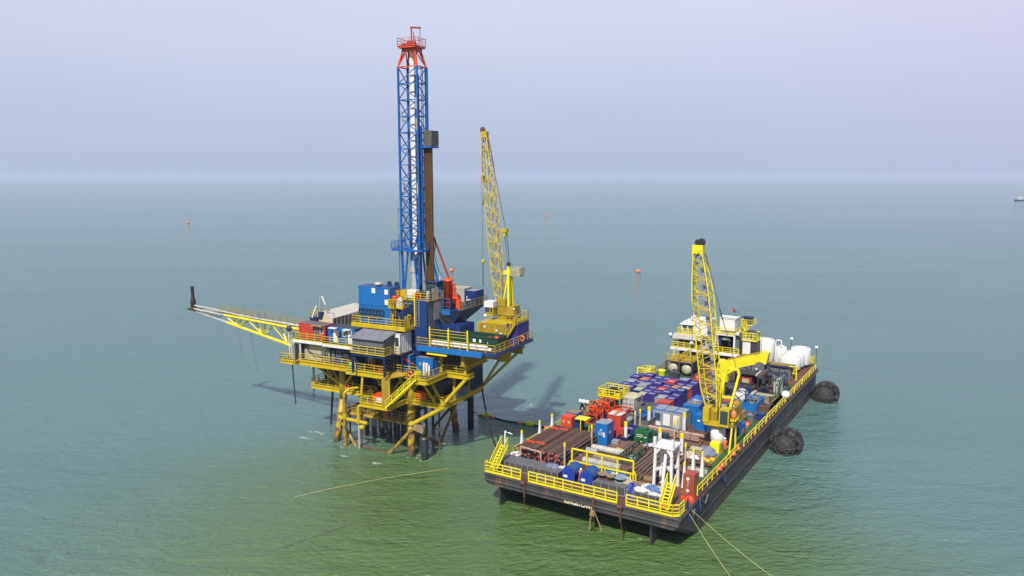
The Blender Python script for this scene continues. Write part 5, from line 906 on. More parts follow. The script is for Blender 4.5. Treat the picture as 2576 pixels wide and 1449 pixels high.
t = T('work_table', 'bright blue flat tray with small parts behind the cable spools', 'tray', BAR, (13.2, 5.2, DZ)); part(t, 'top', MB().box(0, 0, .9, 2.6, 1.3, 1.0), BLC); part(t, 'leg', MB().box(.1, .1, 0, .2, .2, .9).box(2.4, .1, 0, 2.5, .2, .9).box(.1, 1.1, 0, .2, 1.2, .9).box(2.4, 1.1, 0, 2.5, 1.2, .9), BLM); part(t, 'item', MB().grid_blob((1.2, .6, 1.0), .3, .2, .2, 3), CRM); part(t, 'item', MB().grid_blob((1.6, .8, 1.0), .15, .15, .2, 5), LIME)
# tarpaulins and bags
for i, (u, v, z, rx, ry, rz, m, lab, n2) in enumerate(((17.0, 4.2, 0, .85, .7, 1.5, TARPC, 'large beige bulk bag left of the blue tarpaulin', 'bulk_bag'), (17.9, 3.4, 0, 1.0, 1.0, 1.35, TARPB, 'crumpled royal blue tarpaulin hanging over the grey covered boxes', 'tarpaulin'), (18.9, 3.3, .9, 1.0, .5, .35, TARPW, 'white cloth heap right of the royal blue tarpaulin', 'cloth_heap'), (19.4, 4.6, .6, 1.1, .7, .6, TARPW, 'white sheet heap behind the covered boxes', 'cloth_heap'), (20.1, 4.0, .9, .9, .6, .55, mat('washed blue tarpaulin', (.09, .16, .36), .7, grime=.3), 'washed blue tarpaulin heap in the middle of the right covered box', 'tarpaulin'),
                                                  (21.5, 4.2, .9, .8, .6, .75, TARPC, 'cream bulk bag beside the right stern stair', 'bulk_bag'), (20.7, 3.0, .9, .8, .35, .2, TARPW, 'flat white cloth at the front of the right covered box', 'cloth_heap'), (7.3, 4.2, .9, .9, .6, .35, TARPG, 'grey blue tarpaulin on the left covered box', 'tarpaulin'), (8.5, 4.4, .9, .6, .3, .25, TARPW, 'white cloth at the right end of the left covered box', 'cloth_heap'),
                                                  (20.6, 20.6, 0, 1.4, 1.1, .9, TARPG, 'grey blue tarpaulin heap on the deck near the crane pedestal', 'tarpaulin'), (20.4, 17.0, .5, .6, .4, .35, WHT, 'white cloth on the orange rimmed crate', 'cloth_heap'), (19.4, 5.8, 0, .9, .6, .7, CRM, 'cream sacks behind the covered boxes', 'sack'), (13.6, 18.9, 0, 1.0, .6, .6, BLM, 'blue netting heap beside the green power unit', 'netting'), (19.2, 18.4, 0, .7, .5, .7, TARPC, 'tan sack left of the checked basket', 'sack'))):
    solo(n2, lab, n2.replace('_', ' '), BAR, (u, v, DZ+z), MB().grid_blob((0, 0, 0), rx, ry, rz, 30+i, n=18, m=9, amp=.28), m, smooth=False)
for i, (u, v) in enumerate(((20.9, 17.9), (21.5, 17.6), (21.9, 18.3))): solo('float', ['left', 'middle', 'right'][i]+' yellow orange float under the grey blue tarpaulin heap', 'float', BAR, (u, v, DZ+.25), MB().lathe([(.1, 0), (.3, .1), (.3, .6), (.1, .7)], n=12, axis='x'), mat('amber plastic', (.75, .38, .02), .5), group='yellow orange floats', smooth=True)
t = T('basket', 'pale checked wire basket between the crane pedestal and the grey bin', 'basket', BAR, (19.0, 18.9, DZ)); part(t, 'side', MB().box(0, 0, 0, 1.5, 1.2, .9), TARPC)
g = MB()
for k in range(6): g.bar((.25*k+.1, -.02, 0), (.25*k+.1, -.02, .95), .04)
for k in range(4): g.bar((0, -.02, .25*k+.1), (1.5, -.02, .25*k+.1), .04)
part(t, 'grid', g, BRS)
solo('plank', 'long dark plank on edge beside the amber floats', 'plank', BAR, (20.0, 15.6, DZ+.5), MB().box(0, 0, 0, 3.0, .2, .15).box(0, .4, -.4, 3, .6, -.3), BRS)
solo('white_plank', 'white painted beam on deck behind the tapered posts', 'beam', BAR, (20.6, 13.8, DZ), MB().box(0, 0, .02, 2.4, .4, .45), WHD)
# white tower frame
t = T('tower_frame', 'tall white steel tower frame standing on the stern deck beside the tarpaulins', 'tower frame', BAR, (19.2, 6.4, DZ)); H_ = 5.0
for (x, y) in ((0, 0), (2.1, 0), (2.1, 2.2), (0, 2.2)): part(t, 'leg', MB().bar((x, y, 0), (x*.9+.1, y*.9+.1, H_), .3), WHT)
part(t, 'brace', MB().bar((0, 0, 2.4), (2.1, 2.1, 2.4), .28).bar((2.1, 0, 2.4), (.1, 2.1, 2.4), .22).bar((0, 0, .3), (2.1, 0, .3), .2).bar((1.05, 0, .3), (1.05, 1, H_), .3), WHT)
part(t, 'top_platform', MB().box(-.1, -.1, H_, 2.3, 2.3, H_+.25), WHT); part(t, 'bracket', MB().bar((0, 0, H_-.9), (.6, 0, H_-.1), .2).bar((2.1, 0, H_-.9), (1.5, 0, H_-.1), .2), WHT)
part(t, 'horn', MB().bar((0, 0, H_), (0, 0, H_+1.2), .3).bar((0, 0, H_+.3), (-.7, 0, H_+.1), .3), WHT); part(t, 'horn', MB().bar((2.1, 0, H_), (2.1, 0, H_+1.2), .3), WHT)
# red cabinet
t = T('gas_bottle_cabinet', 'tall brick red steel cabinet with white diamond signs at the right stern corner', 'cabinet', BAR, (22.9, 5.6, DZ+.3)); part(t, 'body', MB().box(0, 0, 0, 1.25, 1.5, 2.6), mat('brick red paint', (.36, .07, .04), .5, rust=.1, grime=.3)); part(t, 'base', MB().box(-.1, -.3, -.28, 1.3, 1.5, 0).grid_blob((.9, -.5, -.25), .5, .35, .6, 8), ORG)
for z in (2.1, .75): part(t, 'sign', MB().add([(.55-.22, -.02, z), (.55, -.02, z-.22), (.55+.22, -.02, z), (.55, -.02, z+.22), (.33, -.004, z), (.55, -.004, z-.22), (.77, -.004, z), (.55, -.004, z+.22)], [(0, 1, 2, 3), (7, 6, 5, 4), (0, 4, 5, 1), (1, 5, 6, 2), (2, 6, 7, 3), (3, 7, 4, 0)]), WHT)
for z in (1.7, 1.45, 1.2): part(t, 'marking', MB().box(.45, -.015, z, .66, -.004, z+.12), WHD)
for i, (u, v) in enumerate(((24.3, 14.2), (24.3, 15.4), (24.35, 20.0), (24.3, 22.2), (22.4, 1.2))): solo('orange_buoy', ['small orange float on the right rail, second from the stern', 'small orange float on the right rail, third from the stern', 'small orange float on the right rail near the yellow davit', 'small orange float on the right rail level with the crane pedestal', 'orange float hanging at the foot of the right stern stair'][i], 'float', BAR, (u, v, DZ+.9 if i < 4 else DZ+.6), MB().lathe([(.05, -.3), (.25, -.18), (.32, 0), (.25, .18), (.05, .3)], n=12), ORBUOY, group='small orange floats on the rail', smooth=True)
solo('blue_cloth', 'blue rope bundle hanging over the right stern corner', 'rope bundle', BAR, (24.25, 3.4, DZ-1.3), MB().grid_blob((0, 0, 0), .25, .3, 2.2, 12), BLM)
# lamp post, small items at the left stern
t = T('lamp_post', 'white lamp post with a short arm at the left stern corner', 'lamp post', BAR, (.5, 4.2, DZ+.9)); part(t, 'pole', MB().bar((0, 0, -.9), (0, 0, 3.2), .16), WHT); part(t, 'arm', MB().bar((0, 0, 3.2), (1.1, -.1, 3.1), .16), WHT); part(t, 'lamp_head', MB().box(.3, -.15, 3.2, .6, .15, 3.4).box(.8, -.15, 3.2, 1.1, .15, 3.45), BLK)
solo('white_hose_coil', 'coiled white hose beside the left pipe stack', 'hose', BAR, (1.0, 6.0, DZ+.2), (lambda b: [b.tube((.6*math.cos(k*.5236), .6*math.sin(k*.5236), .4), (.6*math.cos(k*.5236+.5236), .6*math.sin(k*.5236+.5236), .4), .22, 7) for k in range(12)] and b)(MB()), WHT)
for i, (u, v, m, lab) in enumerate(((2.0, 5.3, BLM, 'blue drum beside the coiled white hose'), (1.2, 5.0, RED, 'small red drum in front of the coiled white hose'), (6.2, 5.4, BLM, 'blue valve drum in front of the right pipe stack'), (5.2, 5.2, ORG, 'orange and yellow drum in front of the pipe stacks'))): solo('drum', lab, 'drum', BAR, (u, v, DZ), MB().lathe([(.25, 0), (.27, .3), (.25, .6), (.27, .85), (.05, .9)], n=12), m, smooth=True)
# ------------- boxes left of centre
def lift_box(name, label, u, v, L, D, H, m, top=None, rot=0, cat='box', group=None):
    t = T(name, label, cat, BAR, (u, v, DZ), rot, group); part(t, 'body', MB().box(0, 0, .12, L, D, H-.06), m); f = MB()
    for x in (0, L-.1):
        for y in (0, D-.1): f.box(x-.03, y-.03, 0, x+.13, y+.13, H)
    f.box(.13, -.03, H-.15, L-.13, 0-.001, H-.02).box(.13, -.03, .02, L-.13, 0-.001, .16).box(L+.001, .13, H-.15, L+.03, D-.13, H-.02).box(L+.001, .13, .02, L+.03, D-.13, .16)
    f.box(L/2-.05, -.03, .16, L/2+.05, -.001, H-.15); part(t, 'frame', f, m); part(t, 'lid', MB().box(0, 0, H-.058, L, D, H), top or m); return t
def skip(name, label, u, v, L, D, H, m, rot=0, group='open steel skips and baskets on deck', load=None, cat='skip'):
    t = T(name, label, cat, BAR, (u, v, DZ), rot, group); e = .08
    part(t, 'wall', MB().box(0, 0, .1, L, e, H).box(0, D-e, .1, L, D, H).box(0, e, .1, e, D-e, H).box(L-e, e, .1, L, D-e, H).box(e, e, .1, L-e, D-e, .2), m)
    f = MB(); 
    f.box(-.05, -.05, H, L+.05, .13, H+.1).box(-.05, D-.13, H, L+.05, D+.05, H+.1).box(-.05, .13, H, .13, D-.13, H+.1).box(L-.13, .13, H, L+.05, D-.13, H+.1)
    n_ = max(2, int(L/.7))
    for k in range(n_+1): x = (L-.08)*k/n_; f.box(x, -.05, 0, x+.08, -.001, H)
    n_ = max(2, int(D/.7))
    for k in range(n_+1): y = (D-.08)*k/n_; f.box(L+.001, y, 0, L+.05, y+.08, H)
    part(t, 'frame', f, m)
    if load:
        for j in range(load[1]): part(t, 'load', MB().grid_blob((L*(j+.5)/load[1] if L >= D else L/2, D/2 if L >= D else D*(j+.5)/load[1], .2), L*.3 if L < D else L/load[1]*.4, D*.3 if L >= D else D/load[1]*.4, H*.75, j+int(u*7)), load[0][j % len(load[0])])
    return t
c = lift_box('chemical_locker', 'tall bright blue locker with white lettering in the middle of the open deck', 6.9, 16.4, 1.75, 2.1, 2.95, BLC, GRL); b = MB()
for x, z, w2, h2 in ((.55, 1.45, .07, .4), (.55, 1.4, .25, .07), (.9, 1.4, .07, .4), (1.12, 1.4, .07, .4), (.9, 1.38, .25, .06), (1.25, 1.35, .2, .42), (.75, 2.1, .25, .06), (.8, 1.9, .06, .25), (.95, 1.9, .06, .25), (1.2, 1.15, .3, .3)): b.box(x, -.05, z, x+w2, -.004, z+h2)
part(c, 'marking', b, WHT); part(c, 'side_marking', MB().box(1.755, .7, 1.5, 1.77, 1.2, 1.6).box(1.755, .7, 1.65, 1.77, .8, 1.9).box(1.755, 1.0, 1.6, 1.77, 1.1, 1.8), WHT)
c = lift_box('first_aid_container', 'red box with a white top and red bar standing behind the tall blue locker', 6.9, 20.3, 1.9, 2.0, 3.1, RED, TARPW); part(c, 'top_mark', MB().box(.8, .1, 3.1, 1.15, 1.9, 3.112).box(.3, 1.5, 3.1, 1.6, 1.75, 3.115), RED); part(c, 'notice', MB().box(.15, -.05, 1.9, .55, -.004, 2.4), WHT)
lift_box('red_tool_box', 'lower red box half hidden to the right of the tall blue locker', 8.75, 19.2, .9, 1.3, 1.5, RED)
skip('grey_skip', 'long dark grey open skip running back from behind the tall blue locker', 9.5, 24.8, 1.5, 6.0, 1.3, GRY, load=([GRD, BLM], 3)); skip('purple_skip', 'purple blue open skip to the right of the red boxes', 8.6, 20.9, 1.9, 1.9, 1.2, PUR, load=([GRL, BRS], 1))
skip('dark_basket', 'low dark blue basket with rusty scrap between the purple skip and the white posts', 9.4, 17.9, 1.4, 2.6, .9, BLD, load=([BRS, GRL], 2)); skip('grey_basket', 'grey open basket with green netting behind the red white topped box', 6.6, 24.0, 2.0, 3.2, 1.2, GRY, load=([GRB, GRL], 2))
skip('blue_basket', 'blue rimmed open basket in front of the white reefer container', 6.4, 27.6, 2.6, 1.6, 1.1, BLM, load=([GRL, BLC], 2)); skip('grey_skip', 'dark grey open bin right of the white reefer container', 7.2, 30.4, 2.8, 2.4, 1.6, GRY, load=([GRD, ORG], 2))
skip('blue_skip', 'small bright blue skip left of the site office', 8.2, 27.6, 1.9, 2.0, 1.4, BLC, load=([BLM, CRM], 1)); skip('grey_bin', 'light grey open bin on deck between the two thick white posts', 15.3, 16.6, 2.4, 2.2, 1.5, GRL, load=([GRY], 1)); solo('grey_locker', 'small pale grey box in front of the dark blue basket', 'box', BAR, (9.3, 16.5, DZ), MB().box(0, 0, 0, .9, .8, .9).box(.1, -.04, .3, .6, -.003, .7), GRL)
c = lift_box('orange_locker', 'tall orange red locker with two white notices at the left side of the deck', .8, 18.3, 1.6, 1.5, 2.3, ORG); part(c, 'notice', MB().box(.25, -.06, 1.4, .55, -.031, 1.75).box(1.0, -.06, 1.4, 1.35, -.031, 1.75), CRM)
lift_box('blue_locker', 'blue locker with a tan top behind the orange locker', .5, 20.4, 1.7, 1.6, 2.3, BLC, TAN); lift_box('dark_blue_locker', 'dark blue locker between the orange locker and the yellow table', 2.35, 19.2, .9, 1.3, 1.7, BLM)
t = T('yellow_canopy', 'square yellow topped canopy on a single post beside the orange locker', 'canopy', BAR, (2.7, 18.6, DZ)); part(t, 'top', MB().box(0, 0, 2.1, 1.8, 1.5, 2.22), YLG)
for x, y in ((.9, .1), (1.6, 1.3), (.1, 1.3)): part(t, 'post', MB().bar((x, y, 0), (x, y, 2.1), .1), YLG)
solo('red_bucket', 'red funnel shaped bucket on the left rail beside the orange locker', 'bucket', BAR, (-.1, 17.4, DZ+.4), MB().lathe([(.2, 0), (.38, .6), (.3, .6)], n=12), RED)
floodlight('cluster of three white floodlights above the blue locker on the left side', BAR, (1.9, 23.0, DZ), 3.2, 'floodlights on the barge', 3, GRD)
for i, (u, v, lab) in enumerate(((2.0, 23.4, 'orange red pump frame with a ladder, nearest the yellow canopy'), (2.6, 26.4, 'orange red pump frame behind the nearest one'), (4.4, 27.0, 'low orange red machine under the yellow hose platform'))):
    t = T('pump_unit', lab, 'pump unit', BAR, (u, v, DZ), 0, 'orange red pump units'); hh = (2.9, 2.7, 1.6)[i]; w2 = (1.8, 1.7, 2.2)[i]
    g = MB()
    for x in (0, w2):
        for y in (0, 2.0): g.bar((x, y, 0), (x, y, hh), .14)
    for z in (.1, hh*.5, hh): g.bar((0, 0, z), (w2, 0, z), .12).bar((w2, 0, z), (w2, 2, z), .12).bar((0, 2, z), (w2, 2, z), .12).bar((0, 0, z), (0, 2, z), .12)
    g.bar((0, 0, 0), (w2, 0, hh*.5), .09).bar((w2, 0, hh*.5), (0, 0, hh), .09); part(t, 'frame', g, ORG)
    part(t, 'pump', MB().lathe([(.2, 0), (.5, .15), (.5, .9), (.2, 1.1)], (w2/2, 1, hh*.1), 14), BRS, smooth=True); part(t, 'motor', MB().lathe([(.15, 0), (.42, .1), (.42, 1.0), (.15, 1.1)], (.3, .8, hh*.75), 12, 'x'), ORG, smooth=True)
    part(t, 'hose', MB().path([(-.1, .4, hh*.6), (-.9, .5, hh*.9), (-1.2, .6, hh*.5), (-1, .6, .1)], .12, 8), BLK); part(t, 'engine', MB().box(.3, .3, .2, w2-.3, 1.7, hh*.45), [GRD, BLM, ORG][i])
t = T('hose_platform', 'raised yellow railed platform piled with black hoses on the left side', 'platform', BAR, (1.2, 29.2, DZ)); part(t, 'floor', MB().box(0, 0, 2.4, 3.6, 3.4, 2.6), YEL); part(t, 'railing', MB().rail([(0, 0, 2.6), (3.6, 0, 2.6), (3.6, 3.4, 2.6), (0, 3.4, 2.6), (0, 0, 2.6)], sp=.9, h=1.15, t=.11), YLG)
for x, y in ((.1, .1), (3.5, .1), (3.5, 3.3), (.1, 3.3)): part(t, 'leg', MB().bar((x, y, 0), (x, y, 2.4), .16), GRL)
for k in range(5):
    b = MB(); r0 = .9-.1*k
    for j in range(12): b.tube((1.8+r0*math.cos(j*.5236)*1.4, 1.7+r0*math.sin(j*.5236), 2.75+.16*k+.2*math.sin(j+k)), (1.8+r0*math.cos(j*.5236+.5236)*1.4, 1.7+r0*math.sin(j*.5236+.5236), 2.75+.16*k+.2*math.sin(j+1+k)), .11, 6)
    part(t, 'hose_coil', b, BLK)
part(t, 'float', MB().lathe([(.1, 0), (.3, .1), (.3, 1), (.1, 1.1)], (2.3, .7, 2.9), 10, 'x').lathe([(.1, 0), (.28, .1), (.28, .8), (.1, .9)], (.3, .6, 2.9), 10, 'x'), YLG)
c = container('reefer_container', 'dirty white corrugated container with rounded cream tarpaulin top left of the purple skips', BAR, (4.2, 30.2, DZ), 2.4, 3.2, 2.6, WHD, roof=CRM); b = MB()
for k in range(1, 4): b.bar((.6*k, -.06, .1), (.6*k, -.06, 2.5), .05)
for z in (.6, 1.2, 1.8): b.bar((.1, -.06, z), (2.3, -.06, z), .05)
part(c, 'door_bar', b, GRL); part(c, 'tarpaulin', MB().grid_blob((1.3, 1.6, 2.58), 1.3, 1.7, .35, 21, amp=.08), TARPC)
solo('orange_machine', 'small orange machine in front of the white reefer container', 'machine', BAR, (4.6, 28.2, DZ), MB().box(0, 0, 0, 1.6, .9, .6).bar((1.2, .4, .6), (1.9, .4, 1.4), .2).box(.2, .1, .6, .9, .7, 1.1), ORG)
# ------------- block of small cargo boxes
cols, rows_ = 7, 6; cw, cl = 1.52, 2.07; ch_ = 2.45
tones = {'p': (PUR, 'purple blue'), 'r': (RED, 'orange red'), 'g': (GRL, 'grey'), 'b': (BLM, 'mid blue'), 'o': (TAN, 'tan topped blue')}
lay = ["...ppgp", "bpopppp", "ppgprpb", "gppppor", "prpprpp", "ppppppp"]
base_meshes = {}
def small_box(m):
    if m.name in base_meshes: return base_meshes[m.name]
    r_ = T('cargo_box', 'x', 'container', BAR); w2, d2 = 1.42, 2.0
    b = MB(); b.box(.04, .04, .1, w2-.04, d2-.04, ch_-.12); 
    for k in range(5): b.box(.15+.26*k, .0, .15, .23+.26*k, .039, ch_-.15); 
    for k in range(7): b.box(w2-.039, .12+.26*k, .15, w2, .2+.26*k, ch_-.15)
    part(r_, 'body', b, m); f = MB()
    for x in (0, w2-.1):
        for y in (0, d2-.1): f.box(x-.02, y-.02, 0, x+.12, y+.12, ch_)
    f.box(.12, -.02, ch_-.12, w2-.12, .09, ch_-.003).box(.12, d2-.09, ch_-.12, w2-.12, d2+.02, ch_-.003).box(-.02, .12, ch_-.12, .09, d2-.12, ch_-.003).box(w2-.09, .12, ch_-.12, w2+.02, d2-.12, ch_-.003)
    part(r_, 'frame', f, m); part(r_, 'lid', MB().box(.1, .1, ch_-.1, w2-.1, d2-.1, ch_-.05), m); marks(r_, w2/2, d2/2, ch_-.045, .85, .42, WHT, 3); base_meshes[m.name] = r_; return r_
used = set(); covers = []; ordn = ['nearest', 'second', 'third', 'fourth', 'fifth', 'farthest']; cn = ['leftmost', 'second from left', 'third from left', 'middle', 'third from right', 'second from right', 'rightmost']
for r_, row in enumerate(lay):
    for cc_, ch in enumerate(row):
        if ch == '.': continue
        m, tn = tones[ch]; s0 = small_box(m if ch != 'o' else BLM); o = s0 if m.name not in used and ch != 'o' else dup(s0); 
        if ch != 'o': used.add(m.name)
        hz_ = 0.0 if (r_*3+cc_) % 4 else .28
        place(o, BAR, (1.0+cw*cc_-(0), 33.3+cl*r_, DZ+hz_), 0, f'{tn} cargo box, {ordn[r_]} row from stern, {cn[cc_]} column of block', 'cargo boxes packed in a block')
        covers.append((o, ch, r_, cc_))
for o, ch, r_, cc_ in covers:
    if ch == 'o' or (r_*5+cc_) % 9 == 3: part(o, 'top_cover', MB().box(.12, .12, ch_-.03, 1.3, 1.88, ch_+.02), [CRM, GRL, mat('faded orange sheet', (.45, .2, .1), .8)][(r_+cc_) % 3])
for nm, s0 in base_meshes.items():
    if nm not in used: s0.location = wpt(BAR, 3.0, 44, DZ); s0['label'] = 'mid blue cargo box behind the block beside the yellow bollard frame'; s0['group'] = 'cargo boxes packed in a block'
c = container('orange_red_container', 'orange red container with white marks at the near right corner of the cargo boxes', BAR, (9.7, 31.2, DZ), 2.0, 1.95, 2.5, RED); part(c, 'notice', MB().box(.1, -.09, 1.35, .6, -.07, 1.85).box(.2, -.09, .6, .32, -.07, .7).box(1.2, -.09, .6, 1.32, -.07, .7), CRM)
t = T('yellow_stair_tower', 'yellow stair frame on the left rail behind the cargo boxes', 'frame', BAR, (-.1, 47.6, DZ)); part(t, 'railing', MB().rail([(.5, 0, 1.7), (2.4, 0, 1.7), (2.4, 2, 1.7), (.5, 2, 1.7), (.5, 0, 1.7)], sp=.8, t=.13), YLG); part(t, 'post', MB().bar((0, 0, -.0), (0, 0, 2.9), .24).bar((0, 0, 2.8), (1.2, 0, 2.8), .2).bar((2.4, 0, 0), (2.4, 0, 1.7), .2).bar((.5, 0, 0), (.5, 0, 1.7), .2), YLG)
# ------------- site office, blue containers, green unit
c = container('site_office', 'pale grey site office with a blue frame and white door panels amidships', BAR, (10.4, 27.8, DZ), 4.9, 2.6, 2.5, GRL, cat='office', frame=BLC, roof=GRL, pitch=.5)
for k in range(4): part(c, 'roof_bar', MB().box(.1+1.52*k, .14, 2.42, .24+1.52*k, 2.46, 2.52), BLC)
window(c, .5, 1.1, 1.2, 1.9, -.07, fm=BLC); part(c, 'white_panel', MB().box(1.7, -.08, .3, 2.7, -.04, 2.0), WHT); part(c, 'white_panel', MB().box(3.2, -.08, .2, 4.1, -.04, 2.0), WHT); part(c, 'white_panel', MB().box(.2, -.08, .15, 1.3, -.04, .7), WHT)
c = container('blue_container', 'long bright blue container behind the site office, left of two', BAR, (13.8, 31.0, DZ), 2.3, 6.0, 2.75, BLC); marks(c, 1.1, 3.2, 2.74, 1.2, .8, WHT, 5); part(c, 'cover', MB().box(.2, 1.2, 2.73, 2.1, 2.4, 2.76), TAN)
c = container('blue_container', 'shorter bright blue container right of the long one, beside the crane', BAR, (16.2, 29.0, DZ), 2.4, 3.6, 2.2, BLC); marks(c, 1.1, 1.9, 2.19, 1.0, .8, WHT, 6); part(c, 'notice', MB().box(.5, -.09, 1.3, .9, -.07, 1.55), WHT)
t = T('power_unit', 'bright green steel power unit with white lettering in the middle of the deck', 'power unit', BAR, (11.2, 19.5, DZ)); part(t, 'body', MB().box(0, 0, .1, 2.0, 1.9, 1.7), GRB); part(t, 'base', MB().box(-.2, -.5, 0, 4.4, 1.9, .1), GRB); part(t, 'top_box', MB().box(.4, .4, 1.7, 1.5, 1.4, 2.05), GRB); part(t, 'rear_box', MB().box(2.05, .9, .1, 4.2, 1.9, 1.6), GRN); part(t, 'netting', MB().grid_blob((2.9, .5, .1), .9, .6, 1.4, 14, amp=.3), GRN)
b = MB()
for k in range(6):
    b.box(.35+.15*k, -.03, 1.2, .45+.15*k, -.003, 1.32); b.box(.35+.15*k, -.03, .95, .45+.15*k, -.003, 1.05)
b.box(.6, -.03, .3, 1.2, -.003, .42).box(1.45, -.03, .85, 1.75, -.003, 1.1); part(t, 'marking', b, WHT)
t = T('truss_basket', 'long dark green open truss basket full of odds and ends', 'basket', BAR, (12.7, 11.6, DZ)); g = MB(); L_ = 7.0
for x in (0, 1.7):
    for z in (.1, 1.2): g.bar((x, 0, z), (x, L_, z), .12)
    for k in range(8): g.bar((x, L_*k/7, .1), (x, L_*k/7, 1.2), .08)
    for k in range(7): g.bar((x, L_*k/7, .1 if k % 2 else 1.2), (x, L_*(k+1)/7, 1.2 if k % 2 else .1), .08)
for z in (.1, 1.2): g.bar((0, 0, z), (1.7, 0, z), .1).bar((0, L_, z), (1.7, L_, z), .1)
part(t, 'truss', g, GRN); part(t, 'floor', MB().box(.05, .05, .05, 1.65, L_-.05, .12), GRD)
for k in range(7): part(t, 'load', MB().grid_blob((.85, .6+.95*k, .1), .55, .45, .6, 40+k), [BRS, GRL, GRN, BRS, GRD][k % 5])
solo('yellow_lattice', 'small yellow frame lying behind the thick white pipe', 'frame', BAR, (10.6, 14.9, DZ), MB().bar((0, 0, .4), (1.5, 0, .2), .15).bar((0, .5, .4), (1.5, .5, .2), .15).bar((0, 0, .4), (0, .5, .4), .12), YLG)
# ------------- pedestal crane
K = T('crawler_boom_crane', 'large yellow lattice boom crane on a white pedestal on the barge', 'crane', BAR, (21.1, 24.0, DZ-.7)); 
part(K, 'pedestal', MB().tube((0, 0, .7), (0, 0, 3.6), .95, 20), WHT, smooth=True); part(K, 'slew_ring', MB().tube((0, 0, 3.6), (0, 0, 3.9), 1.25, 20), YOL)
part(K, 'turntable', MB().box(-1.5, -1.5, 3.9, 1.9, 3.2, 4.3), YEL); part(K, 'winch_house', MB().box(-1.6, -1.6, 4.3, -.8, .4, 6.2), YEL); part(K, 'side_plate', MB().box(.1, -.2, 4.3, .4, 4.4, 5.6).box(1.6, .6, 4.3, 1.8, 4.6, 5.9), YOL); part(K, 'foot_housing', MB().add([(-1.1, -.6, 4.3), (.0, -.6, 4.3), (.0, -.6, 5.9), (-1.5, -.6, 5.9), (-1.1, .8, 4.3), (.0, .8, 4.3), (.0, .6, 5.9), (-1.5, .6, 5.9)], [(0, 1, 2, 3), (7, 6, 5, 4), (0, 4, 5, 1), (1, 5, 6, 2), (2, 6, 7, 3), (3, 7, 4, 0)]), YOL)
cb = part(K, 'cab', MB().box(.6, -1.9, 4.1, 1.9, -.3, 4.4).box(.6, -1.9, 6.2, 1.9, -.3, 6.4).box(.6, -1.9, 4.4, .75, -1.75, 6.2).box(1.75, -1.9, 4.4, 1.9, -1.75, 6.2).box(1.75, -.45, 4.4, 1.9, -.3, 6.2).box(.6, -.45, 4.4, .75, -.3, 6.2), YEL); part(cb, 'cab_window', MB().box(.75, -1.86, 4.4, 1.75, -1.8, 6.2).box(1.8, -1.75, 4.4, 1.86, -.45, 6.2).box(.64, -1.75, 4.4, .7, -.45, 6.2), GLS)
part(K, 'winch_drum', MB().lathe([(.9, -.5), (.9, -.4), (.6, -.4), (.6, .4), (.9, .4), (.9, .5)], (1.0, 2.0, 5.1), 18, 'x'), GRD); part(K, 'railing', MB().rail([(1.9, -1.9, 4.3), (2.6, -1.9, 4.3), (2.6, 3.2, 4.3)], sp=1.2), YOL)
g = MB()
for y in (1.0, 3.4):
    g.bar((-.2, y, 4.3), (.2, y, 10.6), .3); g.bar((1.8, y, 4.3), (1.2, y, 10.8), .16)
g = MB().bar((-.6, 2.0, 5.0), (-.2, 3.0, 10.0), .3).bar((-.2, 3.0, 10.0), (0.1, 3.0, 10.7), .3).bar((.1, 3, 10.7), (1.4, 3.2, 10.7), .35).bar((1.4, 3.2, 10.7), (1.6, 3.2, 10.0), .3).bar((1.6, 3.2, 10.0), (.8, 2.4, 5.4), .3).bar((-.4, 2.5, 6.8), (1.1, 2.8, 6.8), .3); part(K, 'gantry', g, YLG)
bf = Vector((-.75, 0, 5.6)); bt = Vector((-3.2, -.8, 26.7))
ch, lc, ring_ = lattice_boom(bf, bt, 1.3, 2.2, 1.1, (1, .0, 0), 22, .085, .055, .16); [part(K, 'boom_chord', q_, YLG) for q_ in ch]; part(K, 'boom_lacing', lc, YRL)
part(K, 'boom_walkway', MB().bar(bf+Vector((.4, .3, 1)), bt+Vector((.3, .3, -1)), .4), GRL); part(K, 'boom_head', MB().box(-3.9, -1.3, 26.2, -2.5, -.3, 27.3), YLG); part(K, 'boom_sheave', MB().lathe([(.3, -.15), (.5, 0), (.3, .15)], (-3.4, -1.1, 26.3), 14, 'y').lathe([(.3, -.15), (.5, 0), (.3, .15)], (-2.8, -.8, 27.7), 14, 'y').lathe([(.3, -.15), (.45, 0), (.3, .15)], (-3.3, -.8, 27.6), 14, 'y'), BLK)
part(K, 'hoist_wire', MB().tube((-2.4, -.6, 26.4), (-.6, 1.4, 18.2), .05, 5).tube((-.6, 1.4, 18.2), (1.2, 3.1, 10.8), .04, 5).tube((-3.5, -1.6, 25.6), (-3.1, -1.9, 1.2), .035, 4), CABLE); part(K, 'link', MB().bar((-.8, 1.2, 19), (-.4, 1.6, 17.4), .14), CABLE)
solo('lime_box', 'bright lime yellow box in front of the white crane pedestal', 'box', BAR, (20.9, 21.4, DZ+.3), MB().box(0, 0, -.28, 1.2, 1.1, 1.0).box(.08, -.04, .5, .3, -.003, .7), LIME)
person('worker in red coverall and yellow helmet beside the barge crane cab', BAR, (22.6, 25.6, DZ+3.6), 200, cloth=RED, helmet=YLG)
t = T('yellow_davit', 'tall yellow two legged davit on the right rail in front of the crane cab', 'davit', BAR, (23.3, 21.8, DZ)); part(t, 'leg', MB().bar((0, 0, 0), (.15, .6, 4.6), .2), YLG); part(t, 'leg', MB().bar((.3, 1.8, 0), (.3, 1.2, 4.6), .2), YLG); part(t, 'head', MB().box(-.1, .3, 4.4, .6, 1.6, 4.6), YLG); part(t, 'lifebuoy_bundle', MB().lathe([(.1, 0), (.33, .1), (.36, .9), (.15, 1.2)], (.2, .7, 4.5), 12), ORBUOY, smooth=True)
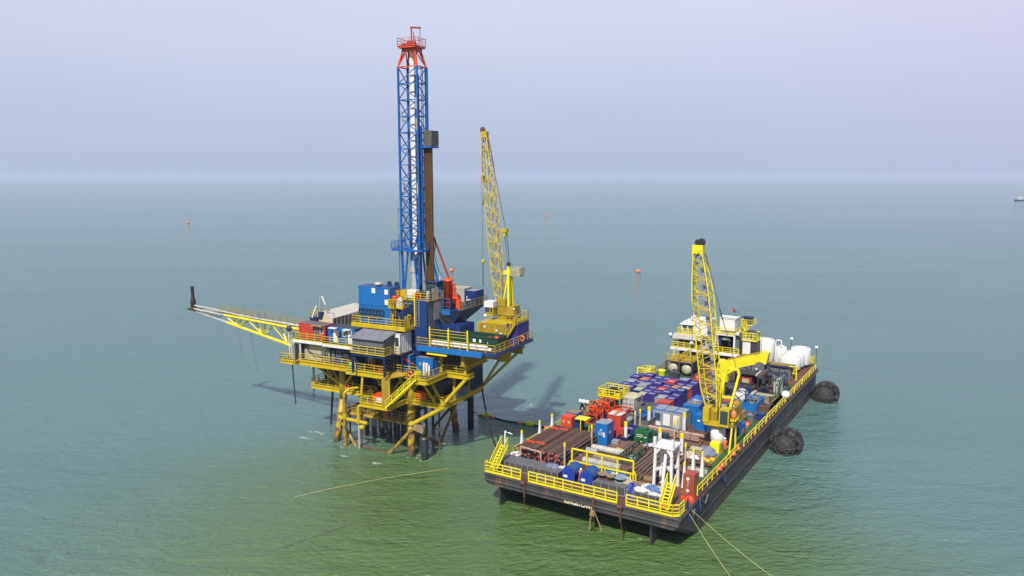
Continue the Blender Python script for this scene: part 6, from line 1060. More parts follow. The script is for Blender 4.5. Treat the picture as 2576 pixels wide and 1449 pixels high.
person('worker in orange coverall climbing at the head of the yellow davit', BAR, (22.7, 21.9, DZ+.3), 30)
# ------------- knuckle boom crane
K2 = T('telescopic_crane', 'yellow box boom crane with its arm resting to the right behind the lattice boom', 'crane', BAR, (15.3, 44, DZ)); part(K2, 'pedestal', MB().tube((0, 0, 0), (0, 0, 3.6), .7, 16), YEL); part(K2, 'house', MB().box(-.9, -.7, 3.6, 1.2, .9, 5.2).add([(-.6, -.5, 5.2), (1.0, -.5, 5.2), (.5, -.5, 6.9), (-.3, -.5, 6.9), (-.6, .6, 5.2), (1, .6, 5.2), (.5, .6, 6.9), (-.3, .6, 6.9)], [(0, 1, 2, 3), (7, 6, 5, 4), (0, 4, 5, 1), (1, 5, 6, 2), (2, 6, 7, 3), (3, 7, 4, 0)]), YLG)
part(K2, 'boom', MB().tube((-.3, 0, 5.7), (5.2, 0, 7.7), 1.0, 4), YLG); part(K2, 'boom_extension', MB().tube((2.4, 0, 6.7), (6.6, 0, 8.25), .78, 4), YLG); part(K2, 'boom_tip', MB().add([(5.9, -.6, 7.5), (6.9, -.6, 7.1), (7.3, -.6, 8.9), (6.2, -.6, 9.1), (5.9, .6, 7.5), (6.9, .6, 7.1), (7.3, .6, 8.9), (6.2, .6, 9.1)], [(0, 1, 2, 3), (7, 6, 5, 4), (0, 4, 5, 1), (1, 5, 6, 2), (2, 6, 7, 3), (3, 7, 4, 0)]), YLG); part(K2, 'boom_foot', MB().tube((.3, -.4, 4.4), (2.6, -.4, 6.0), .3, 8), YLG); part(K2, 'top_beam', MB().bar((1, 0, 7.05), (5.8, 0, 8.75), .25), YOL)
# ------------- tanks at the bow
def tank(label, u, v, r_, h, rot=0):
    t = T('storage_tank', label, 'tank', BAR, (u, v, DZ), 0, 'white storage tanks at the bow'); part(t, 'shell', MB().lathe([(r_-.02, .6), (r_, .65), (r_, h-.15), (r_-.12, h), (r_-.35, h-.02)], n=32), WHT, smooth=True); part(t, 'roof', MB().lathe([(r_-.3, h-.05), (r_*.55, h+.16), (.05, h+.26)], n=24), mat('cream tank roof paint', (.74, .72, .6), .5, grime=.12), smooth=True)
    for k in range(4): a = k*1.57+.6; part(t, 'leg', MB().bar((r_*.8*math.cos(a), r_*.8*math.sin(a), 0), (r_*.8*math.cos(a), r_*.8*math.sin(a), .62), .25), GRL)
    part(t, 'pipe', MB().path([(-r_*.3, -r_-.15, .4), (-r_*.3, -r_-.15, h-.3), (-r_*.3, -r_+.3, h+.1)], .08, 6), WHT); return t
tank('tallest white cylindrical tank, leftmost of the bow group', 14.7, 72.6, 2.0, 4.9); tank('slim white tank just right of and behind the tallest tank', 17.6, 73.8, 1.1, 3.6); tank('lowest broad white tank nearest the stern in the bow group', 20.1, 70.2, 1.95, 2.8); tank('white tank in the middle of the right hand row', 20.4, 72.8, 1.75, 3.1); tank('white tank at the right rail, farthest right of the bow group', 21.0, 74.8, 1.75, 3.6)
solo('white_pipe_arch', 'white pipe arch between the tallest and the slim tank', 'pipe', BAR, (17.0, 72.2, DZ), MB().path([(0, 0, 0), (0, 0, 4.8), (.3, 0, 5.1), (1.0, 0, 5.0), (1.1, 0, 4.2)], .12, 8), WHT)
t = T('canvas_awning', 'small white awning roof in front of the tallest tank', 'awning', BAR, (14.0, 68.4, DZ)); part(t, 'roof', MB().add([(0, 0, 1.7), (2.6, 0, 1.7), (1.9, .8, 2.4), (.7, .8, 2.4), (2.6, 1.8, 1.7), (0, 1.8, 1.7)], [(0, 1, 2, 3), (1, 4, 2), (4, 5, 3, 2), (5, 0, 3), (0, 5, 4, 1)]), GRL); [part(t, 'post', MB().bar((x_, .1, 0), (x_, .1, 1.7), .1), WHT) for x_ in (.1, 2.5)]
# ------------- grey steel workshop rows in front of the tanks
for i, (u, v, L_, D_, H_, m, lab) in enumerate(((12.2, 64.2, 5.0, 2.6, 2.9, GRY, 'grey steel workshop with a cross brace in front of the tallest tank'), (17.6, 63.2, 4.4, 2.6, 2.2, GRY, 'grey steel workshop right of the cross braced one, in front of the low tank'))):
    t = T('steel_workshop', lab, 'workshop', BAR, (u, v, DZ), 0, 'grey steel workshops'); part(t, 'back_wall', MB().box(0, D_-.1, 0, L_, D_, H_), m); part(t, 'front_wall', MB().box(.1, 0, .0, L_-.1, .08, H_-.3), GRY); part(t, 'roof', MB().box(-.1, -.2, H_, L_+.1, D_+.1, H_+.12), BLD if i else GRD); g = MB()
    for x in (0, L_/2, L_-.15): g.box(x, -.06, 0, x+.15, -.003, H_)
    g.bar((.1, -.08, H_-.2), (2.2, -.08, .6), .1); part(t, 'frame', g, BLD); part(t, 'roof_beam', MB().box(.5, .8, H_+.12, L_-.4, 1.3, H_+.4), YOL); part(t, 'round_notice', MB().lathe([(.05, -.02), (.2, -.01), (.2, .0)], (L_*.7, -.09, 1.1), 12, 'y'), WHT)
solo('yellow_ball', 'yellow round float hanging on the grey workshop roof beam', 'float', BAR, (17.9, 62.8, DZ+3), MB().lathe([(.1, -.4), (.35, -.2), (.35, .2), (.1, .4)], n=12), YOL, smooth=True)
t = T('pipe_rack', 'dark frame with reels, a rusty beam and four pale standing bottles near the right rail', 'rack', BAR, (19.3, 51.0, DZ)); g = MB()
for x in (0, 3.4):
    for y in (0, 5.5): g.bar((x, y, 0), (x, y, 2.9), .16)
g.bar((0, 0, 2.9), (0, 5.5, 2.9), .14).bar((3.4, 0, 2.9), (3.4, 5.5, 2.9), .14).bar((0, 0, 2.9), (3.4, 0, 2.9), .14).bar((0, 5.5, 2.9), (3.4, 5.5, 2.9), .14).bar((0, 0, .8), (3.4, 0, .8), .12); part(t, 'frame', g, GRD)
part(t, 'top_beam', MB().bar((.3, .5, 3.1), (.3, 5, 3.1), .5), BRS); part(t, 'white_beam', MB().bar((-.4, .4, 3.2), (-.4, 3.4, 3.2), .3), WHD)
for k in range(3): part(t, 'reel', MB().lathe([(.6, -.3), (.6, -.22), (.3, -.22), (.3, .22), (.6, .22), (.6, .3)], (.9+.9*k, .9+k, 1.0), 16, 'y'), [GRD, BRS, GRY][k])
for k in range(4): part(t, 'bottle', MB().lathe([(.14, 0), (.16, .1), (.16, 2.6), (.05, 2.8)], (2.6+.2*k, .2+.75*k, .2), 10), mat('pale green grey paint', (.33, .40, .34), .5), smooth=True)
t = T('compressor_skid', 'dark machinery skid with pipes standing between the shed and the grey workshop', 'machinery', BAR, (17.4, 57.6, DZ)); part(t, 'frame', MB().box(0, 0, 0, 4.2, 2.4, .2).bar((0, 0, 0), (0, 0, 2.4), .14).bar((4.2, 0, 0), (4.2, 0, 2.4), .14).bar((0, 0, 2.4), (4.2, 0, 2.4), .14).bar((4.2, 2.4, 0), (4.2, 2.4, 2.4), .14).bar((4.2, 0, 2.4), (4.2, 2.4, 2.4), .14), BLD); part(t, 'engine', MB().box(.5, .4, .2, 2.2, 1.8, 1.7), GRD); part(t, 'tank', MB().lathe([(.2, 0), (.5, .1), (.5, 1.6), (.2, 1.7)], (3.2, .3, .9), 14, 'y'), GRY); part(t, 'pipework', MB().path([(.2, -.1, .4), (.2, -.1, 1.8), (2.6, -.1, 1.8), (2.6, -.1, .5), (4, -.1, .5)], .1, 7), BRS)
t = T('generator_shed', 'dark machinery shed with an orange red engine inside', 'shed', BAR, (13.8, 55.0, DZ)); part(t, 'roof', MB().box(0, 0, 2.2, 4.6, 2.6, 2.35), GRD); part(t, 'side_flap', MB().box(4.6, .2, 1.8, 5.2, 1.4, 2.3), GRL); part(t, 'back', MB().box(0, 2.4, 0, 4.6, 2.5, 2.2), GRD); part(t, 'engine', MB().box(1.5, .2, .3, 3.4, 1.8, 1.6), MAR); part(t, 'radiator', MB().box(1.9, .1, .5, 3.0, .19, 1.4), CRM); part(t, 'skid', MB().box(.6, -.6, 0, 3.8, -.4, .3).box(.6, 1.9, 0, 3.8, 2.1, .3), ORG); part(t, 'post', MB().bar((.1, .1, 0), (.1, .1, 2.2), .14).bar((4.5, .1, 0), (4.5, .1, 2.2), .14), GRD)
# clutter between the crane and the bow
rows2 = [('skip', 'dark grey open tray left of the pipe rack', 14.6, 47.4, 4.0, 3.2, 1.0, GRY, [BRS, GRD]), ('skip', 'rusty open tray with a yellow handle behind the tank frame', 15.2, 51.6, 3.4, 2.4, .9, GRD, [BRS]), ('skip', 'blue sided open skip loaded with crates near the right rail', 19.6, 40.6, 2.2, 4.6, 1.5, BLC, [GRD, BLD, WHT]), ('skip', 'small grey skip of scrap right of the stacked crates', 20.9, 36.2, 1.6, 2.0, 1.0, GRY, [TARPG, GRL]), ('skip', 'tan open crate behind the blue sided skip', 19.2, 46.4, 3.0, 2.0, 1.2, TAN, [CRM, WHD]), ('skip', 'low grey skip with red lids behind the blue containers', 15.6, 41.0, 2.2, 2.4, 1.0, GRY, [ORG, RED]), ('skip', 'dark skip beside the crane gantry', 17.6, 35.6, 1.8, 2.6, 1.0, GRD, [GRL, BRS]), ('skip', 'blue low tray on the right walkway level with the crane cab', 21.0, 29.6, 1.4, 3.0, 1.2, BLC, [BLM])]
for nm, lab, u, v, L_, D_, H_, m, ld in rows2: skip('deck_skip', lab, u, v, L_, D_, H_, m, load=(ld, 3))
lift_box('purple_locker', 'purple blue locker right of the stacked grey crates', 19.8, 33.2, 1.3, 1.8, 2.6, PUR); lift_box('blue_cabinet', 'tall blue cabinet in front of the purple blue locker near the right rail', 20.2, 30.6, 1.2, 2.0, 2.1, BLM)
for k in range(4): solo('grey_crate', ['bottom', 'second', 'third', 'topmost'][k]+' light grey crate in the stack left of the purple blue locker', 'crate', BAR, (17.9, 33.0, DZ+.68*k), MB().box(0, 0, 0, 1.6, 1.5, .6).box(-.04, -.04, .5, 1.64, 1.54, .64), GRL, group='stacked grey crates')
t = T('liquid_tank', 'white liquid tank with a black cross brace in a blue steel frame', 'tank', BAR, (17.2, 43.6, DZ)); part(t, 'tank_body', MB().lathe([(.3, 0), (.95, .15), (.95, 2.3), (.3, 2.5)], (1.1, 0, 1.35), 20, 'y'), WHT, smooth=True); g = MB()
for x in (0, 2.2):
    for y in (-.1, 2.6): g.bar((x, y, 0), (x, y, 2.5), .16)
g.bar((0, -.1, 2.5), (2.2, -.1, 2.5), .14).bar((0, 2.6, 2.5), (2.2, 2.6, 2.5), .14).bar((0, -.1, 2.5), (0, 2.6, 2.5), .14).bar((2.2, -.1, 2.5), (2.2, 2.6, 2.5), .14); part(t, 'frame', g, BLM); part(t, 'cross_brace', MB().bar((0, -.15, .3), (2.2, -.15, 2.4), .06).bar((2.2, -.15, .3), (0, -.15, 2.4), .06), BLK)
solo('amber_crate', 'amber wooden crate in front of the framed white tank', 'crate', BAR, (17.6, 41.4, DZ), MB().box(0, 0, 0, 1.7, 1.4, .8).grid_blob((.8, .7, .8), .5, .4, .4, 3), mat('amber wood', (.5, .26, .05), .8, grime=.4))
t = T('ibc_tank', 'framed square black container with white patches inside the blue sided skip', 'tank', BAR, (20.0, 42.4, DZ+.3)); part(t, 'tank_body', MB().box(0, 0, 0, 1.4, 1.3, 1.3), BLK); part(t, 'patch', MB().box(.3, -.03, .3, .8, -.003, .9), WHT); part(t, 'frame', MB().rail([(0, -.05, .1), (1.45, -.05, .1), (1.45, 1.35, .1), (0, 1.35, .1), (0, -.05, .1)], sp=.5, h=1.4, toe=False), GRL)
solo('timber_plank', 'white planks leaning over the tan open crate', 'planks', BAR, (19.4, 45.8, DZ+1.4), MB().box(0, 0, 0, .5, 3.0, .12).box(.8, .6, .1, 3.4, 1.1, .2), WHD)
solo('white_dome', 'big white radar dome on the right rail near the tan crate', 'dome', BAR, (24.1, 49.2, DZ+1.3), MB().lathe([(.1, -.6), (.5, -.45), (.65, 0), (.5, .45), (.05, .65)], n=18), LAMPW, smooth=True)
solo('blue_ball', 'small blue round float beside the machinery shed', 'float', BAR, (12.8, 55.0, DZ+.5), MB().lathe([(.1, -.4), (.45, 0), (.1, .4)], n=12), BLC, smooth=True)
for i, (u, v) in enumerate(((24.2, 39.6), (24.3, 55.5))): solo('orange_lifebuoy', ['orange lifebuoy on the right rail beside the blue sided skip', 'orange lifebuoy on the right rail beside the pipe rack'][i], 'lifebuoy', BAR, (u, v, DZ+.9), MB().lathe([(.18, -.1), (.38, -.06), (.38, .06), (.18, .1)], n=14, axis='x'), ORBUOY)
part(B0, 'deck_shade_sheet', MB().box(12.4, 33, DZ+.024, 19.9, 62.5, DZ+.045), DECKG)  # dark sheet that puts the brown-black shading of this deck area into colour
rnd = random.Random(5)
for i in range(64):
    u = rnd.uniform(12.8, 22.4); v = rnd.uniform(31, 66); s_ = rnd.uniform(.35, .95)
    kk = ['lathe', 'box', 'blob'][i % 3]; b = MB()
    cname, m = rnd.choice([('grey', GRY), ('pale grey', GRL), ('rusty', BRS), ('dark grey', GRD), ('black', BLK), ('dark grey', GRD), ('blue', BLM), ('orange red', ORG), ('white', WHD), ('yellow', YOL)])
    if kk == 'lathe': b.lathe([(s_*.5, 0), (s_*.55, .1), (s_*.55, s_*1.5), (s_*.3, s_*1.6)], n=12)
    elif kk == 'box': b.box(0, 0, 0, s_*1.6, s_*1.2, s_*1.1).box(-.04, -.04, s_*.95, s_*1.6+.04, s_*1.2+.04, s_*1.02).box(s_*.3, -.05, .1, s_*.4, -.003, s_*.9)
    else: b.grid_blob((0, 0, 0), s_, s_*.8, s_*.8, 60+i)
    nm = {'lathe': 'barrel', 'box': 'crate', 'blob': 'equipment_bundle'}[kk]
    where = ('beside the barge crane' if v < 40 else ('behind the barge crane' if v < 50 else 'near the grey workshops')) + (' left of the lane' if u < 17.5 else ' towards the right rail')
    solo(nm, f'{cname} {nm.replace("_", " ")} on deck {where}', nm.replace('_', ' '), BAR, (u, v, DZ+.02), b, m, group=f'loose {cname} {nm.replace("_", " ")}s {where}', rot=rnd.uniform(-15, 15), smooth=(kk == 'lathe'))
# ------------- left side forward: framed tanks, bins
for i, (u, lab) in enumerate(((1.8, 'left one of two framed tank containers with yellow railed tops and cream ends'), (4.3, 'right one of two framed tank containers with yellow railed tops and cream ends'))):
    t = T('tank_container', lab, 'tank container', BAR, (u, 56, DZ), 0, 'tank containers in front of the deckhouse'); part(t, 'tank_shell', MB().lathe([(.9, .3), (1.0, .5), (1.0, 5.2), (.9, 5.4)], (1.15, 0, 1.3), 20, 'y'), GRD, smooth=True); part(t, 'tank_end', MB().lathe([(.1, .0), (.55, .1), (.85, .25), (.9, .31)], (1.15, 0, 1.3), 20, 'y'), CRM, smooth=True); g = MB()
    for x in (0, 2.3):
        for y in (0, 5.6): g.bar((x, y, 0), (x, y, 2.5), .18)
    for y in (0, 5.6): g.bar((0, y, 2.5), (2.3, y, 2.5), .16).bar((0, y, .1), (2.3, y, .1), .16)
    g.bar((0, 0, 2.5), (0, 5.6, 2.5), .16).bar((2.3, 0, 2.5), (2.3, 5.6, 2.5), .16); part(t, 'frame', g, GRD); part(t, 'top_deck', MB().box(0, 0, 2.6, 2.3, 5.6, 2.68), YOL); part(t, 'railing', MB().rail([(0, 5.6, 2.68), (0, 0, 2.68), (2.3, 0, 2.68), (2.3, 5.6, 2.68)], sp=1.5, t=.075, mid=1, toe=False), YRL)
solo('lime_bin', 'bright yellow bin in front of the left tank container', 'bin', BAR, (2.3, 52.6, DZ+.2), MB().lathe([(.55, 0), (.65, .2), (.65, 1.2), (.72, 1.3), (.72, 1.4), (.4, 1.5)], n=14), LIME, smooth=True)
solo('rescue_boat', 'small orange rescue boat on deck beside the yellow bin', 'boat', BAR, (3.4, 49.2, DZ+.3), MB().add([(0, 0, .5), (.7, -.6, .7), (2.4, -.7, .9), (2.6, 0, 1.0), (2.4, .7, .9), (.7, .6, .7), (.4, 0, 0), (2.3, -.3, 0), (2.3, .3, 0)], [(0, 1, 6), (1, 2, 7, 6), (2, 3, 7), (3, 4, 8), (3, 8, 7), (4, 5, 6, 8), (5, 0, 6), (6, 7, 8), (0, 5, 4, 3, 2, 1)]), ORG)
solo('machine', 'dark machine bundle between the yellow bin and the right tank container', 'machine', BAR, (4.0, 51.6, DZ), MB().box(0, 0, 0, 1.5, 1.5, 1.5).grid_blob((.7, .7, 1.4), .8, .7, .7, 4), GRD); solo('cream_sack', 'cream sack on deck beside the right tank container', 'sack', BAR, (6.2, 51.8, DZ), MB().grid_blob((0, 0, 0), .9, .7, .8, 5), CRM); solo('red_drum', 'red drum on the deck left of the lattice boom', 'drum', BAR, (8.4, 53.4, DZ), MB().lathe([(.3, 0), (.35, .1), (.35, 1.2), (.1, 1.3)], n=12), RED, smooth=True)
solo('white_davit', 'small white davit arm on the left rail forward of the cargo boxes', 'davit', BAR, (0, 51.5, DZ), MB().bar((0, 0, 0), (0, 0, 1.4), .2).bar((0, 0, 1.4), (.9, .2, 1.1), .2), WHT)
# ------------- deckhouse
H = T('deckhouse', 'white multi storey deckhouse with yellow railed balconies at the far left of the barge', 'deckhouse', BAR, (0, 65, DZ))
part(H, 'lower_wall', MB().box(.6, 1.2, 0, 11.6, 10, 2.9), GRD); part(H, 'balcony', MB().box(-.6, -.2, 2.9, 12.4, 10, 3.05), GRD); part(H, 'balcony_edge', MB().box(-.7, -.32, 2.65, 12.5, -.203, 3.15).box(-.72, -.2, 2.65, -.603, 9, 3.15), WHT)
for x in (0, 3.2, 7.6, 12.0): part(H, 'column', MB().bar((x, -.05, 0), (x, -.05, 2.9), .22), WHT)
part(H, 'balcony_railing', MB().rail([(-.5, 8, 3.05), (-.5, -.1, 3.05), (4.2, -.1, 3.05)], sp=1.3, t=.1), YLG); part(H, 'balcony_railing', MB().rail([(7.8, -.1, 3.05), (12.2, -.1, 3.05)], sp=1.3, t=.1), YLG)
part(H, 'middle_wall', MB().box(.2, 1.4, 3.05, 7.6, 9, 5.3), WHD); 
for k in range(5): window(bpy.data.objects[H.name], .5+1.05*k, 3.7, 1.35+1.05*k, 4.9, 1.38)
part(H, 'awning', MB().add([(-.6, -.4, 4.9), (5.2, -.4, 4.9), (5.2, 1.4, 5.6), (-.6, 1.4, 5.6), (-.6, -.4, 4.85), (5.2, -.4, 4.85), (5.2, 1.4, 5.55), (-.6, 1.4, 5.55)], [(0, 1, 2, 3), (7, 6, 5, 4), (0, 4, 5, 1), (1, 5, 6, 2), (2, 6, 7, 3), (3, 7, 4, 0)]), mat('beige canvas awning', (.42, .40, .34), .8, grime=.2))
part(H, 'upper_deck', MB().box(-.2, 1.2, 5.3, 7.8, 9.2, 5.5), GRL); part(H, 'upper_railing', MB().rail([(0, 5, 5.5), (0, 1.3, 5.5), (3.4, 1.3, 5.5)], sp=1.1, t=.1), YLG)
wh = part(H, 'wheelhouse', MB().box(.6, 1.8, 5.5, 4.2, 5.6, 7.3), WHT); part(H, 'wheelhouse_roof', MB().add([(.3, 1.5, 7.3), (4.5, 1.5, 7.3), (4.5, 5.9, 7.3), (.3, 5.9, 7.3), (1.0, 2.4, 7.9), (4.0, 2.4, 7.9), (4.0, 5.2, 7.9), (1.0, 5.2, 7.9)], [(3, 2, 1, 0), (4, 5, 6, 7), (0, 1, 5, 4), (1, 2, 6, 5), (2, 3, 7, 6), (3, 0, 4, 7)]), WHT)
for x in (.9, 2.0): window(H, x, 6.3, x+.8, 7.1, 1.79, fm=GRL)
part(H, 'radome', MB().lathe([(.3, 0), (.55, .1), (.62, .7), (.45, 1.15), (.05, 1.35)], (2.6, 3, 7.7), 16), WHT, smooth=True); part(H, 'tower_block', MB().box(3.6, .9, 5.5, 6.6, 4.0, 8.7), WHT)
part(H, 'garage_frame', MB().box(7.7, .1, 3.05, 7.95, .5, 6.5).box(11.1, .1, 3.05, 11.4, .5, 6.5).box(7.95, .1, 6.3, 11.1, .5, 6.5).box(7.7, .5, 6.4, 11.4, 6, 6.6), WHT); part(H, 'garage_back', MB().box(7.8, 4, 3.05, 11.3, 4.1, 6.4), BLK); part(H, 'garage_side', MB().box(11.41, .5, 3.05, 12.0, 5, 6.2), GRY); part(H, 'blue_locker', MB().box(8.1, .7, 4.2, 8.6, 1.2, 6.1), BLM); part(H, 'hanging_boat', MB().grid_blob((9.4, 1, 5.4), .9, .4, .5, 3), GRL)
part(H, 'roof_tank', MB().box(8.2, 1.0, 7.1, 11.0, 3.8, 9.3).box(8.1, .9, 9.3, 11.1, 3.9, 9.42), WHT); part(H, 'roof_railing', MB().rail([(7.6, .2, 6.6), (11.6, .2, 6.6), (11.6, 4, 6.6)], sp=1.1, t=.1), YLG)
for k in range(4): part(H, 'searchlight', MB().lathe([(.08, -.15), (.26, -.1), (.3, .1), (.05, .2)], (8.7+.65*k, 1.0, 9.65), 12, 'y'), LAMPW, smooth=True)
part(H, 'flagpole', MB().tube((9.9, 3, 9.4), (9.9, 3, 11.2), .04, 5), GRL); part(H, 'flag', MB().add([(9.95, 3, 11.2), (10.8, 3.1, 10.3), (9.95, 3, 10.2), (9.95, 3.04, 11.2), (10.8, 3.14, 10.3), (9.95, 3.04, 10.2)], [(0, 2, 1), (3, 4, 5), (0, 1, 4, 3), (1, 2, 5, 4)]), MAR)
part(H, 'side_stair', MB().stair((13.4, 3.0, 5.6), (11.6, 3.2, 8.2), .8, (0, 1, 0)).rail([(11.6, 3, 8.0), (13.6, 3, 8.0), (13.6, 6, 8.0)], sp=1), YLG); part(H, 'blue_unit', MB().box(11.2, 4.5, 8.0, 13.0, 6.2, 9.3), BLD)
part(H, 'white_door_block', MB().box(12.5, 1.2, 2.5, 13.9, 3.0, 5.8), WHT); part(H, 'yellow_cage', MB().rail([(12.4, 1.0, 5.6), (15.0, 1.0, 5.6), (15.0, 3.2, 5.6), (12.4, 3.2, 5.6), (12.4, 1, 5.6)], sp=.6, t=.1, h=1.5).box(12.4, 1.0, 5.5, 15, 3.2, 5.6), YLG); part(H, 'cage_cover', MB().grid_blob((13.9, 2.2, 6.9), 1.2, .9, .5, 9), GRD); part(H, 'dark_side_room', MB().box(13.95, 1.3, 2.0, 15.0, 4, 5.5), GRD)
part(H, 'mast', MB().tube((15.4, 3, 5.6), (15.4, 3, 8.6), .06, 6), GRL)
for i, (u, v, z, lab) in enumerate(((-.6, 64.2, DZ+5.6, 'white floodlight at the left corner of the deckhouse awning'), (3.6, 64.2, DZ+4.4, 'white floodlight on the deckhouse balcony beside the lattice boom'), (11.9, 64.8, DZ+6.9, 'pair of white floodlights over the deckhouse garage opening'), (6.6, 64.2, DZ+7, 'white floodlight above the balcony right of the lattice boom'))): 
    t = T('floodlight', lab, 'floodlight', BAR, (u, v, z), 0, 'floodlights on the barge'); part(t, 'lamp_head', MB().lathe([(.08, -.2), (.3, -.12), (.36, .1), (.05, .2)], n=12, axis='y'), LAMPW, smooth=True); part(t, 'bracket', MB().bar((0, .1, -.5), (0, .1, 0), .08).bar((0, .1, -.5), (0, 1.0, -.5), .08), GRD)
for i, (u, v, h_, lab) in enumerate(((19.3, 74.5, 5.0, 'white floodlight on a pole between the slim tank and the right hand tanks'), (23.6, 75.8, 3.6, 'white floodlight on a pole at the right bow corner'))): floodlight(lab, BAR, (u, v, DZ), h_, 'floodlights on the barge', 1, GRD)
t = T('bow_bollard_frame', 'yellow frame with rails at the right bow corner', 'frame', BAR, (22.0, 76.0, DZ)); part(t, 'railing', MB().rail([(-.4, 0, .8), (1.2, -.6, .8), (1.4, .8, .8)], sp=.6, t=.12), YLG); part(t, 'post', MB().bar((0, 0, 0), (0, 0, 2.2), .2), YLG)
t = T('yellow_stairway', 'yellow pump stand by the right rail below the low white tank', 'stand', BAR, (21.4, 64.0, DZ)); part(t, 'frame', MB().bar((0, 0, 0), (0, 0, 2.4), .2).bar((1.2, 0, 0), (1.2, 0, 2.4), .2).bar((0, 0, 2.4), (1.2, 0, 2.4), .2).bar((0, 0, 1.2), (1.2, 0, 1.2), .15).bar((.2, .8, 0), (.9, .1, 2.4), .3), YLG)
# ------------- pneumatic fenders
def fender(label, v):
    t = T('pneumatic_fender', label, 'fender', BAR, (26.75, v, .95), 0, 'pneumatic fenders along the right side'); r_ = 1.8; L_ = 4.6
    part(t, 'body', MB().lathe([(.25, -L_/2-.15), (.9, -L_/2+.02), (1.45, -L_/2+.4), (1.75, -L_/2+.95), (r_, -L_/2+1.5), (r_, L_/2-1.5), (1.7, L_/2-.9), (1.3, L_/2-.35), (.25, L_/2)], n=28, axis='y'), BLK, smooth=True)
    rnd = random.Random(int(v))
    for k in range(11):       # tyres of the net sleeve
        a = 2*math.pi*k/11
        for yy in (-.6, .4, 1.4):
            c = Vector(((r_+.14+rnd.uniform(-.05, .12))*math.cos(a), yy+rnd.uniform(-.15, .15), (r_+.14)*math.sin(a))); nr = Vector((math.cos(a), 0, math.sin(a))); tt = Vector((-math.sin(a), 0, math.cos(a))); b = MB(); rr = .42
            for j in range(8):
                p = c+tt*rr*math.cos(j*.785)+Vector((0, rr, 0))*math.sin(j*.785); q = c+tt*rr*math.cos(j*.785+.785)+Vector((0, rr, 0))*math.sin(j*.785+.785); b.tube(p, q, .2, 6)
            part(t, 'tyre', b, BLK if rnd.random() < .6 else (GRD if rnd.random() < .6 else mat('scuffed grey rubber', (.06, .058, .055), .9, grime=.5)))
    g = MB()
    for k in range(8):
        a = 2*math.pi*k/8; pr = [(.3, -L_/2-.18), (.95, -L_/2-.03), (1.5, -L_/2+.38), (1.83, -L_/2+1.0), (1.87, -L_/2+1.6)]
        for (r0, y0), (r1, y1) in zip(pr, pr[1:]): g.tube((r0*math.cos(a), y0, r0*math.sin(a)), (r1*math.cos(a+.12), y1, r1*math.sin(a+.12)), .06, 5)
    for rr, yy in ((1.52, -L_/2+.36), (.95, -L_/2-.05)):
        for k in range(16): g.tube((rr*math.cos(k*.3927), yy, rr*math.sin(k*.3927)), (rr*math.cos(k*.3927+.3927), yy, rr*math.sin(k*.3927+.3927)), .05, 5)
    part(t, 'chain_net', g, mat('grey chain and webbing', (.07, .066, .055), .7, grime=.4)); part(t, 'end_flange', MB().lathe([(.3, -L_/2-.3), (.32, -L_/2-.1)], n=12, axis='y'), GRD)
fender('nearer of the two big black tyre netted fenders floating at the barge side', 38.6); fender('farther of the two big black tyre netted fenders floating at the barge side', 68.6)
# ================================================================== things on the water
def rope(label, pts, r_=.05, m=ROPE, name='mooring_rope', cat='rope', group=None):
    b = MB(); b.path(pts, r_, 5); o = bpy.data.objects.new(name, b.mesh(name, m)); COL.objects.link(o); return tag(o, label, cat, group)
def sag(a, b_, s, n=14): return [tuple(Vector(a).lerp(Vector(b_), k/n)-Vector((0, 0, s*4*(k/n)*(1-k/n)))) for k in range(n+1)]
def bw(u, v, z): return tuple(wpt(BAR, u, v, z))
def rw(u, v, z): return tuple(wpt(RIG, u, v, z))
c1_ = bw(24.5, 3.2, 3.6); rope('left of two yellow green mooring ropes running off the right stern corner', sag(c1_, bw(32.2, -3.5, .1), .25), .03, group='mooring ropes off the right stern corner'); rope('right of two yellow green mooring ropes running off the right stern corner', sag(bw(24.5, 4.0, 3.7), bw(36, -.6, .1), .3), .026, group='mooring ropes off the right stern corner')
rope('long yellow floating rope across the green water in front of the platform', sag(rw(20.8, -1.9, .1), rw(8.7, -18.5, .1), -.3), .03); rope('thin dark rope from the left stern corner down to the water', sag(bw(0, .6, 3.8), rw(21.6, -2.8, .1), .3), .03, CABLE)
rope('faint dark rope lying in the green water at the lower left', sag(rw(16.4, -29.8, .06), rw(19.5, -21.9, .06), 0), .025, CABLE); rope('thin mooring line running right from the bow of the barge', sag(bw(24.0, 75.5, 4.2), bw(40, 92, .1), .5), .02, CABLE)
rope('black hose sagging from the cellar deck to the lamp post at the barge stern', sag(rw(18.6, 11.3, 7.6), bw(.4, 4.0, 4.9), 2.3, 20), .14, BLK, 'transfer_hose', 'hose')
a_ = Vector(rw(12.8, 20.4, .1)); b_ = Vector(bw(-.3, 28.8, .1)); a0_ = Vector(rw(14.9, 14.4, 3.0))
rope('thin black line from the fender pile down to the floating hose', [tuple(a0_), tuple(a_)], .06, BLK, 'line', 'line'); t = T('floating_hose', 'black floating hose with orange collars between the platform and the barge', 'floating hose', SEA)
pp = [a_.lerp(b_, k/16)+Vector((.15*math.sin(k*1.3), .3*math.sin(k*.9), 0)) for k in range(17)]
for p in pp: p.z = .1
part(t, 'hose', MB().path([tuple(p) for p in pp], .14, 8), BLK)
for k in (2, 6, 10, 11, 13, 14, 15): part(t, 'collar', MB().tube(tuple(pp[k]), tuple(pp[k].lerp(pp[k+1 if k < 16 else k], .6)), .24, 8), ORBUOY)
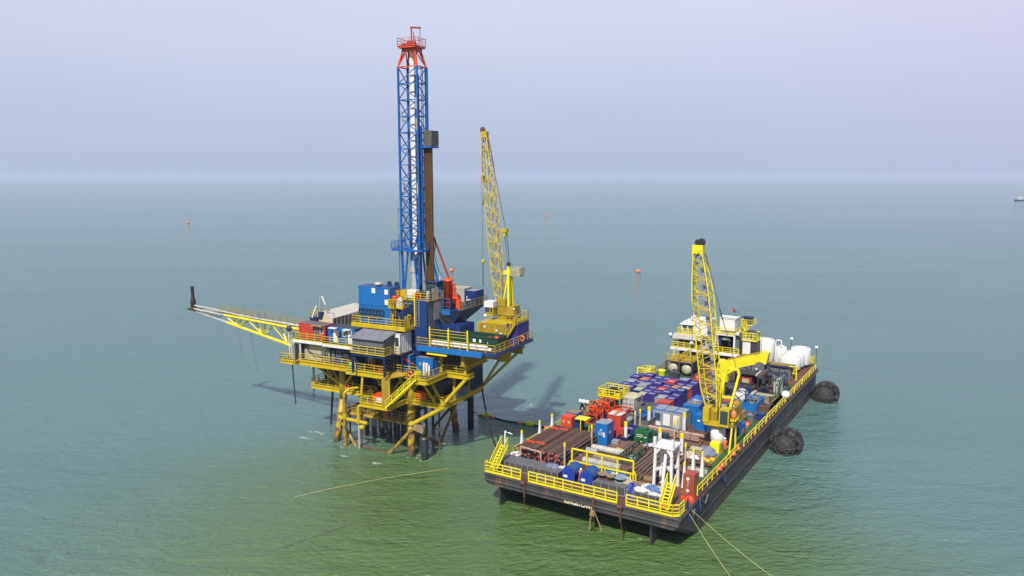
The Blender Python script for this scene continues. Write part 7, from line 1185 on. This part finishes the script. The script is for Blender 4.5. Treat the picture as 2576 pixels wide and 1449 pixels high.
for i, k in enumerate((1, 8, 15)):
    p = pp[k]; b = MB().lathe([(.1, -.8), (.38, -.65), (.42, 0), (.38, .65), (.1, .8)], n=14, axis='x'); o = solo('yellow_float', ['yellow barrel float on the floating hose nearest the platform', 'yellow barrel float in the middle of the floating hose', 'yellow barrel float on the floating hose nearest the barge'][i], 'float', SEA, (p.x, p.y, p.z+.15), b, LIME, rot=-20, group='yellow floats on the hose', smooth=True)
def buoy(label, x, y, r_):
    t = T('marker_buoy', label, 'buoy', SEA, (x, y, 0), 0, 'orange marker buoys'); part(t, 'float', MB().lathe([(r_*.5, -r_*.3), (r_, .1*r_), (r_*1.02, .5*r_), (r_*.7, 1.0*r_), (r_*.2, 1.15*r_)], n=18), ORBUOY, smooth=True); part(t, 'lifting_eye', MB().tube((0, 0, r_*1.1), (0, 0, r_*1.35), r_*.1, 6), GRD)
buoy('orange marker buoy on open water between the platform and the barge crane', 52.0, 315, .95); buoy('orange marker buoy on far water left of the platform', -268.9, 641, 1.3); buoy('tiny orange marker buoy on far water right of the platform crane', 33.0, 746.9, 1.2); buoy('orange marker buoy seen just above the orange tank', -25.2, 318, 1.0)
t = T('distant_vessel', 'small blue hulled white boat far off at the right edge', 'boat', SEA, (786, 1200, 0), 15); part(t, 'hull', MB().add([(-9, -2.6, 1.8), (8, -2.6, 1.8), (12, 0, 2.6), (8, 2.6, 1.8), (-9, 2.6, 1.8), (-9, -2.2, -.3), (8, -2, -.3), (10.5, 0, -.3), (8, 2, -.3), (-9, 2.2, -.3)], [(0, 5, 6, 1), (1, 6, 7, 2), (2, 7, 8, 3), (3, 8, 9, 4), (4, 9, 5, 0), (0, 1, 2, 3, 4), (9, 8, 7, 6, 5)]), BLD); part(t, 'cabin', MB().box(-3, -1.8, 1.8, 5, 1.8, 4.4).box(-1, -1.5, 4.4, 3.6, 1.5, 6.6), WHT); part(t, 'cabin_window', MB().box(-.6, -1.56, 5.2, 3.2, -1.505, 6.1).box(-2.5, -1.86, 2.8, 4.5, -1.805, 3.6), GLS); part(t, 'mast', MB().tube((0, 0, 6.6), (0, 0, 10), .12, 6), GRL)
o = bpy.data.objects.new('wake', foam(SEA, 0, 0, 77, 16, 14).mesh('wake', FOAM)); COL.objects.link(o); o.location = (750, 1212, 0); tag(o, 'pale wake streak behind the distant boat', None, kind='stuff')
